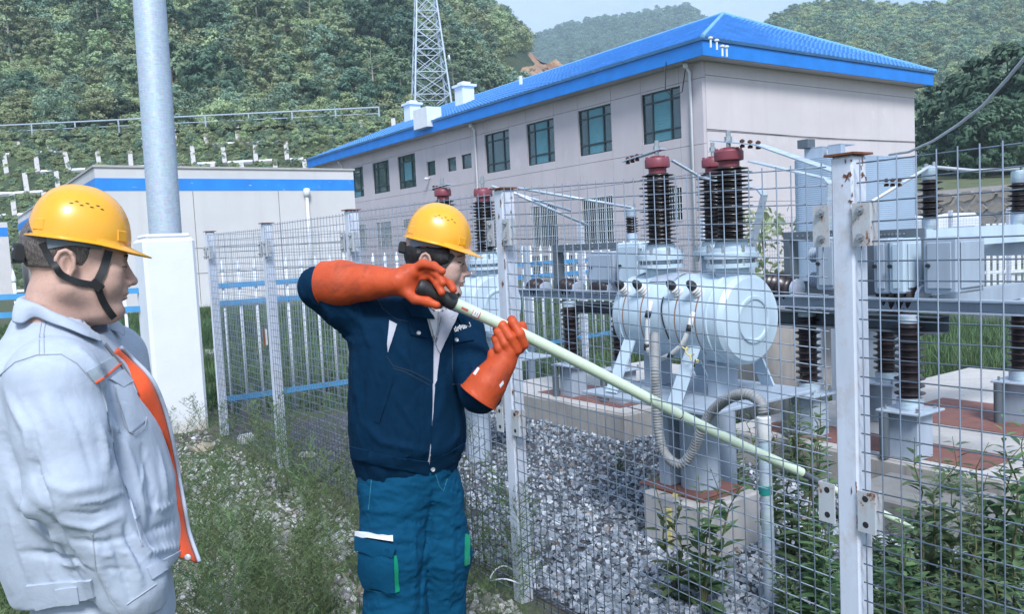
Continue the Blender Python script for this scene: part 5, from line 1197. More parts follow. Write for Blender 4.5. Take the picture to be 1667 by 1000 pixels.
def broad_mesh(seed, H, nl=34, leaf=.11, spread=1.0):
    rr = random.Random(seed); m = MB(); V = []; F = []; ns = rr.choice((1, 2, 2, 3)); ml = MB()
    for s_ in range(ns):
        h = H*rr.uniform(.75, 1); a0 = rr.uniform(0, 6.28); st = [Vector((0, 0, -.02))]
        for k in range(1, 7): st.append(Vector((math.cos(a0)*.03*s_*k*.6+rr.uniform(-.015, .015)*k*.4, math.sin(a0)*.03*s_*k*.6+rr.uniform(-.015, .015)*k*.4, h*k/6)))
        m.tube(st, [.006, .0055, .005, .004, .003, .002, .001], 5)
        for k in range(nl):
            t = .06+.93*k/nl; i = min(5, int(t*6)); p = st[i].lerp(st[i+1], t*6-i); a = k*2.4+rr.uniform(-.4, .4); L = leaf*(1.25-t*.95)*rr.uniform(.65, 1.25)
            d = Vector((math.cos(a), math.sin(a), rr.uniform(.05, .9))).normalized(); sd = d.cross(ZU).normalized(); up = sd.cross(d); w_ = L*rr.uniform(.13, .19)
            q = [p+d*L*.08, p+d*L*.38+sd*w_+up*L*.04, p+d*L*.38+up*L*.0-up*w_*.25, p+d*L*.38-sd*w_+up*L*.04, p+d*L*.72+sd*w_*.75-up*L*.05, p+d*L*.72-up*(L*.07+w_*.2), p+d*L*.72-sd*w_*.75-up*L*.05, p+d*L-up*L*.2]
            n = len(V); V += q; F += [(n, n+1, n+2), (n, n+2, n+3), (n+1, n+4, n+5, n+2), (n+2, n+5, n+6, n+3), (n+4, n+7, n+5), (n+5, n+7, n+6)]
    ml.add(V, F); return m.mesh('stem', MAT['stem']), ml.mesh('leaves', MAT['leaf_weed'], True)
def plant(name, meshes, label, loc, rz=0, sc=1.0, cat='weed', group=None):
    t = thing(name, label, cat, loc, rz, group); t.scale = (sc,)*3; a = link('stem', meshes[0], t); f = link('foliage' if 'foliage' in meshes[1].name else 'leaves', meshes[1], t); return t, f
FM = [feather_mesh(50+i, .42+.08*i) for i in range(4)]
fsrc = []
for i, (px, py, lb) in enumerate([(515, 905, 'tall feathery weed just left of the navy worker trousers'), (470, 800, 'feathery weed at the foot of the second last fence post'), (350, 940, 'feathery weed low in front right of the grey man'), (790, 930, 'thin feathery weed growing between navy worker and rusty post')]):
    p = PG(px, py); t, f = plant('feathery_weed', FM[i], lb, p, i, 1.1); fsrc.append(f)
# grass tufts
def tuft(seed, H=.16, n=34):
    rr = random.Random(seed); V = []; F = []
    for k in range(n):
        a = rr.uniform(0, 6.28); r0 = rr.uniform(0, .05); b = Vector((math.cos(a)*r0, math.sin(a)*r0, -.01)); h = H*rr.uniform(.5, 1.1); lean = Vector((math.cos(a), math.sin(a), 0))*h*rr.uniform(.1, .7); w_ = Vector((-math.sin(a), math.cos(a), 0))*rr.uniform(.0015, .0035)
        n0 = len(V); V += [b-w_, b+w_, b+ZU*h*.6+lean*.35+w_*.8, b+ZU*h*.6+lean*.35-w_*.8, b+ZU*h+lean]; F += [(n0, n0+1, n0+2, n0+3), (n0+3, n0+2, n0+4)]
    m = MB(); m.add(V, F); return m.mesh('blades', MAT['leaf_weed'])
tsrc = []
for i, (px, py) in enumerate([(330, 900), (420, 960), (20, 930)]):
    t = thing('grass_tuft', ['grass tuft beside the grey man jacket hem', 'grass tuft at the lower edge between the two men', 'grass tuft at the lower left corner'][i], 'grass', PG(px, py)); tsrc.append(link('blades', tuft(70+i), t))
outside = lambda p: (p@GDn < 2.02)
def scatter(name, n, box, seed, src, s0, s1, test, patch=None, wt=None):
    p = fan_points(n, *box, seed, 0, test); r = np.random.default_rng(seed+100)
    if patch is not None: p = p[nz(p, patch[0], seed) > patch[1]]
    if wt is not None: p = p[r.random(len(p)) < wt(p)]
    return gn_forest(name, p, r.uniform(s0, s1, len(p)), src)
far_ok = lambda p: outside(p) & (np.linalg.norm(p, axis=1) < 16)
nearperson = lambda p: (np.hypot(p[:, 0]-P(663, 900, 2.95).x, p[:, 1]-2.95) > .45) & (np.hypot(p[:, 0]-P(150, 700, 1.88).x, p[:, 1]-1.88) > .33)
scatter('feathery_weeds', 720, (-150, 640, 690, 1250), 1, fsrc, .45, 1.0, lambda p: outside(p) & nearperson(p) & (p[:, 1] > 2.25), (1.3, -.45))
scatter('fence_line_weeds', 150, (360, 860, 700, 1120), 2, fsrc, .5, 1.15, lambda p: (p@GDn > 1.75) & (p@GDn < 2.25) & (p@FDn < 7.6) & (p@FDn > 1.6) & nearperson(p))
scatter('short_grass', 1300, (-200, 640, 590, 1250), 3, tsrc, .35, .95, lambda p: far_ok(p) & nearperson(p), (1.1, -.05))
scatter('sprouts', 3300, (-200, 880, 640, 1250), 4, fsrc, .12, .30, lambda p: outside(p) & nearperson(p), (1.7, -.15))
# meadow beyond picket fence and inside field
mp_ = []
r_ = np.random.default_rng(77)
for _ in range(9000):
    x = r_.uniform(-14, 8); y = r_.uniform(8.6, 26)
    if (np.array([x, y, 0])@GDn > 2.2) and (np.array([x, y, 0])@FDn < 7.95): continue
    mp_.append((x, y, 0))
gn_forest('meadow_grass', mp_, r_.uniform(.9, 2.2, len(mp_)), tsrc)
# green strips inside the yard behind the plinths
yd = []
for _ in range(5200):
    f_ = r_.uniform(.5, 7.8); g_ = r_.uniform(5.2, 13)
    if (4.9 < f_ < 7.1 and 4.4 < g_ < 6.8) or (2.0 < f_ < 4.2 and 4.5 < g_ < 8.3): continue
    if g_ < 6.5 and r_.random() < .6: continue
    yd.append(tuple(W(f_, g_)))
gn_forest('yard_grass', yd, r_.uniform(1.0, 2.3, len(yd)), tsrc)
# broad leaved weeds inside the enclosure
BM = [broad_mesh(80+i, .62+.07*(i % 4), 30+i*2, .12+.012*(i % 3)) for i in range(6)]
blist = [(1108, 985, 1.0, 'leafy weed in front of the concrete footing, left stalk'), (1142, 1000, 1.05, 'dark leafy weed in front of the concrete footing, right stalk'), (1330, 960, 1.25, 'tall leafy weed directly left of the nearest post'), (1290, 930, 1.0, 'bushy weed right of the standing pipe'),
 (1345, 1040, 1.0, 'low leafy weed at the foot of the nearest post'), (1500, 985, 1.15, 'tallest leafy weed just right of the nearest post'), (1558, 1010, 1.1, 'leafy weed second right of the nearest post'), (1600, 975, 1.2, 'reddish stalked weed in front of the right plinth corner'), (1650, 1010, 1.2, 'leafy weed at the lower right edge'),
 (1300, 780, .85, 'weed behind the standing pipe beside the plinth'), (1200, 800, .8, 'weed growing behind the near tank column'), (1100, 760, .7, 'weed at the end of the middle plinth behind the hose'), (1335, 800, .9, 'weed beside the brown insulator right of the tank'), (1470, 1060, .9, 'low weed at the lower edge right of the post'), (1390, 1150, .8, 'weed hidden low behind the nearest post'),
 (1255, 860, .8, 'weed close behind the standing pipe'), (1010, 770, .35, 'small weed at the middle plinth corner'), (1620, 1100, .9, 'broad weed at the lower right corner'), (1540, 1120, .8, 'low broad weed near the lower right corner')]
rb = random.Random(9); bl_f = []
for i, (px, py, sc, lb) in enumerate(blist):
    p = PG(px, py); t, f = plant('leafy_weed', BM[i % 6], lb, p, rb.uniform(0, 6.28), sc); bl_f.append(f)
nb_ = []
for _ in range(170):
    f_ = rb.uniform(.2, 2.3); g_ = rb.uniform(2.35, 4.4); p = W(f_, g_); px, py = proj(p)
    if px > 1245 and (px > 1290 or f_ > 1.4): nb_.append(tuple(p))
gn_forest('low_weeds', nb_, [rb.uniform(.25, .62) for _ in nb_], bl_f[:6])
# vine shrub behind the bushings
t = thing('vine_shrub', 'pale leafy creeper growing up behind the bushing pair', 'shrub', pg(1245, 480, BG+1.2)*1); t.location.z = 0
rr_ = np.random.default_rng(5); zt = pg(1245, 340, BG+1.2).z
Pp = np.stack([rr_.normal(0, .16, 420), rr_.normal(0, .15, 420), rr_.uniform(.3, 1, 420)**.8*zt], -1); V, F = leaf_quads(Pp, .06, rr_, .4); link('leaves', mesh_np('leaves', V, F, False, [MAT['leaf_pale']]), t)
m = MB(); m.tube([(0, 0, 0), (.03, 0, zt*.5), (-.02, 0, zt*.95)], [.02, .012, .004], 6); m.build('stem', MAT['bark'], t)
# stones outside the fence
rs = [simple('rubble_%d' % i, c, .9, 0, .25, 12, .4, 50, .004) for i, c in enumerate([(.36, .355, .35), (.24, .235, .24), (.50, .50, .51), (.30, .25, .20)])]
po = fan_points(19000, 240, 900, 690, 1200, 31, 0, lambda p: outside(p)); po = po[nz(po, 1.2, 5) > -.5]
stones('rubble', po, .007, .030, rs, (3, 3, 3, 1.2), 6, flat=.6)
po = fan_points(3000, -200, 700, 680, 1200, 33, 0, lambda p: outside(p)); stones('scattered_rubble', po, .008, .028, rs, (3, 3, 2, 1), 7, flat=.6)
for i, (px, py, s, lb) in enumerate([(432, 848, .09, 'large pale angular rock between the two men'), (470, 885, .085, 'second pale rock just below the large angular one'), (400, 720, .12, 'flat pale slab of rubble near the far fence post'), (330, 735, .11, 'broken slab of rubble beside the white pillar'), (500, 745, .08, 'pale rock at the second last fence post'), (375, 975, .07, 'rock near the lower edge right of the grey man'), (560, 880, .07, 'pale rock near the navy worker trousers'), (600, 960, .06, 'rock beside the navy worker left knee'), (450, 745, .07, 'dark rock in the weeds near the gate')]):
    p = PG(px, py); r = np.random.default_rng(i); m_ = bmesh.new(); bmesh.ops.create_icosphere(m_, subdivisions=2, radius=1)
    for v in m_.verts:
        q = np.array(v.co); k = 1+.35*float(nz(q[None], 1.6, i)[0]); v.co = Vector((q[0]*k, q[1]*k*.8, q[2]*k*.5))*s
    me = bpy.data.meshes.new('rock'); m_.to_mesh(me); me.materials.append(rs[i % 4]); tag(link('rock', me, None, p+ZU*s*.15, (0, 0, i)), lb, 'rock')
# ================================================================== signed distance modelling
def _v(p): return np.array(p, dtype=np.float32)
def ell(Pt, c, r, R=None):
    q = Pt-_v(c)
    if R is not None: q = q@np.array(R, dtype=np.float32)
    r = _v(r); a = q/r; k0 = np.sqrt((a*a).sum(-1)); b = a/r; k1 = np.sqrt((b*b).sum(-1))+1e-9
    return k0*(k0-1)/k1
def rcone(Pt, a, b, r1, r2):
    a, b = _v(a), _v(b); ba = b-a; pa = Pt-a; h = np.clip((pa@ba)/float(ba@ba), 0, 1); q = pa-h[..., None]*ba
    return np.sqrt((q*q).sum(-1))-(r1+(r2-r1)*h)
def smin(a, b, k):
    h = np.clip(.5+.5*(b-a)/k, 0, 1); return b+(a-b)*h-k*h*(1-h)
def smax(a, b, k): return -smin(-a, -b, k)
def chain(Pt, pts, rs, k=.01):
    d = None
    for i in range(len(pts)-1):
        e = rcone(Pt, pts[i], pts[i+1], rs[i], rs[i+1]); d = e if d is None else smin(d, e, k)
    return d
def loft(Pt, secs, ax, ay, o=(0, 0, 0), pw=2.4, capr=.03):
    """stack of super-elliptic sections: secs [(z, cx, cy, rx, ry)], ax/ay: horizontal unit vectors (rx along ax)"""
    q = Pt-_v(o); X = q@_v(ax); Y = q@_v(ay); Z = q[..., 2]; s = np.array(secs); zs = s[:, 0]
    from_ = lambda j: np.interp(Z, zs, s[:, j]).astype(np.float32)
    cx, cy, rx, ry = from_(1), from_(2), from_(3), from_(4)
    k = (np.abs((X-cx)/rx)**pw+np.abs((Y-cy)/ry)**pw)**(1/pw); d = (k-1)*np.minimum(rx, ry)
    return smax(smax(d, zs[0]-Z, capr), Z-zs[-1], capr)
def surface_nets(f, lo, hi, h):
    lo, hi = np.array(lo, float), np.array(hi, float); n = np.ceil((hi-lo)/h).astype(int)+1
    gx, gy, gz = [(lo[i]+h*np.arange(n[i])).astype(np.float32) for i in range(3)]
    D = np.empty(n, np.float32); ch = max(1, int(1.5e6/(n[1]*n[2])))
    for i in range(0, n[0], ch):
        G = np.stack(np.meshgrid(gx[i:i+ch], gy, gz, indexing='ij'), -1); D[i:i+ch] = f(G)
    D[0] = D[-1] = D[:, 0] = D[:, -1] = 1; D[:, :, 0] = D[:, :, -1] = 1
    S_ = D < 0; c = np.zeros(n-1, np.int8)
    for a in (0, 1):
        for b in (0, 1):
            for e in (0, 1): c += S_[a:n[0]-1+a, b:n[1]-1+b, e:n[2]-1+e]
    act = (c > 0) & (c < 8); I = np.argwhere(act); idx = np.full(n-1, -1, np.int64); idx[act] = np.arange(len(I))
    acc = np.zeros((len(I), 3)); cnt = np.zeros(len(I))
    co = [(a, b, e) for a in (0, 1) for b in (0, 1) for e in (0, 1)]; dv = {o_: D[I[:, 0]+o_[0], I[:, 1]+o_[1], I[:, 2]+o_[2]] for o_ in co}
    for p in co:
        for ax_ in range(3):
            if p[ax_]: continue
            q = list(p); q[ax_] = 1; q = tuple(q); a, b = dv[p], dv[q]; m = (a < 0) != (b < 0); t = np.where(m, a/np.where(m, a-b, 1), 0)
            pt = np.array(p, float)[None]+0*t[:, None]; pt[:, ax_] += t; acc += np.where(m[:, None], pt, 0); cnt += m
    V = (I+acc/cnt[:, None])*h+lo; F = []
    for ax_ in range(3):
        o1, o2 = [(1, 2), (2, 0), (0, 1)][ax_]; sl = [slice(0, n[k]) for k in range(3)]
        a_ = [slice(1, n[k]-1) for k in range(3)]; a_[ax_] = slice(0, n[ax_]-1); b_ = list(a_); b_[ax_] = slice(1, n[ax_])
        A, B = S_[tuple(a_)], S_[tuple(b_)]; E = np.argwhere(A != B); pos = A[A != B]
        E[:, [k for k in range(3) if k != ax_]] += 1; e1 = np.zeros(3, int); e1[o1] = 1; e2 = np.zeros(3, int); e2[o2] = 1
        g = lambda X: idx[X[:, 0], X[:, 1], X[:, 2]]; q = np.stack([g(E-e1-e2), g(E-e2), g(E), g(E-e1)], -1)
        q = np.where(pos[:, None], q, q[:, ::-1]); F.append(q)
    return V, np.concatenate(F)
def vnormals(V, F):
    a, b, c, d = (V[F[:, i]] for i in range(4)); fn = np.cross(c-a, d-b); N = np.zeros_like(V)
    for i in range(4): np.add.at(N, F[:, i], fn)
    return N/(np.linalg.norm(N, axis=1)[:, None]+1e-12)
def lap(V, F, it=2, lam=.5):
    e = np.concatenate([F[:, [0, 1]], F[:, [1, 2]], F[:, [2, 3]], F[:, [3, 0]]]); e = np.concatenate([e, e[:, ::-1]])
    cnt = np.bincount(e[:, 0], minlength=len(V))[:, None]+1e-9
    for _ in range(it):
        s = np.stack([np.bincount(e[:, 0], V[e[:, 1], k], len(V)) for k in range(3)], -1); V = V+(s/cnt-V)*lam
    return V
class Garment:
    """mesh made from an SDF in world space; offers camera-ray hits for seams, pockets, folds"""
    def __init__(s, f, lo, hi, h, smooth=1): s.V, s.F = surface_nets(f, lo, hi, h); s.V = lap(s.V, s.F, smooth) if smooth else s.V; s.re()
    def re(s): s.N = vnormals(s.V, s.F); s.bv = BVHTree.FromPolygons(s.V.tolist(), s.F.tolist())
    def hit(s, px, py, off=0.0):
        d = ray(px, py).normalized(); h = s.bv.ray_cast(CAMP, d)
        if h[0] is None:
            h2 = None; best = None
            for r_ in (4, 8, 14, 22, 32):
                for k in range(12):
                    a = k*math.pi/6; hh = s.bv.ray_cast(CAMP, ray(px+r_*math.cos(a), py+r_*math.sin(a)).normalized())
                    if hh[0] is not None: return hh[0]+hh[1]*off, hh[1]
            return P(px, py, 3), Vector((0, -1, 0))
        n = h[1]; n = n if n.dot(d) < 0 else -n
        return h[0]+n*off, n
    def folds(s, strokes):
        """strokes: [(pixel polyline, width m, height m)]"""
        for pts, wd, ht in strokes:
            dn = []
            for (x0, y0), (x1, y1) in zip(pts, pts[1:]):
                n = max(2, int(math.hypot(x1-x0, y1-y0)/6))
                for k in range(n): dn.append((x0+(x1-x0)*k/n, y0+(y1-y0)*k/n))
            dn.append(pts[-1]); q = np.array([s.hit(x, y)[0] for x, y in dn]); m = len(q)
            env = np.sin(np.pi*(np.arange(m)+.7)/(m+.4))**.6
            lo, hi = q.min(0)-3*wd, q.max(0)+3*wd; I = np.where(((s.V > lo) & (s.V < hi)).all(1))[0]
            if not len(I): continue
            dd = np.linalg.norm(s.V[I][:, None, :]-q[None], axis=2); j = dd.argmin(1); dmin = dd[np.arange(len(I)), j]
            s.V[I] += s.N[I]*(ht*env[j]*np.exp(-(dmin/wd)**2))[:, None]
        s.re()
    def noise(s, amp, k, seed=0, aniso=(1, 1, 1), sharp=False):
        n = nz(s.V*np.array(aniso), k, seed)
        if sharp: n = 1-2*np.abs(n)
        s.V += s.N*(amp*n)[:, None]; s.re()
    def build(s, name, mat, parent, inv=None):
        V = s.V if inv is None else s.V-np.array(inv); return link(name, mesh_np(name, V, s.F, True, [mat]), parent)
    def seam(s, name, pts, r, mat, parent, inv, off=.0005, step=5, flat=None):
        dn = []
        for (x0, y0), (x1, y1) in zip(pts, pts[1:]):
            n = max(1, int(math.hypot(x1-x0, y1-y0)/step))
            for k in range(n): dn.append((x0+(x1-x0)*k/n, y0+(y1-y0)*k/n))
        dn.append(pts[-1]); q = [s.hit(x, y, off) for x, y in dn]; m = MB()
        if flat is None: m.tube([p-inv for p, n in q], r, 5)
        else:
            V = []
            for i, (p, n) in enumerate(q):
                t = (q[min(i+1, len(q)-1)][0]-q[max(i-1, 0)][0]).normalized(); sd = t.cross(n).normalized()
                for a, b in ((-1, .0), (-.8, 1), (.8, 1), (1, .0)): V.append(p-inv+sd*flat*a+n*(b*r))
            M_ = len(q); m.add(V, [(i*4+j, i*4+4+j, i*4+5+j, i*4+1+j) for i in range(M_-1) for j in range(3)]+[(i*4+3, i*4+7, i*4+4, i*4) for i in range(M_-1)]+[(0, 1, 2, 3), tuple(4*(M_-1)+j for j in (3, 2, 1, 0))])
        return m.build(name, mat, parent, smooth=True, sharp=45)
    def patch(s, name, quad, th, mat, parent, inv, n=(8, 8), puff=0.0):
        """quad: 4 pixel corners (tl, tr, br, bl) -> raised piece following the cloth"""
        tl, tr, br, bl = [np.array(q, float) for q in quad]; V = []; nu, nv = n
        for j in range(nv+1):
            for i in range(nu+1):
                u, v = i/nu, j/nv; q = (tl*(1-u)+tr*u)*(1-v)+(bl*(1-u)+br*u)*v; p, nn = s.hit(q[0], q[1])
                V.append(p-inv+nn*(th+puff*math.sin(math.pi*u)*math.sin(math.pi*v)))
        top = len(V)
        for j in range(nv+1):
            for i in range(nu+1):
                u, v = i/nu, j/nv; q = (tl*(1-u)+tr*u)*(1-v)+(bl*(1-u)+br*u)*v; p, nn = s.hit(q[0], q[1]); V.append(p-inv-nn*.004)
        I = lambda i, j: j*(nu+1)+i; F = [(I(i, j), I(i, j+1), I(i+1, j+1), I(i+1, j)) for j in range(nv) for i in range(nu)]
        ring = [I(i, 0) for i in range(nu)]+[I(nu, j) for j in range(nv)]+[I(i, nv) for i in range(nu, 0, -1)]+[I(0, j) for j in range(nv, 0, -1)]
        F += [(ring[k], ring[(k+1) % len(ring)], ring[(k+1) % len(ring)]+top, ring[k]+top) for k in range(len(ring))]
        m = MB(); m.add(V, F); return m.build(name, mat, parent, smooth=True, sharp=50)
    def disc(s, name, px, py, r, mat, parent, inv, h=.003):
        p, n = s.hit(px, py); m = MB(); m.lathe([(r*.98, -.002), (r, h*.5), (r*.8, h), (r*.5, h*.8)], p-inv, n, 14); return m.build(name, mat, parent, smooth=True, sharp=40)
def ribbon(pts, nrm, w, th, mat, name, parent, inv):
    V = []; M_ = len(pts)
    for i, p in enumerate(pts):
        t = (Vector(pts[min(i+1, M_-1)])-Vector(pts[max(i-1, 0)])).normalized(); n = Vector(nrm[i]).normalized(); sd = t.cross(n).normalized(); p = Vector(p)-inv
        for a, b in ((-.5, 0), (-.5, 1), (.5, 1), (.5, 0)): V.append(p+sd*w*a+n*th*b)
    m = MB(); m.add(V, [(i*4+j, i*4+4+j, i*4+4+(j+1) % 4, i*4+(j+1) % 4) for i in range(M_-1) for j in range(4)]+[(0, 1, 2, 3), tuple(4*(M_-1)+j for j in (3, 2, 1, 0))])
    return m.build(name, mat, parent, smooth=True, sharp=40)
def resamp(pts, n):
    pts = [Vector(p) for p in pts]; out = []
    for i in range(len(pts)-1):
        p0, p1, p2, p3 = pts[max(i-1, 0)], pts[i], pts[i+1], pts[min(i+2, len(pts)-1)]
        for k in range(n):
            t = k/n; out.append(.5*((2*p1)+(p2-p0)*t+(2*p0-5*p1+4*p2-p3)*t*t+(3*p1-p0-3*p2+p3)*t**3))
    return out+[pts[-1]]

# ------------------------------------------------------------------ head in local coordinates (x forward, y left, z up, origin between the eyes' height and the ears)
def head_sdf(fat=0.0, neck=((-.03, 0, -.06), (-.055, 0, -.19)), nr=(.056, .062)):
    def f(p):
        q = p.copy(); q[..., 1] = np.abs(q[..., 1])
        d = ell(q, (-.018, 0, .038), (.098, .077, .086))
        d = smin(d, ell(q, (.030, 0, -.022), (.058, .062, .082)), .03)
        d = smin(d, ell(q, (.052, .0, .040), (.036, .058, .045)), .02)                                  # forehead
        d = smin(d, rcone(q, (-.022, .058+fat*.3, -.052), (.062, .018, -.098), .020+fat, .021+fat*.6), .03)    # jaw
        d = smin(d, ell(q, (.070, 0, -.100), (.020+fat*.4, .026, .018)), .014)                           # chin
        d = smin(d, ell(q, (.046, .040, -.036), (.032+fat*.5, .026+fat, .032+fat*.6)), .022)             # cheek
        d = smin(d, ell(q, (.056, .046, -.012), (.022, .016, .012)), .016)                               # cheekbone
        d = smin(d, ell(q, (.078, .022, .022), (.012, .024, .009)), .012)                                # brow
        if fat > 0: d = smin(d, ell(q, (.028, 0, -.105-fat*.6), (.042, .048+fat, .024)), .025)
        nk = rcone(q, neck[0], neck[1], nr[0], nr[1]); d = smin(d, nk, .028)
        d = smax(d, -ell(q, (.099, .031, .001), (.017, .019, .013)), .010)                               # eye sockets
        d = smin(d, ell(q, (.0735, .031, .000), (.0165, .0175, .0135)), .004)                            # lids
        d = smin(d, rcone(q, (.084, 0, .008), (.104, 0, -.030), .0075, .0098), .010)                     # nose bridge
        d = smin(d, ell(q, (.106, 0, -.034), (.0105, .0105, .0095)), .006); d = smin(d, ell(q, (.094, .0135, -.037), (.0115, .0078, .0085)), .006)
        d = smax(d, -ell(q, (.100, .0075, -.0455), (.005, .0035, .004)), .003)
        d = smin(d, ell(q, (.084, 0, -.057), (.012, .026, .016)), .012)
        d = smin(d, ell(q, (.0885, 0, -.0605), (.0105, .024, .0058)), .004); d = smin(d, ell(q, (.0865, 0, -.0715), (.0105, .020, .0068)), .004)
        d = smax(d, -ell(q, (.0985, 0, -.0660), (.012, .0255, .0016)), .0025)
        d = smax(d, -ell(q, (.094, 0, -.083), (.010, .020, .006)), .008)
        # lid crease and slit
        d = smax(d, -ell(q, (.0895, .032, -.0010), (.006, .0145, .0013)), .0012)
        d = smax(d, -ell(q, (.0885, .032, .0085), (.006, .017, .0014)), .002)
        # ear
        er = ell(q, (-.030, .080, -.006), (.020, .009, .033), None); rim = None
        a = np.linspace(-.9, 4.1, 9); pts = [(-.031-.0175*math.cos(t_), .0880+.002*math.sin(t_), -.002+.0285*math.sin(t_)) for t_ in a]
        er = smax(er, -ell(q, (-.023, .092, -.003), (.0125, .0105, .021)), .003)
        rim = chain(q, pts, [.0044]*len(pts), .002); er = smin(er, rim, .004); er = smin(er, ell(q, (-.022, .080, -.034), (.0085, .006, .0095)), .006)
        er = smin(er, ell(q, (-.0115, .079, -.010), (.005, .006, .007)), .004)
        d = smin(d, er, .006)
        return d
    return f
def frame3(fwd, up):
    x = Vector(fwd).normalized(); y = Vector(up).cross(x).normalized(); z = x.cross(y); return Matrix((x, y, z)).transposed()
def m_skin(name, base, stub=0.0):
    t = NT(name); n = t.noise(22, 6, .6); n2 = t.noise(130, 4, .6); n3 = t.noise(8, 4, .5)
    c = t.ramp(n, [(.3, shade(base, .88)), (.7, shade(base, 1.08))]); c = t.mix(t.ramp(n3, [(.5, 0), (.8, .2)]), c, (base[0]*1.05, base[1]*.78, base[2]*.74))
    c = t.mix(t.ramp(n2, [(.55, 0), (.70, .38)]), c, shade(base, .58))
    t.set(col=c, rough=.5, sub=.06, spec=.32); t.b.inputs['Subsurface Radius'].default_value = (.012, .005, .003); t.b.inputs['Subsurface Scale'].default_value = 1
    t.bump(t.noise(200, 4, .7), .5, .0012); t.bump(n2, .15, .001); return t.m
def m_cloth(name, base, wr=.35, weave=900, sheen=.1, rough=.85, spec=.25):
    t = NT(name); n = t.noise(5, 6, .6); n2 = t.noise(40, 5, .7); c = t.ramp(n, [(.3, shade(base, .92)), (.7, shade(base, 1.06))])
    c = t.mix(t.ramp(n2, [(.35, .12), (.65, 0)]), c, shade(base, .6)); t.set(col=c, rough=rough, sheen=sheen, spec=spec)
    w1 = t.wave(weave/3, 1.5, d='Z'); t.bump(w1, .12, .0006)
    t.bump(t.noise(17, 5, .55, dist=1.2), wr, .006); t.bump(t.noise(55, 5, .6, t.coord((1, 1, .5)), dist=.8), wr*.7, .003); return t.m
MAT.update(skin_a=m_skin('skin_left_man', (.53, .335, .27)), skin_b=m_skin('skin_right_man', (.50, .33, .28)),
 cloth_grey=m_cloth('pale_grey_cotton', (.42, .475, .57)), cloth_navy=m_cloth('navy_cotton', (.0012, .020, .052), .45, sheen=0, spec=.1), cloth_teal=m_cloth('teal_cotton', (.002, .060, .130), .7, sheen=0, spec=.12),
 cloth_light=m_cloth('light_grey_trim', (.47, .48, .56)), cloth_white=m_cloth('white_knit', (.72, .73, .77), .25), orange_lining=m_cloth('orange_lining', (.78, .10, .03), .2), dark_lining=m_cloth('dark_lining', (.10, .11, .14)),
 green_trim=m_cloth('green_trim', (.0, .22, .12)), helmet=None, strap=simple('black_strap', (.012, .013, .015), .6, 0, .3, 60, .4, 400, .0006), plastic=simple('black_plastic', (.013, .013, .014), .35, 0, .2, 30, .05), greyplastic=simple('grey_plastic', (.13, .16, .19), .45, 0, .1, 10, .05),
 hair=None, lip=None, eye_w=simple('eye_white', (.6, .57, .55), .2, 0, .05, 5, 0), iris=simple('iris', (.02, .012, .008), .12, 0, .1, 5, 0), snap=simple('snap_button', (.62, .62, .64), .35, .3, .1, 10, 0), leather=simple('boot_leather', (.02, .02, .022), .5))
def mk_helmet():
    t = NT('helmet_yellow'); n = t.noise(7, 5, .6); n2 = t.noise(60, 6, .7)
    c = t.ramp(n, [(.3, (.80, .34, .012)), (.7, (.86, .40, .02))]); c = t.mix(t.ramp(n2, [(.62, 0), (.72, .35)]), c, (.55, .24, .04))
    t.set(col=c, rough=t.ramp(n, [(.3, .24), (.7, .36)]), coat=.35, spec=.5, sub=.03); t.bump(t.noise(28, 3), .03, .002); return t.m
MAT['helmet'] = mk_helmet()
def mk_hair(nm, base, cut=.0):
    t = NT(nm); v = t.coord((1, 1, .25)); n = t.noise(420, 4, .7, v); t.set(col=t.ramp(n, [(.35, shade(base, .35)), (.7, shade(base, 2.2))]), rough=.5, spec=.5); t.bump(n, .8, .002); return t.m
MAT['hair'] = mk_hair('black_hair', (.012, .011, .012)); MAT['hair_short'] = mk_hair('cropped_hair', (.10, .082, .075))
def mk_rubber():
    t = NT('orange_rubber'); n = t.noise(9, 8, .68, t.coord((1, 1, 1)), dist=.7); s = t.noise(26, 7, .75, dist=.5)
    c = t.ramp(t.noise(5, 5, .6), [(.3, (.38, .050, .016)), (.7, (.56, .085, .024))]); c = t.mix(t.ramp(n, [(.53, 0), (.68, .62)]), c, (.17, .045, .03)); c = t.mix(t.ramp(s, [(.62, 0), (.70, .6)]), c, (.06, .028, .025))
    t.set(col=c, rough=t.ramp(n, [(.4, .5), (.7, .7)]), spec=.3, coat=.03, sub=.02); t.bump(t.noise(45, 5, .6), .18, .003); return t.m
MAT['rubber'] = mk_rubber()

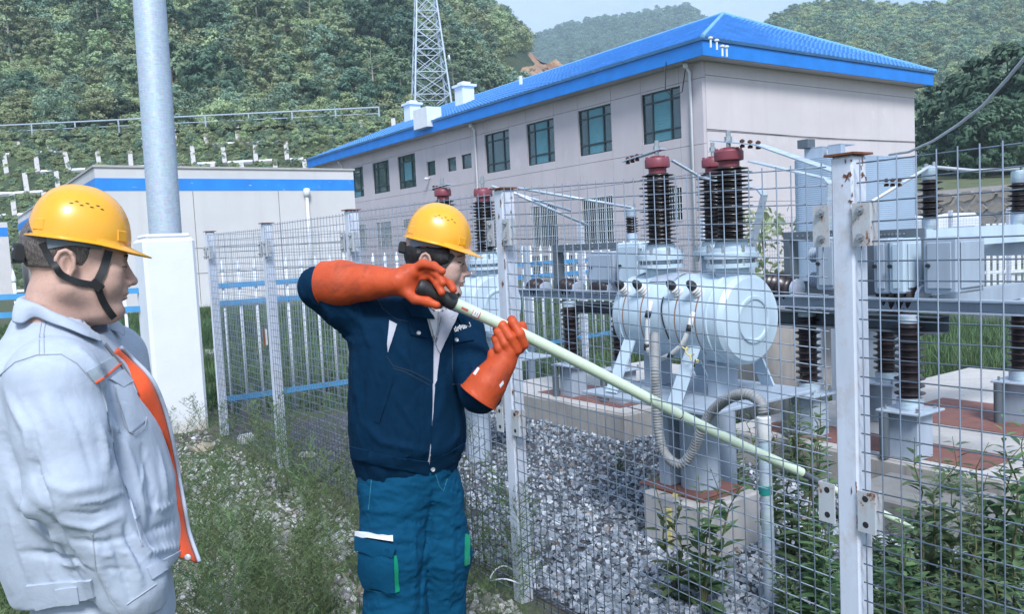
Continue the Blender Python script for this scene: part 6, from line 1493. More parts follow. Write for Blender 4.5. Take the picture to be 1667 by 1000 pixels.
def helmet(origin, fwd, up, scale, label, vents=None, hm_root=None):
    """origin: centre of the rim ring"""
    R = frame3(fwd, up); root = thing('safety_helmet', label, 'safety helmet', origin)
    A, B, H = .108*scale, .102*scale, .126*scale; nt, nr = 96, 34; V = []
    def pt(th, s, inner=0):
        c, sn = math.cos(th), math.sin(th); e = 2.25
        a_ = abs(c)**(2/e)*(1 if c > 0 else -1); b_ = abs(sn)**(2/e)*(1 if sn > 0 else -1)
        if s <= 1:
            ph = s*math.pi/2; r = math.sin(ph)**.93; z = H*math.cos(ph)**.86
            x = A*r*a_-.012*scale*(1-z/H)*0; y = B*r*b_
            rid = math.exp(-(y/(.024*scale))**4)*(.0045*scale)*min(1, s*3+.6)*max(0, 1-abs(s-.0)*.9); z += rid
            x += .010*scale*z/H*(-.6)
            if x > 0 and abs(y) < .03*scale: x += .003*scale*math.exp(-(y/(.022*scale))**4)*math.sin(ph)
            k = 1-inner*.028
            return Vector((x*k, y*k, z*k-(inner*.001)))
        f = (s-1)                       # rim lip and brim 0..1
        ext = .008+.044*max(0, c)**2.4*math.exp(-(sn*1.05)**4*.8); ext *= scale
        r = 1.0; x = A*a_+ext*f*(c if c > 0 else c); y = B*b_+.010*scale*f*sn
        z = -.004*f*scale-.013*scale*f*max(0, c)**2+.0035*scale*math.exp(-(sn/.75)**2)*0
        k = 1-inner*.028*(1-f)
        return Vector((x*k, y*k, z-inner*.0025))
    ss = [i/nr for i in range(nr)]+[1.0, 1.12, 1.35, 1.6, 1.85, 1.97, 2.0]; ns = len(ss)
    for inner in (0, 1):
        for s in ss:
            for k in range(nt): V.append(R@pt(2*math.pi*k/nt, max(s, .002), inner))
    F = []
    for j in range(ns-1):
        for k in range(nt):
            a, b = j*nt+k, j*nt+(k+1) % nt; F.append((a, a+nt, b+nt, b)); o = ns*nt; F.append((a+o, b+o, b+nt+o, a+nt+o))
    F += [((ns-1)*nt+k, (ns-1)*nt+k+ns*nt, (ns-1)*nt+(k+1) % nt+ns*nt, (ns-1)*nt+(k+1) % nt) for k in range(nt)]
    F.append(tuple(range(nt))); F.append(tuple(ns*nt+k for k in range(nt-1, -1, -1)))
    m = MB(); m.add(V, F); sh = m.build('shell', MAT['helmet'], root, smooth=True, sharp=60)
    bv = BVHTree.FromPolygons([tuple(Vector(v)+Vector(origin)) for v in V], F)
    Rm = R.to_4x4()
    for sy in (-1, 1):
        for ang, w_ in ((38, .030), (140, .030)):
            th = math.radians(ang)*(1 if sy > 0 else -1); p = pt(th, .86); p2 = pt(th, .98); n = Vector((math.cos(th), math.sin(th)*1.1, .25)).normalized(); u = (p-p2).normalized(); sd = n.cross(u).normalized(); n = u.cross(sd) if False else sd.cross(u).normalized()*-1
            n = n if n.dot(Vector((math.cos(th), math.sin(th), 0))) > 0 else -n
            mm = MB(); mm.bbox(-w_/2*scale, w_/2*scale, -.012*scale, .014*scale, -.006, .0018, .0016, Rm@axes_matrix((p+p2)/2, sd, u, n)); mm.build('slot_lug', MAT['helmet'], root, smooth=False)
    for (x, y) in (vents or []):
        h = bv.ray_cast(CAMP, ray(x, y).normalized())
        if h[0] is None: continue
        n = h[1] if h[1].dot(ray(x, y)) < 0 else -h[1]; m = MB(); d = (R@Vector((1, 0, 0))); d = (d-n*d.dot(n)).normalized(); s2 = n.cross(d); c = h[0]-Vector(origin)
        Vs = [c+d*math.cos(a)*.0042*scale+s2*math.sin(a)*.0016*scale+n*z for z in (-.001, .0006) for a in np.linspace(0, 2*math.pi, 11)[:-1]]
        m.add(Vs, [tuple(10+i for i in range(10)), tuple(range(9, -1, -1))]+[(i, (i+1) % 10, 10+(i+1) % 10, 10+i) for i in range(10)]); m.build('vent_hole', MAT['plastic'], root)
    return root, R, bv
# ================================================================== man in pale grey workwear (left)
def grey_man():
    Y0 = 1.88
    g = lambda px, py, dy=0.0: P(px, py, Y0+dy)
    base = PG(150, 900); base = Vector((g(150, 700).x, Y0, 0)); 
    root = thing('person', 'man in pale grey work jacket and yellow helmet at the left, seen in profile', 'person', base)
    hs = 1.03; fwd = Vector((.87, .48, -.105)); R = frame3(fwd, (0, 0, 1)); eye = g(203, 433, .01); ear = g(115, 430)
    O = eye-R@Vector((.086, -.031, 0))*hs
    Ri = np.array(R.transposed(), dtype=np.float32)          # world->local
    hf = head_sdf(.006, ((-.040, 0, -.07), (-.060, 0, -.21)), (.061, .068))
    def fh(p): return hf(((p-_v(O))@Ri.T)/hs)*hs
    # neck/chest stub
    ax = Vector((math.cos(math.radians(4)), math.sin(math.radians(4)), 0)); ay = Vector((-ax.y, ax.x, 0))
    chest = g(110, 590)
    def fb(p):
        d = fh(p); return smin(d, ell(p, chest-ZU*.10, (.085, .12, .11)), .03)
    G = Garment(fb, (O.x-.22, Y0-.20, O.z-.42), (O.x+.18, Y0+.20, O.z+.16), .0031, 1)
    body = G.build('body', MAT['skin_a'], root, base)
    # eyes
    for sy in (-1, 1):
        c = O+R@Vector((.0765, .031*sy, -.0005))*hs; m = MB(); m.lathe([(.0125*hs*math.cos(a), .0125*hs*math.sin(a)) for a in np.linspace(-1.5, 1.5, 12)], c-base, R@Vector((1, 0, 0)), 18); e = m.build('eyeball', MAT['eye_w'], root, smooth=True)
        m = MB(); m.lathe([(.0062*hs, .0112*hs), (.0055*hs, .0122*hs), (.003*hs, .0130*hs)], c-base, R@Vector((1, -.1*sy*0, -.05)), 14); m.build('iris', MAT['iris'], e, smooth=True)
    # eyebrow, lashes, lips
    def onhead(pts, off): return [G.hit(x, y, off) for x, y in pts]
    # cropped hair: thin shell cut from the head
    def fhair(p):
        q = ((p-_v(O))@Ri.T)/hs; q2 = q.copy(); q2[..., 1] = np.abs(q2[..., 1]); d = ell(q2, (-.018, 0, .038), (.100, .0795, .088)); d = smin(d, rcone(q2, (-.03, 0, -.04), (-.045, 0, -.10), .0605, .062), .03)
        cut = smax(-(q[..., 2]+.030+(q[..., 0]+.03)*(-.55)), -(q[..., 2]-(-.012)-(np.clip(q[..., 0]+.012, 0, 1))*1.7), .004)       # lower limit rises to the front
        side = np.where(q[..., 0] > -.035, .012-q[..., 2]*1.0-(.0)*q[..., 0], -1); ear_keep = smax(side, -(q[..., 0]+.055), .004)
        sb = rcone(q2, (.003, .071, .035), (.002, .072, -.012), .013, .006); d1 = smax(d, cut, .003); d1 = smax(d1, -ell(q2, (-.030, .085, -.004), (.027, .02, .037)), .004)
        return smin(d1, smax(sb, d-.0006, .001), .003)*hs
    Hh = Garment(fhair, (O.x-.17, Y0-.19, O.z-.12), (O.x+.14, Y0+.17, O.z+.16), .0034, 1); Hh.noise(.0008, 300, 3); Hh.build('hair', MAT['hair_short'], root, base)
    for pp_, w_, mt_, nm_ in (([(199, 435), (203, 434), (207, 435)], .002, MAT['hair'], 'eyelash'), ([(199, 489), (203, 487), (207, 488)], .0035, simple('lip_a', (.36, .17, .15), .45, 0, .1, 30), 'lips'), ([(214, 467), (217, 468)], .003, MAT['hair'], 'nostril')):
        q = onhead(pp_, .0006); ribbon([a for a, b in q], [b for a, b in q], w_, .0008, mt_, nm_, root, base)
    q = onhead([(201, 417), (207, 416), (212, 418)], .0012); ribbon([a for a, b in q], [b for a, b in q], .005, .0012, MAT['hair'], 'eyebrow', root, base)
    # ---------------- jacket
    axn, ayn = np.array(ax), np.array(ay)
    secs_px = [(1000, 176, .145, .158), (985, 172, .150, .17), (950, 165, .166, .190), (900, 158, .177, .205), (800, 136, .188, .220), (700, 112, .181, .222), (640, 98, .164, .220), (600, 94, .140, .21), (568, 96, .115, .17), (538, 97, .096, .118), (506, 97, .085, .085)]
    sec = []; o0 = g(130, 700); o0.z = 0
    for py, cx, rx, ry in secs_px[::-1][::-1]:
        p = g(cx, py); sec.append((p.z, (p-o0).x/ax.x*1.0, 0, rx, ry))
    sec = sorted(sec)
    sh = g(84, 620, -.19); el = g(118, 790, -.225); wr = g(212, 955, -.16); hd = g(232, 1005, -.13)
    sh2 = sh+ay*.37-ax*.03; el2 = el+ay*.42-ax*.05; wr2 = wr+ay*.34-ax*.06
    def ft(p):
        return loft(p, sec, ax, ay, o0, 2.3, .02)
    def fj(p):
        d = ft(p)
        d = smin(d, rcone(p, g(108, 580, .0)-ay*.03, sh+Vector((.01, 0, -.004)), .062, .080), .04)
        d = smin(d, rcone(p, g(108, 580, .0)+ay*.03, sh2, .062, .078), .04)
        arm = chain(p, [sh, sh.lerp(el, .5), el, wr, wr.lerp(hd, .5)], [.088, .084, .080, .064, .058], .03); d = smin(d, arm, .018)
        arm2 = chain(p, [sh2, el2, wr2], [.086, .078, .060], .03); d = smin(d, arm2, .018)
        zb = g(170, 984).z; d = smax(d, zb-p[..., 2]+.10*(p[..., 0]-g(170, 984).x)*0, .006) if False else d
        q1, q2 = P(60, 985, 1.74), P(298, 920, 1.85); zc = q1.z+(p[..., 0]-q1.x)*((q2.z-q1.z)/(q2.x-q1.x)); cutp = smax(d, zc-p[..., 2], .008); d = np.minimum(cutp, smax(arm, -(p[..., 2]-wr.z+.06), .01)) if True else d
        nk = rcone(p, g(108, 480), g(104, 545), .074, .088); d = smax(d, -smax(nk, -(p[..., 2]-g(100, 548).z), .01), .012)
        return d
    J = Garment(fj, (o0.x-.30, Y0-.42, .78), (o0.x+.36, Y0+.42, 1.60), .0055, 2)
    J.noise(.0026, 11, 5, (1, 1, .5)); J.noise(.0014, 22, 7, (1, 1, .4), True)
    FS = ([([(10, 640), (45, 700), (55, 760)], .014, .010), ([(52, 700), (58, 770), (90, 860)], .010, -.014), ([(175, 620), (182, 700), (205, 800)], .012, -.014), ([(150, 600), (178, 640)], .012, .008),
             ([(70, 640), (90, 700)], .016, .006), ([(165, 700), (175, 760)], .012, .008), ([(60, 780), (110, 800), (170, 790)], .012, .005), ([(95, 850), (150, 860), (200, 840)], .010, .007), ([(120, 880), (170, 885), (215, 872)], .009, -.006),
             ([(150, 870), (165, 930), (190, 980)], .010, .008), ([(180, 870), (200, 930), (215, 985)], .009, -.007), ([(210, 900), (230, 950)], .010, .008), ([(60, 830), (95, 870), (130, 930)], .016, -.012), ([(20, 790), (60, 850), (120, 900)], .018, .012), ([(40, 900), (100, 905), (150, 930)], .010, -.010), ([(90, 880), (110, 915), (145, 925)], .012, .012),
             ([(190, 690), (215, 760), (235, 850)], .014, .008), ([(230, 720), (245, 790), (250, 860)], .016, -.007), ([(215, 870), (240, 900), (290, 890)], .012, .009), ([(235, 870), (285, 850)], .012, -.007), ([(260, 740), (272, 820)], .012, .007), ([(180, 640), (200, 700), (185, 760)], .014, -.010), ([(130, 570), (165, 610)], .014, .006), ([(0, 700), (20, 780)], .016, -.008), ([(10, 740), (40, 830)], .016, .009),
             ([(20, 600), (60, 580), (100, 590)], .006, -.003), ([(230, 820), (262, 830), (285, 815)], .010, .006), ([(205, 860), (225, 910)], .010, -.012),
             ([(30, 640), (60, 690), (80, 760), (100, 800)], .007, .004), ([(100, 640), (130, 700), (150, 770)], .008, -.004), ([(120, 820), (165, 815), (205, 800)], .006, .005), ([(105, 835), (150, 838), (190, 826)], .006, -.004), ([(150, 900), (175, 905), (215, 900)], .006, .005), ([(165, 925), (200, 930), (228, 925)], .006, -.005), ([(240, 740), (225, 800), (235, 860)], .008, .006), ([(255, 800), (245, 850), (262, 890)], .007, -.005), ([(70, 880), (80, 930), (90, 950)], .007, .006), ([(110, 900), (118, 930), (130, 948)], .007, .006), ([(15, 830), (35, 900), (50, 945)], .009, .007), ([(180, 650), (190, 690), (200, 740)], .006, .005), ([(160, 720), (185, 735), (200, 770)], .007, -.006)])
    J.folds([(a_, w_*.85, h_*1.15) for a_, w_, h_ in FS])
    jk = J.build('jacket', MAT['cloth_grey'], root, base); M_ = MAT['cloth_grey']; b = base
    dk = simple('grey_stitch', (.33, .36, .41), .8)
    J.seam('seam', [(0, 612), (25, 590), (60, 578), (100, 577), (125, 592), (150, 620)], .0015, dk, jk, b)
    J.seam('seam', [(75, 520), (71, 545), (72, 577)], .0012, dk, jk, b); J.seam('seam', [(68, 522), (64, 548), (64, 577)], .0012, dk, jk, b)
    J.seam('seam', [(160, 622), (172, 660), (182, 710), (192, 760), (215, 830), (232, 890)], .0015, dk, jk, b)
    J.patch('pocket_flap', [(176, 618), (198, 603), (214, 622), (198, 632)], .006, M_, jk, b); 
    J.patch('chest_pocket', [(184, 628), (212, 620), (237, 684), (210, 706)], .0035, M_, jk, b, puff=.004)
    J.seam('pocket_stitch', [(186, 632), (200, 690), (208, 704), (216, 708), (234, 694), (236, 680)], .0012, dk, jk, b, .004)
    J.patch('reflective_band', [(140, 606), (188, 579), (197, 591), (153, 624)], .003, simple('silver_band', (.36, .42, .47), .5), jk, b, (12, 3))
    J.seam('orange_piping', [(153, 624), (175, 610), (196, 592)], .0028, MAT['orange_lining'], jk, b, .003)
    J.patch('side_pocket_welt', [(203, 790), (212, 788), (228, 838), (219, 846)], .004, M_, jk, b, (4, 10)); J.seam('pocket_opening', [(205, 792), (212, 815), (221, 840)], .004, MAT['dark_lining'], jk, b, -.001)
    # waistband
    J.patch('waistband', [(44, 953), (150, 944), (156, 972), (60, 992)], .006, M_, jk, b, (22, 5)); J.patch('waistband', [(238, 926), (298, 893), (296, 912), (246, 944)], .006, M_, jk, b, (12, 4))
    for x, y in ((101, 970), (75, 974)): J.disc('snap_button', x, y, .011 if x > 90 else .006, M_, jk, b)
    J.patch('waist_tab', [(92, 958), (128, 953), (130, 980), (94, 984)], .009, M_, jk, b, (6, 4))
    J.seam('seam', [(206, 985), (235, 965), (254, 952)], .002, dk, jk, b); J.seam('seam', [(150, 870), (157, 930), (178, 975), (196, 1000)], .0015, dk, jk, b)
    nc = g(104, 520)
    Tp = [(40, 474), (52, 480), (68, 490), (88, 503), (110, 514), (132, 524), (153, 535)]; Bp = [(30, 500), (42, 512), (60, 522), (84, 533), (110, 544), (136, 555), (160, 562)]
    def side(sg):
        out = []
        for (x1, y1), (x2, y2) in zip(Tp, Bp):
            p1, n1 = G.hit(x1, y1, .010); p2, n2 = J.hit(x2, y2, .011)
            if x1 < 60 or (p2-p1).length > .075 or p2.z > p1.z-.012:
                h_ = (p1-nc); h_.z = 0; h_.normalize(); n2 = h_; p2 = p1+h_*.024-ZU*.064
            out.append((p1, p1.lerp(p2, .5)+n2*.008, p2))
        return out
    near = side(1); axl = (ax*1.0); pl = nc+ax*0
    mir = lambda p: p-ay*(2*(p-pl).dot(ay))
    cols = near[::-1]+[tuple(mir(p) for p in c) for c in near]
    # smooth back bridge
    V = []; rows_ = []
    for c in cols:
        inn = c[0]-ZU*.05+(Vector((nc.x, nc.y, c[0].z))-c[0]).normalized()*.010; rows_.append([inn, c[0], c[1], c[2]])
    cc = []
    for r_ in range(4): cc.append(resamp([q[r_] for q in rows_], 4))
    N_ = len(cc[0]); 
    for r_ in range(4): V += [p-b for p in cc[r_]]
    m = MB(); m.add(V, [(j*N_+k, j*N_+k+1, (j+1)*N_+k+1, (j+1)*N_+k) for j in range(3) for k in range(N_-1)]); me = m.mesh('collar', MAT['cloth_grey'], True); o = link('collar', me, root)
    md = o.modifiers.new('thick', 'SOLIDIFY'); md.thickness = .0035; md.offset = 0; sb_ = o.modifiers.new('sub', 'SUBSURF'); sb_.levels = 1; sb_.render_levels = 1
    # shirt under the collar
    m = MB(); V = []
    for r_, dz in ((.079, -.02), (.076, .0), (.070, .004)):
        for k in range(25): a = 2*math.pi*k/24; V.append(nc+ax*(math.cos(a)*r_+.004)+ay*math.sin(a)*r_*.96+ZU*(dz-.052*(1+math.cos(a))/2+.0)-b)
    m.add(V, [(j*25+k, j*25+k+1, (j+1)*25+k+1, (j+1)*25+k) for j in range(2) for k in range(24)]); m.build('shirt_neckline', MAT['cloth_white'], root, smooth=True)
    # open front: orange lining strip and outer grey placket edge
    outer = [(190, 566), (211, 586), (240, 617), (260, 661), (275, 718), (286, 780), (294, 824), (302, 868), (319, 917)]; inner = [(180, 580), (205, 602), (223, 648), (243, 674), (260, 701), (275, 736), (283, 806), (289, 846), (294, 907)]
    # inner edge hugs the near front of the jacket, outer edge belongs to the far front
    I3 = []; O3 = []
    for (x, y), (x2, y2) in zip(outer, inner):
        h, nn = J.hit(x2, y2); yy = h.y if h.y > 1.2 else Y0; I3.append(P(x2-6, y2, yy+.004)); O3.append(P(x+3, y, yy+.05))
    I3, O3 = resamp(I3, 5), resamp(O3, 5); m = MB(); V = []
    for a, c in zip(I3, O3):
        for k in range(5): t_ = k/4; V.append(a.lerp(c, t_)-b+Vector((.006*math.sin(t_*3.14), 0, 0)))
    m.add(V, [(i*5+k, i*5+5+k, i*5+6+k, i*5+1+k) for i in range(len(I3)-1) for k in range(4)]); me = m.mesh('orange_lining', MAT['orange_lining'], True); o = link('orange_lining', me, root); md = o.modifiers.new('thick', 'SOLIDIFY'); md.thickness = .003
    m = MB(); m.tube([p-b+Vector((.002, .006, 0)) for p in O3], .005, 6); m.build('far_front_edge', MAT['cloth_grey'], root, smooth=True)
    zp = [(x-3, y+1) for x, y in [(172, 560), (186, 578), (200, 595), (214, 618), (224, 640)]]; J.seam('zip', zp, .003, simple('zip_teeth', (.25, .26, .28), .4, .5), root, b, .003, flat=.004)
    p = P(318, 915, Y0+.03); m = MB(); m.lathe([(.007, 0), (.008, .002), (.005, .004)], P(306, 908, Y0-.01)-b, Vector((0, -1, .1)), 14); m.build('snap_button', MAT['snap'], root, smooth=True)
    # cuff with hand going into the trouser pocket
    dcf = (hd-wr).normalized(); m = MB()
    hand = chain
    hd_ = hd+ay*.08-ax*.06-ZU*.02
    def fhd(p):
        w2 = wr.lerp(hd, .2)+ay*.03; h2 = hd_+ax*.03-ZU*.07; d = chain(p, [w2, hd_, h2], [.033, .036, .030], .02)
        for k in range(4): a = h2+ax*(.022-.018*k); d = smin(d, chain(p, [a, a-ZU*.05+ax*.01, a-ZU*.085+ax*.004], [.0105, .0098, .008], .006), .008)
        th = hd_+ax*.035; return smin(d, chain(p, [th, th+ax*.02-ZU*.05, th+ax*.02-ZU*.08], [.014, .012, .010], .006), .012)
    Hd = Garment(fhd, hd-Vector((.14, .09, .22)), hd+Vector((.16, .09, .10)), .004, 1); Hd.build('hand', MAT['skin_a'], root, base)
    # ---------------- trousers, boots
    hip = g(172, 990); kn = Vector((hip.x+.01, 0, .50))
    def ftr(p):
        d = loft(p, [(.70, 0, 0, .115, .165), (.80, 0, 0, .145, .175), (.90, 0, 0, .140, .17), (.97, 0, 0, .135, .165)], ax, ay, (hip.x, Y0, 0), 2.2, .02)
        for s_ in (-1, 1):
            c = Vector((hip.x, Y0, 0))+ay*(.095*s_); d = smin(d, chain(p, [c+ZU*.80, c+ZU*.48+ax*.015, c+ZU*.09-ax*.01], [.105, .085, .075], .03), .03)
        return d
    Tr = Garment(ftr, (hip.x-.25, Y0-.28, .02), (hip.x+.25, Y0+.28, 1.02), .009, 2); Tr.noise(.004, 16, 9, (1, 1, .5)); Tr.folds([([(180, 985), (200, 999)], .012, .008), ([(235, 950), (245, 999)], .010, .01), ([(262, 940), (268, 999)], .010, -.01)])
    Tr.build('trousers', MAT['cloth_grey'], root, base)
    for s_ in (-1, 1):
        c = Vector((hip.x, Y0, 0))+ay*(.095*s_)-ax*.01
        Bt = Garment(lambda p: smax(smin(chain(p, [c+ZU*.16, c+ZU*.07], [.052, .055], .02), chain(p, [c+ZU*.05, c+ax*.15+ZU*.04], [.05, .044], .02), .02), .004-p[..., 2], .004), c-Vector((.15, .15, .02)), c+Vector((.28, .15, .25)), .009, 1); Bt.build('boot', MAT['leather'], root, base)
    # ---------------- helmet, harness
    hc = O+R@Vector((-.003, 0, .053)); hfw = Vector((.88, .46, -.20)).normalized()
    ven = [(x/2.78, 280+y/2.78) for x, y in ((323, 141), (348, 134), (370, 151), (396, 143), (416, 160), (443, 154), (463, 170))]
    hroot, HR, hbv = helmet(hc, hfw, (0.0, 0, 1), .955, 'yellow safety helmet on the man in grey', ven)
    S_ = MAT['strap']
    def strap(pxs, w_, nm='chin_strap', off=.004, mt=None, th=.0022, gar=G):
        q = [gar.hit(x, y, off) for x, y in pxs]; pts = resamp([a for a, _ in q], 5); nn = resamp([c for _, c in q], 5); ribbon(pts, nn, w_, th, mt or S_, nm, hroot, Vector(hroot.location))
    up1 = hc+HR@Vector((.045, -.098, -.004)); 
    strap([(176, 408), (171, 428), (166, 444), (158, 460)], .017); strap([(70, 396), (80, 415), (90, 433), (100, 447), (120, 458), (144, 463), (154, 463)], .014)
    strap([(159, 466), (163, 480), (169, 495), (177, 508), (184, 516)], .015)
    q, n_ = G.hit(158, 464, .008); m = MB(); m.bbox(-.010, .010, -.014, .014, -.003, .003, .002, axes_matrix(q-Vector(hroot.location), n_.orthogonal().normalized(), n_.cross(n_.orthogonal().normalized()), n_)); m.build('buckle', MAT['plastic'], hroot)
    # suspension band: ring of grey plastic with black rear part and knob
    V = []; nn = 48
    hb = [];  
    for k in range(nn+1):
        a = math.radians(60+240*k/nn); c, s_ = math.cos(a), math.sin(a); back = max(0, -c); p = hc+HR@Vector((c*.096-.004, s_*.088, -.002-.036*back**1.5)); hb.append((p, HR@Vector((c, s_*1.1, 0))))
    ribbon([p for p, _ in hb], [c for _, c in hb], .026, .002, MAT['greyplastic'], 'suspension_band', hroot, Vector(hroot.location))
    kp = hc+HR@Vector((-.106, 0, -.046)); m = MB(); L0 = kp-Vector(hroot.location); m.lathe([(.015, -.016), (.016, -.004), (.021, .0), (.0225, .004), (.021, .018), (.014, .021)], L0, HR@Vector((-1, 0, -.1)), 20); m.build('ratchet_knob', MAT['plastic'], hroot, smooth=True, sharp=30)
    m = MB(); m.bbox(-.016, .012, -.04, .04, -.020, .020, .005, axes_matrix(L0, HR@Vector((1, 0, 0)), HR@Vector((0, 1, 0)), HR@Vector((0, 0, 1)))); m.build('ratchet_housing', MAT['plastic'], hroot)
    m = MB(); m.bbox(-.014, .010, -.05, .05, .0, .045, .006, axes_matrix(hc+HR@Vector((-.086, 0, -.036))-Vector(hroot.location), HR@Vector((1, 0, 0)), HR@Vector((0, 1, 0)), HR@Vector((0, 0, 1)))); m.build('nape_pad', MAT['plastic'], hroot)
    return root
grey_man()
# ================================================================== man in navy jacket holding the operating pole
POLE_PX = [(684, 467), (742, 495), (866, 552), (1000, 620), (1090, 667), (1200, 722), (1305, 770), (1345, 791), (1440, 838), (1490, 862)]
def pole_pt(px, py):
    u = (px-833.5)/FPX; Y = (2.70+.2776*.28)/(1-.2776*u) if False else None
    # plan line from (x=-.300, Y=2.72) to (x=.57, Y=3.00)
    x0, y0, x1, y1 = -.300, 2.72, .575, 2.99; d = ray(px, py); k = d.x/d.y; s = (y1-y0)/(x1-x0); Y = (y0-s*x0)/(1-s*k); return P(px, py, Y)
def the_pole():
    pts = [pole_pt(*q) for q in POLE_PX]; b = pts[0]; root = thing('operating_pole', 'long pale green fibreglass operating pole held by the navy worker', 'pole', b)
    L = resamp(pts, 6); d = [(p-b).length for p in L]; i1 = min(range(len(L)), key=lambda i: (L[i]-pole_pt(1300, 769)).length)
    r0, r1 = .0208, .0185; m = MB(); seg = L[3:i1+1]; m.tube([p-b for p in seg], [r0+(r1-r0)*i/len(seg) for i in range(len(seg))], 28); m.build('pole_tube', MAT['fibreglass'], root, smooth=True, sharp=50)
    # faint spiral winding rings
    for k in range(3, 40):
        dd = .062*k; j = next((j for j in range(1, i1) if d[j] > dd), None)
        if j is None: break
        t = (dd-d[j-1])/(d[j]-d[j-1]); p = L[j-1].lerp(L[j], t)-b; ax = (L[j]-L[j-1]).normalized(); rr = r0+(r1-r0)*j/i1
        if p.length < .18: continue
        tilt = (ax+Vector((0, 0, .25))).normalized(); m = MB(); m.lathe([(rr*.99, -.0009), (rr+.0006, 0), (rr*.99, .0009)], p, tilt, 28); m.build('winding_ring', MAT['cloth_white'] if False else MAT['fibre_ring'], root, smooth=True)
    e0 = L[i1]; e1 = pole_pt(1342, 790); m = MB(); m.tube([e0-b, e1-b], [.0135, .0125], 20); m.build('grey_ferrule', simple('ferrule', (.11, .13, .15), .4, .3), root, smooth=True, sharp=50)
    m = MB(); tl = [p-b for p in L if (p-b).length > (e1-b).length-.01]; m.tube([e1-b]+tl[1:], [.0145]+[.0145 if i < len(tl)-7 else .0145-.011*(i-len(tl)+7)/7 for i in range(1, len(tl))], 20); m.build('pole_tip', MAT['fibreglass'], root, smooth=True, sharp=50)
    j = min(range(len(L)), key=lambda i: (L[i]-pole_pt(1106, 672)).length); a = (L[j+1]-L[j]).normalized(); m = MB(); m.lathe([(.0195, -.002), (.0203, 0), (.0195, .002)], L[j]-b, a, 24); m.build('joint_line', MAT['rust'], root, smooth=True)
    # black grip
    g0, g1 = pole_pt(680, 465), pole_pt(741, 494); a = (g1-g0).normalized(); Lg = (g1-g0).length
    m = MB(); m.lathe([(.004, 0), (.0235, .001), (.0265, .008), (.0265, .02), (.0245, .035), (.0245, Lg-.045), (.026, Lg-.03), (.0275, Lg-.015), (.0275, Lg-.004), (.0225, Lg)], g0-b, a, 32); m.build('rubber_grip', MAT['black'], root, smooth=True, sharp=50)
    # label
    c = pole_pt(773, 510); a = (pole_pt(790, 518)-c).normalized(); v = (CAMP-c).normalized(); s = a.cross(v).normalized(); n = s.cross(a).normalized(); n = n if n.dot(v) > 0 else -n; s = a.cross(n)
    def lab(du0, du1, a0, a1, mat, off, nm, par=root):
        V = []; k = 6
        for i in range(k+1):
            t = math.radians(a0+(a1-a0)*i/k); rr = .0208+off
            for du in (du0, du1): V.append(c-b+a*du+n*(math.cos(t)*rr)+s*(math.sin(t)*rr))
        m = MB(); m.add(V, [(2*i, 2*i+1, 2*i+3, 2*i+2) for i in range(k)]); return m.build(nm, mat, par)
    redm = simple('label_red', (.5, .10, .08), .5); lb = lab(-.014, .014, -28, 38, redm, .0004, 'label_sticker'); lab(-.012, .010, -26, 30, MAT['cloth_white'], .0008, 'label_paper', lb)
    up = -s if (-s).z > 0 else s; xx = up.cross(n); text_mesh('label_number', '11', .016, MAT['black'], lb, axes_matrix(c-b+n*.0222, xx.normalized(), up, n))
    lab(-.055, -.030, -5, 15, redm, .0004, 'red_mark')
    return root
MAT['fibre_ring'] = simple('fibre_ring', (.66, .74, .62), .4)
the_pole()

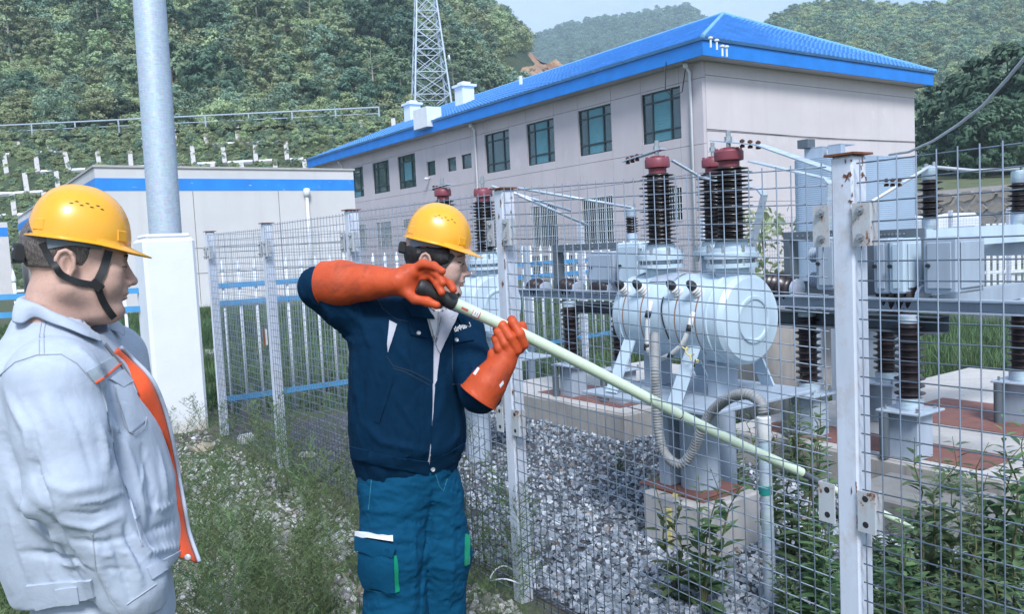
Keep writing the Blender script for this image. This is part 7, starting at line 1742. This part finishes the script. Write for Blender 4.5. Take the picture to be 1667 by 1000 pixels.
def blue_man():
    Y0 = 2.95
    g = lambda px, py, dy=0.0: P(px, py, Y0+dy)
    base = Vector((g(663, 900).x, Y0, 0)); root = thing('person', 'man in navy jacket, teal trousers and orange rubber gloves gripping the long pole', 'person', base); b = base
    hs = 1.05; fwd = Vector((1, -.02, -.13)); R = frame3(fwd, (0, 0, 1)); eye = g(752, 430, -.03); O = eye-R@Vector((.086, -.031, 0))*hs
    Ri = np.array(R.transposed(), dtype=np.float32)
    hf = head_sdf(.002, ((-.035, 0, -.06), (-.060, 0, -.22)), (.056, .062))
    def fh(p): return hf(((p-_v(O))@Ri.T)/hs)*hs
    yaw = math.radians(-62); ax = Vector((math.cos(yaw), math.sin(yaw), 0)); ay = Vector((-ax.y, ax.x, 0)); axn, ayn = np.array(ax), np.array(ay)
    def fb(p): return smin(fh(p), ell(p, g(694, 560, .09), (.11, .08, .09)), .04)
    G = Garment(fb, (O.x-.19, Y0-.19, O.z-.38), (O.x+.16, Y0+.15, O.z+.15), .0033, 1); G.build('body', MAT['skin_b'], root, base)
    for sy in (-1, 1):
        c = O+R@Vector((.0765, .031*sy, -.0005))*hs; m = MB(); m.lathe([(.0125*hs*math.cos(a), .0125*hs*math.sin(a)) for a in np.linspace(-1.5, 1.5, 12)], c-base, R@Vector((1, 0, 0)), 16); e = m.build('eyeball', MAT['eye_w'], root, smooth=True)
        m = MB(); m.lathe([(.006*hs, .0112*hs), (.003*hs, .0130*hs)], c-base, R@Vector((1, 0, -.1)), 12); m.build('iris', MAT['iris'], e, smooth=True)
    for pp_, w_, mt_, nm_ in (([(745, 427), (750, 428), (755, 430)], .004, MAT['hair'], 'eyelash'), ([(744, 418), (751, 417), (757, 419)], .0045, MAT['hair'], 'eyebrow'), ([(749, 464), (754, 463), (757, 462)], .004, simple('lip_b', (.33, .15, .13), .45, 0, .1, 30), 'lips'), ([(757, 449), (760, 450)], .003, MAT['hair'], 'nostril')):
        q = [G.hit(x, y, .0008) for x, y in pp_]; ribbon([a for a, _ in q], [a for _, a in q], w_, .001, mt_, nm_, root, base)
    def fhair(p):
        q = ((p-_v(O))@Ri.T)/hs; q2 = q.copy(); q2[..., 1] = np.abs(q2[..., 1]); d = ell(q2, (-.016, 0, .036), (.101, .083, .092)); d = smin(d, rcone(q2, (-.036, 0, -.03), (-.056, 0, -.110), .058, .052), .03)
        d = smin(d, ell(q2, (.018, .064, .018), (.034, .020, .030)), .01)
        cut = smax(-(q[..., 2]+.012+np.clip(-q[..., 0]-.035, 0, .02)*5.2), (q[..., 0]-.046), .006); d1 = smax(smax(d, cut, .004), q[..., 2]-.05, .01); d1 = smax(d1, -ell(q2, (-.030, .088, -.006), (.024, .02, .031)), .004); return d1*hs
    Hh = Garment(fhair, (O.x-.19, Y0-.17, O.z-.17), (O.x+.13, Y0+.13, O.z+.16), .0038, 1); Hh.noise(.0022, 160, 3, (1, 1, .35)); Hh.build('hair', MAT['hair'], root, base)
    # ---------------- jacket
    o0 = g(663, 700); o0.z = 0; sec = []
    for py, cx, rx, ry in [(778, 664, .125, .175), (765, 664, .130, .182), (745, 663, .140, .192), (725, 665, .158, .205), (690, 663, .158, .207), (640, 661, .152, .205), (590, 662, .145, .205), (545, 666, .132, .205), (515, 676, .112, .185), (495, 686, .090, .130), (478, 690, .074, .082)]:
        p = g(cx, py); v = p-o0; sec.append((p.z, v.dot(ax), v.dot(ay), rx, ry))
    sec = sorted(sec)
    shR = g(612, 530, -.03); elR = g(520, 468, -.09); wrR = g(650, 465, -.26)
    shL = g(752, 545, .10); elL = g(783, 637, -.12); hdL = pole_pt(828, 558)
    shR_ = g(640, 515, .0)
    def fj(p):
        d = loft(p, sec, ax, ay, o0, 2.4, .02)
        d = smin(d, chain(p, [shR_, shR, shR.lerp(elR, .5), elR], [.080, .083, .080, .073], .03), .045)
        d = smin(d, chain(p, [g(725, 530, .06), shL, shL.lerp(elL, .55), elL, elL.lerp(hdL, .25)], [.070, .078, .072, .070, .062], .03), .03)
        nk = rcone(p, g(698, 440), g(700, 497, -.01), .062, .066); d = smax(d, -nk, .012)
        # V opening at the chest
        vp = g(713, 600, 0)
        return d
    J = Garment(fj, (o0.x-.50, Y0-.34, .82), (o0.x+.42, Y0+.34, 1.66), .0062, 2); J.noise(.004, 11, 15, (1, 1, .6)); J.noise(.0036, 24, 35, (1, 1, .35), True); J.noise(.0015, 40, 16)
    J.folds([([(640, 520), (625, 570), (622, 620)], .016, .008), ([(600, 560), (590, 620), (590, 680)], .016, -.008), ([(575, 570), (578, 640), (572, 700)], .014, .010), ([(590, 690), (620, 720), (690, 735)], .014, .008), ([(640, 640), (680, 700), (697, 745)], .016, .010),
             ([(700, 700), (720, 660), (725, 610)], .014, .006), ([(720, 740), (745, 710), (752, 660)], .014, .010), ([(735, 740), (760, 715)], .010, -.008), ([(600, 700), (605, 740)], .008, -.006), ([(640, 715), (645, 750)], .008, .006), ([(665, 720), (668, 760)], .008, -.006), ([(582, 700), (590, 730)], .010, .008),
             ([(530, 500), (550, 540), (575, 560)], .012, .008), ([(510, 470), (525, 520), (560, 550)], .012, -.007), ([(560, 500), (590, 530)], .012, .006), ([(585, 500), (600, 560)], .014, .008), ([(600, 500), (640, 560), (690, 620)], .014, .006), ([(760, 560), (770, 600), (765, 640)], .010, .008), ([(755, 590), (775, 585), (790, 575)], .007, .006), ([(753, 605), (775, 600), (792, 592)], .006, -.005), ([(755, 622), (770, 612), (785, 605)], .006, .005), ([(620, 480), (610, 520)], .012, -.006), ([(660, 560), (675, 620)], .012, .005)])
    navy, light = MAT['cloth_navy'], MAT['cloth_light']; jk = J.build('jacket', navy, root, base); st = simple('navy_stitch', (.012, .03, .055), .8)
    # collar + white shirt
    sh_poly = [(690, 492), (722, 492), (712, 520), (706, 540), (702, 530), (694, 510)]
    J.patch('white_shirt', [(688, 494), (722, 490), (710, 545), (703, 548)], .004, MAT['cloth_white'], root, b, (6, 10))
    J.patch('lapel', [(723, 502), (742, 512), (713, 575), (707, 560)], .014, light, jk, b, (7, 12), .004); J.patch('lapel', [(713, 498), (724, 492), (726, 505), (710, 552)], .010, light, jk, b, (5, 10), .002)
    J.patch('placket', [(706, 556), (716, 562), (710, 620), (705, 630)], .006, light, jk, b, (4, 14)); J.seam('placket_edge', [(706, 625), (706, 660), (705, 690), (703, 720), (700, 745), (695, 765)], .0035, light, jk, b, .0, flat=.004)
    J.patch('placket_flap', [(708, 622), (735, 600), (738, 742), (698, 768)], .004, navy, jk, b, (8, 24), .003)
    J.patch('collar', [(655, 487), (690, 492), (706, 520), (668, 517)], .014, navy, jk, b, (8, 6), .006); J.patch('collar', [(735, 498), (752, 508), (764, 532), (748, 528)], .008, navy, jk, b, (6, 6), .004)
    J.seam('zip', [(690, 500), (697, 520), (703, 540), (706, 556)], .003, simple('zip_metal', (.3, .31, .33), .35, .7), jk, b, .004); J.seam('zip', [(716, 516), (710, 540), (706, 556)], .003, simple('zip_metal', (.3, .31, .33), .35, .7), jk, b, .010)
    J.disc('zip_pull', 708, 548, .006, MAT['snap'], jk, b, .012); J.disc('collar_snap', 733, 517, .007, MAT['snap'], jk, b, .017)
    J.patch('shoulder_trim', [(634, 522), (646, 528), (631, 574), (630, 560)], .004, light, jk, b, (4, 10))
    J.patch('pocket_flap', [(664, 523), (696, 527), (696, 551), (668, 545)], .007, navy, jk, b, (8, 5), .002); J.patch('pocket_flap', [(736, 542), (768, 533), (771, 556), (738, 562)], .007, navy, jk, b, (8, 5), .003)
    J.disc('snap_button', 680, 543, .0082, MAT['snap'], jk, b, .011); J.disc('snap_button', 741, 554, .0082, MAT['snap'], jk, b, .011)
    J.disc('snap_button', 704, 764, .0085, MAT['snap'], jk, b, .008); J.disc('snap_button', 580, 737, .0082, MAT['snap'], jk, b, .009)
    for pts in ([(620, 500), (645, 520), (690, 528)], [(629, 580), (640, 596), (670, 605), (704, 622)], [(716, 622), (735, 626), (752, 626)], [(640, 600), (660, 606), (700, 628)], [(736, 562), (737, 600), (734, 625)], [(602, 470), (625, 505)]): J.seam('seam', pts, .0016, st, jk, b)
    J.patch('pocket_welt', [(634, 618), (640, 620), (618, 690), (609, 686)], .005, navy, jk, b, (3, 14))
    # waistband
    for q in ([(575, 728), (640, 744), (641, 762), (577, 749)], [(640, 744), (698, 752), (697, 773), (641, 762)], [(700, 752), (755, 722), (752, 745), (702, 773)]): J.patch('waistband', q, .006, navy, jk, b, (14, 5), .002)
    J.patch('waist_tab', [(573, 727), (600, 733), (600, 750), (575, 746)], .010, navy, jk, b, (6, 4))
    # emblem lettering on the chest (white embroidered characters)
    p, n = J.hit(751, 533, .006); uu = (J.hit(762, 529)[0]-J.hit(740, 537)[0]).normalized(); vv = n.cross(uu).normalized(); vv = vv if vv.z > 0 else -vv
    text_mesh('chest_lettering', '\u5c71\u4e2d\u56fd\u7535', .0205, MAT['cloth_white'], jk, axes_matrix(p-b, uu, vv, uu.cross(vv)), .0006, .0005)
    # ---------------- trousers
    hip = g(664, 790)
    def pt_(px, py, dy): return g(px, py, dy)
    legR = [g(640, 800, -.05), g(640, 900, -.07), g(643, 1000, -.08), Vector((g(643, 1000).x-.0, Y0-.06, .10))]; legL = [g(705, 800, .03), g(718, 900, .03), g(712, 1000, .04), Vector((g(714, 1000).x, Y0+.06, .10))]
    def ftr(p):
        d = loft(p, [(.66, .0, 0, .08, .13), (.74, 0, 0, .120, .165), (.84, 0, 0, .128, .178), (.92, 0, 0, .118, .172)], ax, ay, (g(668, 800).x, Y0, 0), 2.2, .02)
        d = smin(d, chain(p, legR, [.118, .112, .104, .085], .03), .025); d2 = chain(p, legL, [.108, .104, .096, .082], .03); return smin(d, d2, .02)
    Tr = Garment(ftr, (hip.x-.28, Y0-.28, .03), (hip.x+.30, Y0+.28, .97), .0065, 2); Tr.noise(.005, 13, 21, (1, 1, .5)); Tr.noise(.004, 20, 22, (.8, .8, 1.5), True); Tr.noise(.0018, 48, 23, (.7, .7, 1.4), True)
    rr = random.Random(3); fo = []
    for k in range(16):
        y = 775+k*14; x = rr.uniform(590, 660); fo.append(([(x, y), (x+rr.uniform(20, 50), y+rr.uniform(-4, 12))], rr.uniform(.006, .010), rr.choice((-1, 1))*rr.uniform(.003, .006)))
    for k in range(12):
        y = 780+k*18; x = rr.uniform(700, 735); fo.append(([(x, y), (x+rr.uniform(14, 30), y+rr.uniform(2, 14))], rr.uniform(.006, .010), rr.choice((-1, 1))*rr.uniform(.003, .006)))
    fo += [([(708, 790), (700, 850), (690, 920), (684, 999)], .010, -.014), ([(720, 860), (700, 900), (690, 960)], .012, .007), ([(640, 770), (650, 830), (660, 900)], .014, .006), ([(672, 850), (676, 930), (672, 999)], .012, .007), ([(735, 850), (738, 920), (730, 999)], .012, .007)]
    Tr.folds(fo); tr = Tr.build('trousers', MAT['cloth_teal'], root, base)
    Tr.patch('cargo_pocket', [(590, 880), (640, 888), (643, 965), (588, 955)], .016, MAT['cloth_teal'], tr, b, (5, 6), .008); Tr.patch('pocket_flap', [(588, 874), (641, 884), (641, 904), (588, 898)], .026, MAT['cloth_teal'], tr, b, (4, 3), .002)
    Tr.patch('reflective_tape', [(588, 866), (640, 873), (640, 880), (588, 873)], .024, MAT['cloth_white'], tr, b, (3, 1)); Tr.patch('green_gusset', [(641, 904), (646, 906), (650, 962), (643, 966)], .008, MAT['green_trim'], tr, b, (3, 12)); Tr.patch('green_gusset', [(757, 870), (763, 874), (762, 918), (756, 921)], .008, MAT['green_trim'], tr, b, (3, 10))
    Tr.disc('snap_button', 631, 893, .008, MAT['cloth_teal'], tr, b, .028); st2 = simple('teal_stitch', (.02, .16, .24), .8)
    for pts in ([(607, 760), (603, 800), (600, 830)], [(709, 772), (715, 792), (722, 800), (728, 780)], [(592, 960), (640, 970)], [(592, 900), (600, 955)]): Tr.seam('seam', pts, .0014, st2, tr, b)
    for leg in (legR, legL):
        c = Vector((leg[-1].x, leg[-1].y, 0)); fd = ax*.8+ay*.1; fd.normalize()
        Bt = Garment(lambda p: smax(smin(chain(p, [c+ZU*.16, c+ZU*.07], [.052, .055], .02), chain(p, [c+ZU*.05, c+fd*.15+ZU*.04], [.05, .044], .02), .02), .004-p[..., 2], .004), c-Vector((.22, .24, .02)), c+Vector((.24, .2, .25)), .010, 1); Bt.build('boot', MAT['leather'], root, base)
    # ---------------- gloves
    def glove(f, lo, hi, cuff_c, cuff_d, cr, nm, h=.0028):
        Gl = Garment(f, lo, hi, h, 1); Gl.noise(.0008, 60, 4); Gl.noise(.0004, 110, 8); o = Gl.build(nm, MAT['rubber'], root, base)
        cuff_d = cuff_d.normalized(); m = MB(); a = cuff_d.orthogonal().normalized(); c = cuff_d.cross(a); m.tube([cuff_c-b+(a*math.cos(t)+c*math.sin(t))*cr for t in np.linspace(0, 2*math.pi, 40)], .0026, 6, False); m.build('cuff_rim', MAT['rubber'], o, smooth=True)
        return o, Gl
    Yg = pole_pt(700, 475).y-Y0
    q = lambda px, py, dy: g(px, py, Yg+dy)
    c0 = g(529, 462, -.10); w0 = q(648, 459, .02); dirc = (c0-w0)
    axis = (pole_pt(741, 494)-pole_pt(680, 465)).normalized()
    def fgR(p):
        d = chain(p, [c0-dirc.normalized()*-.0, c0.lerp(w0, .25), c0.lerp(w0, .6), c0.lerp(w0, .85), w0], [.0765, .070, .052, .0395, .037], .04)
        hol = rcone(p, c0+dirc.normalized()*.10, c0.lerp(w0, .30), .084, .058); d = smax(d, -hol, .003); pl = ((p-_v(c0))@_v(dirc.normalized())); d = smax(d, pl, .003)
        d = smin(d, chain(p, [w0, q(665, 446, .028), q(683, 440, .040)], [.034, .030, .022], .02), .02)
        d = smin(d, chain(p, [w0, q(664, 470, .028), q(680, 480, .030)], [.034, .028, .020], .02), .02); d = smin(d, ell(p, q(676, 460, .048), (.036, .018, .040)), .02)
        F_ = [([q(668, 441, .026), q(688, 430, .014), q(706, 433, -.012), q(720, 442, -.030)], [.0165, .0145, .0135, .0122]),
              ([q(682, 446, .036), q(700, 439, .022), q(714, 449, -.018), q(721, 461, -.032)], [.016, .0145, .0138, .0128]),
              ([q(686, 454, .036), q(702, 449, .022), q(713, 463, -.022), q(719, 476, -.034)], [.015, .0138, .0135, .0125]),
              ([q(700, 458, .034), q(720, 455, .020), q(733, 463, -.008), q(738, 472, -.022)], [.013, .013, .0128, .0118])]
        for pts, rs in F_: d = smin(d, chain(p, pts, rs, .008), .006)
        d = smin(d, chain(p, [q(659, 474, .01), q(676, 487, -.008), q(695, 491, -.020), q(711, 497, -.026)], [.020, .0165, .0150, .0128], .010), .012)
        return d
    lo = Vector((min(c0.x, w0.x)-.06, Y0+Yg-.09, q(690, 520, 0).z-.06)); hi = Vector((q(745, 480, 0).x+.04, Y0+.02, q(690, 420, 0).z+.05))
    glove(fgR, lo, hi, c0, dirc, .0755, 'right_glove')
    pL = pole_pt(828, 534); YL = pL.y-Y0
    ql = lambda px, py, dy: g(px, py, YL+dy)
    c1 = g(789, 632, -.16); w1 = ql(819, 590, -.012); dl = (c1-w1); cc = w1+dl.normalized()*.145
    def fgL(p):
        d = chain(p, [cc, cc.lerp(w1, .4), cc.lerp(w1, .8), w1], [.071, .058, .043, .039], .03); hol = rcone(p, cc+dl.normalized()*.08, cc.lerp(w1, .45), .080, .045); d = smax(d, -hol, .003); d = smax(d, (p-_v(cc))@_v(dl.normalized()), .003)
        d = smin(d, chain(p, [w1, ql(828, 573, -.012), ql(838, 566, .004)], [.036, .032, .028], .02), .02); d = smin(d, chain(p, [w1, ql(812, 575, .0)], [.034, .026], .02), .015)
        F_ = [([ql(853, 562, -.022), ql(846, 544, -.034), ql(835, 525, -.020), ql(833, 521, .008), ql(838, 530, .030)], [.0168, .0164, .0156, .0148, .013]),
              ([ql(842, 571, -.030), ql(831, 550, -.038), ql(818, 530, -.022), ql(817, 526, .008), ql(823, 536, .030)], [.0168, .0164, .0156, .0148, .013]),
              ([ql(831, 578, -.030), ql(822, 560, -.036), ql(811, 541, -.024), ql(809, 536, .004), ql(815, 545, .028)], [.0164, .0158, .0150, .0142, .012]),
              ([ql(818, 583, -.026), ql(812, 568, -.032), ql(808, 554, -.024), ql(806, 551, .0), ql(812, 556, .02)], [.0156, .0150, .0142, .013, .011])]
        for pts, rs in F_: d = smin(d, chain(p, pts, rs, .006), .0035)
        d = smin(d, chain(p, [ql(846, 566, .015), ql(853, 548, .030), ql(850, 530, .028)], [.021, .0175, .0155], .010), .010)
        d = smin(d, ell(p, ql(800, 578, -.012), (.014, .014, .020)), .012)
        return d
    lo = Vector((cc.x-.10, min(cc.y, w1.y)-.10, cc.z-.10)); hi = Vector((ql(860, 540, 0).x+.03, pL.y+.075, ql(830, 515, 0).z+.03))
    o, Gl = glove(fgL, lo, hi, cc, dl, .0705, 'left_glove')
    Gl.patch('size_label', [(770, 609), (778, 598), (781, 600), (774, 611)], .001, MAT['cloth_white'], o, b, (4, 4)); Gl.patch('size_label', [(813, 627), (819, 620), (820, 625), (814, 632)], .001, MAT['cloth_white'], o, b, (4, 4))
    # ---------------- helmet
    hc = O+R@Vector((-.004, 0, .070)); hfw = Vector((.97, -.03, -.275)).normalized()
    ven = [(480+x/4, 310+y/4) for x, y in ((917, 170), (940, 163), (958, 182), (982, 176), (999, 195), (1024, 189), (1041, 209))]
    hroot, HR, hbv = helmet(hc, hfw, (0, 0, 1), 1.06, 'yellow safety helmet on the worker in navy', ven); hl = Vector(hroot.location)
    def strap(pxs, w_, nm='chin_strap', off=.005, gar=G):
        z = [gar.hit(x, y, off) for x, y in pxs]; ribbon(resamp([a for a, _ in z], 4), resamp([a for _, a in z], 4), w_, .0022, MAT['strap'], nm, hroot, hl)
    strap([(737, 414), (730, 424), (722, 434), (712, 446), (704, 458)], .018); strap([(737, 478), (742, 481), (746, 478)], .012)
    z = [Hh.hit(x, y, .006) for x, y in ((679, 398), (683, 412), (688, 428), (694, 440))]; ribbon([a for a, _ in z], [a for _, a in z], .016, .0022, MAT['strap'], 'chin_strap', hroot, hl)
    hb = []
    for k in range(41):
        a = math.radians(75+210*k/40); c, s_ = math.cos(a), math.sin(a); back = max(0, -c); hb.append((hc+HR@Vector((c*.100-.004, s_*.092, -.002-.036*back**1.5)), HR@Vector((c, s_*1.1, 0))))
    ribbon([p for p, _ in hb], [c for _, c in hb], .026, .002, MAT['greyplastic'], 'suspension_band', hroot, hl)
    kp = hc+HR@Vector((-.110, 0, -.046))-hl; m = MB(); m.lathe([(.015, -.016), (.016, -.004), (.021, 0), (.0225, .004), (.021, .018), (.014, .021)], kp, HR@Vector((-1, 0, -.1)), 20); m.build('ratchet_knob', MAT['plastic'], hroot, smooth=True, sharp=30)
    m = MB(); m.bbox(-.016, .014, -.04, .04, -.020, .020, .005, axes_matrix(kp, HR@Vector((1, 0, 0)), HR@Vector((0, 1, 0)), HR@Vector((0, 0, 1)))); m.build('ratchet_housing', MAT['plastic'], hroot)
    return root
blue_man()
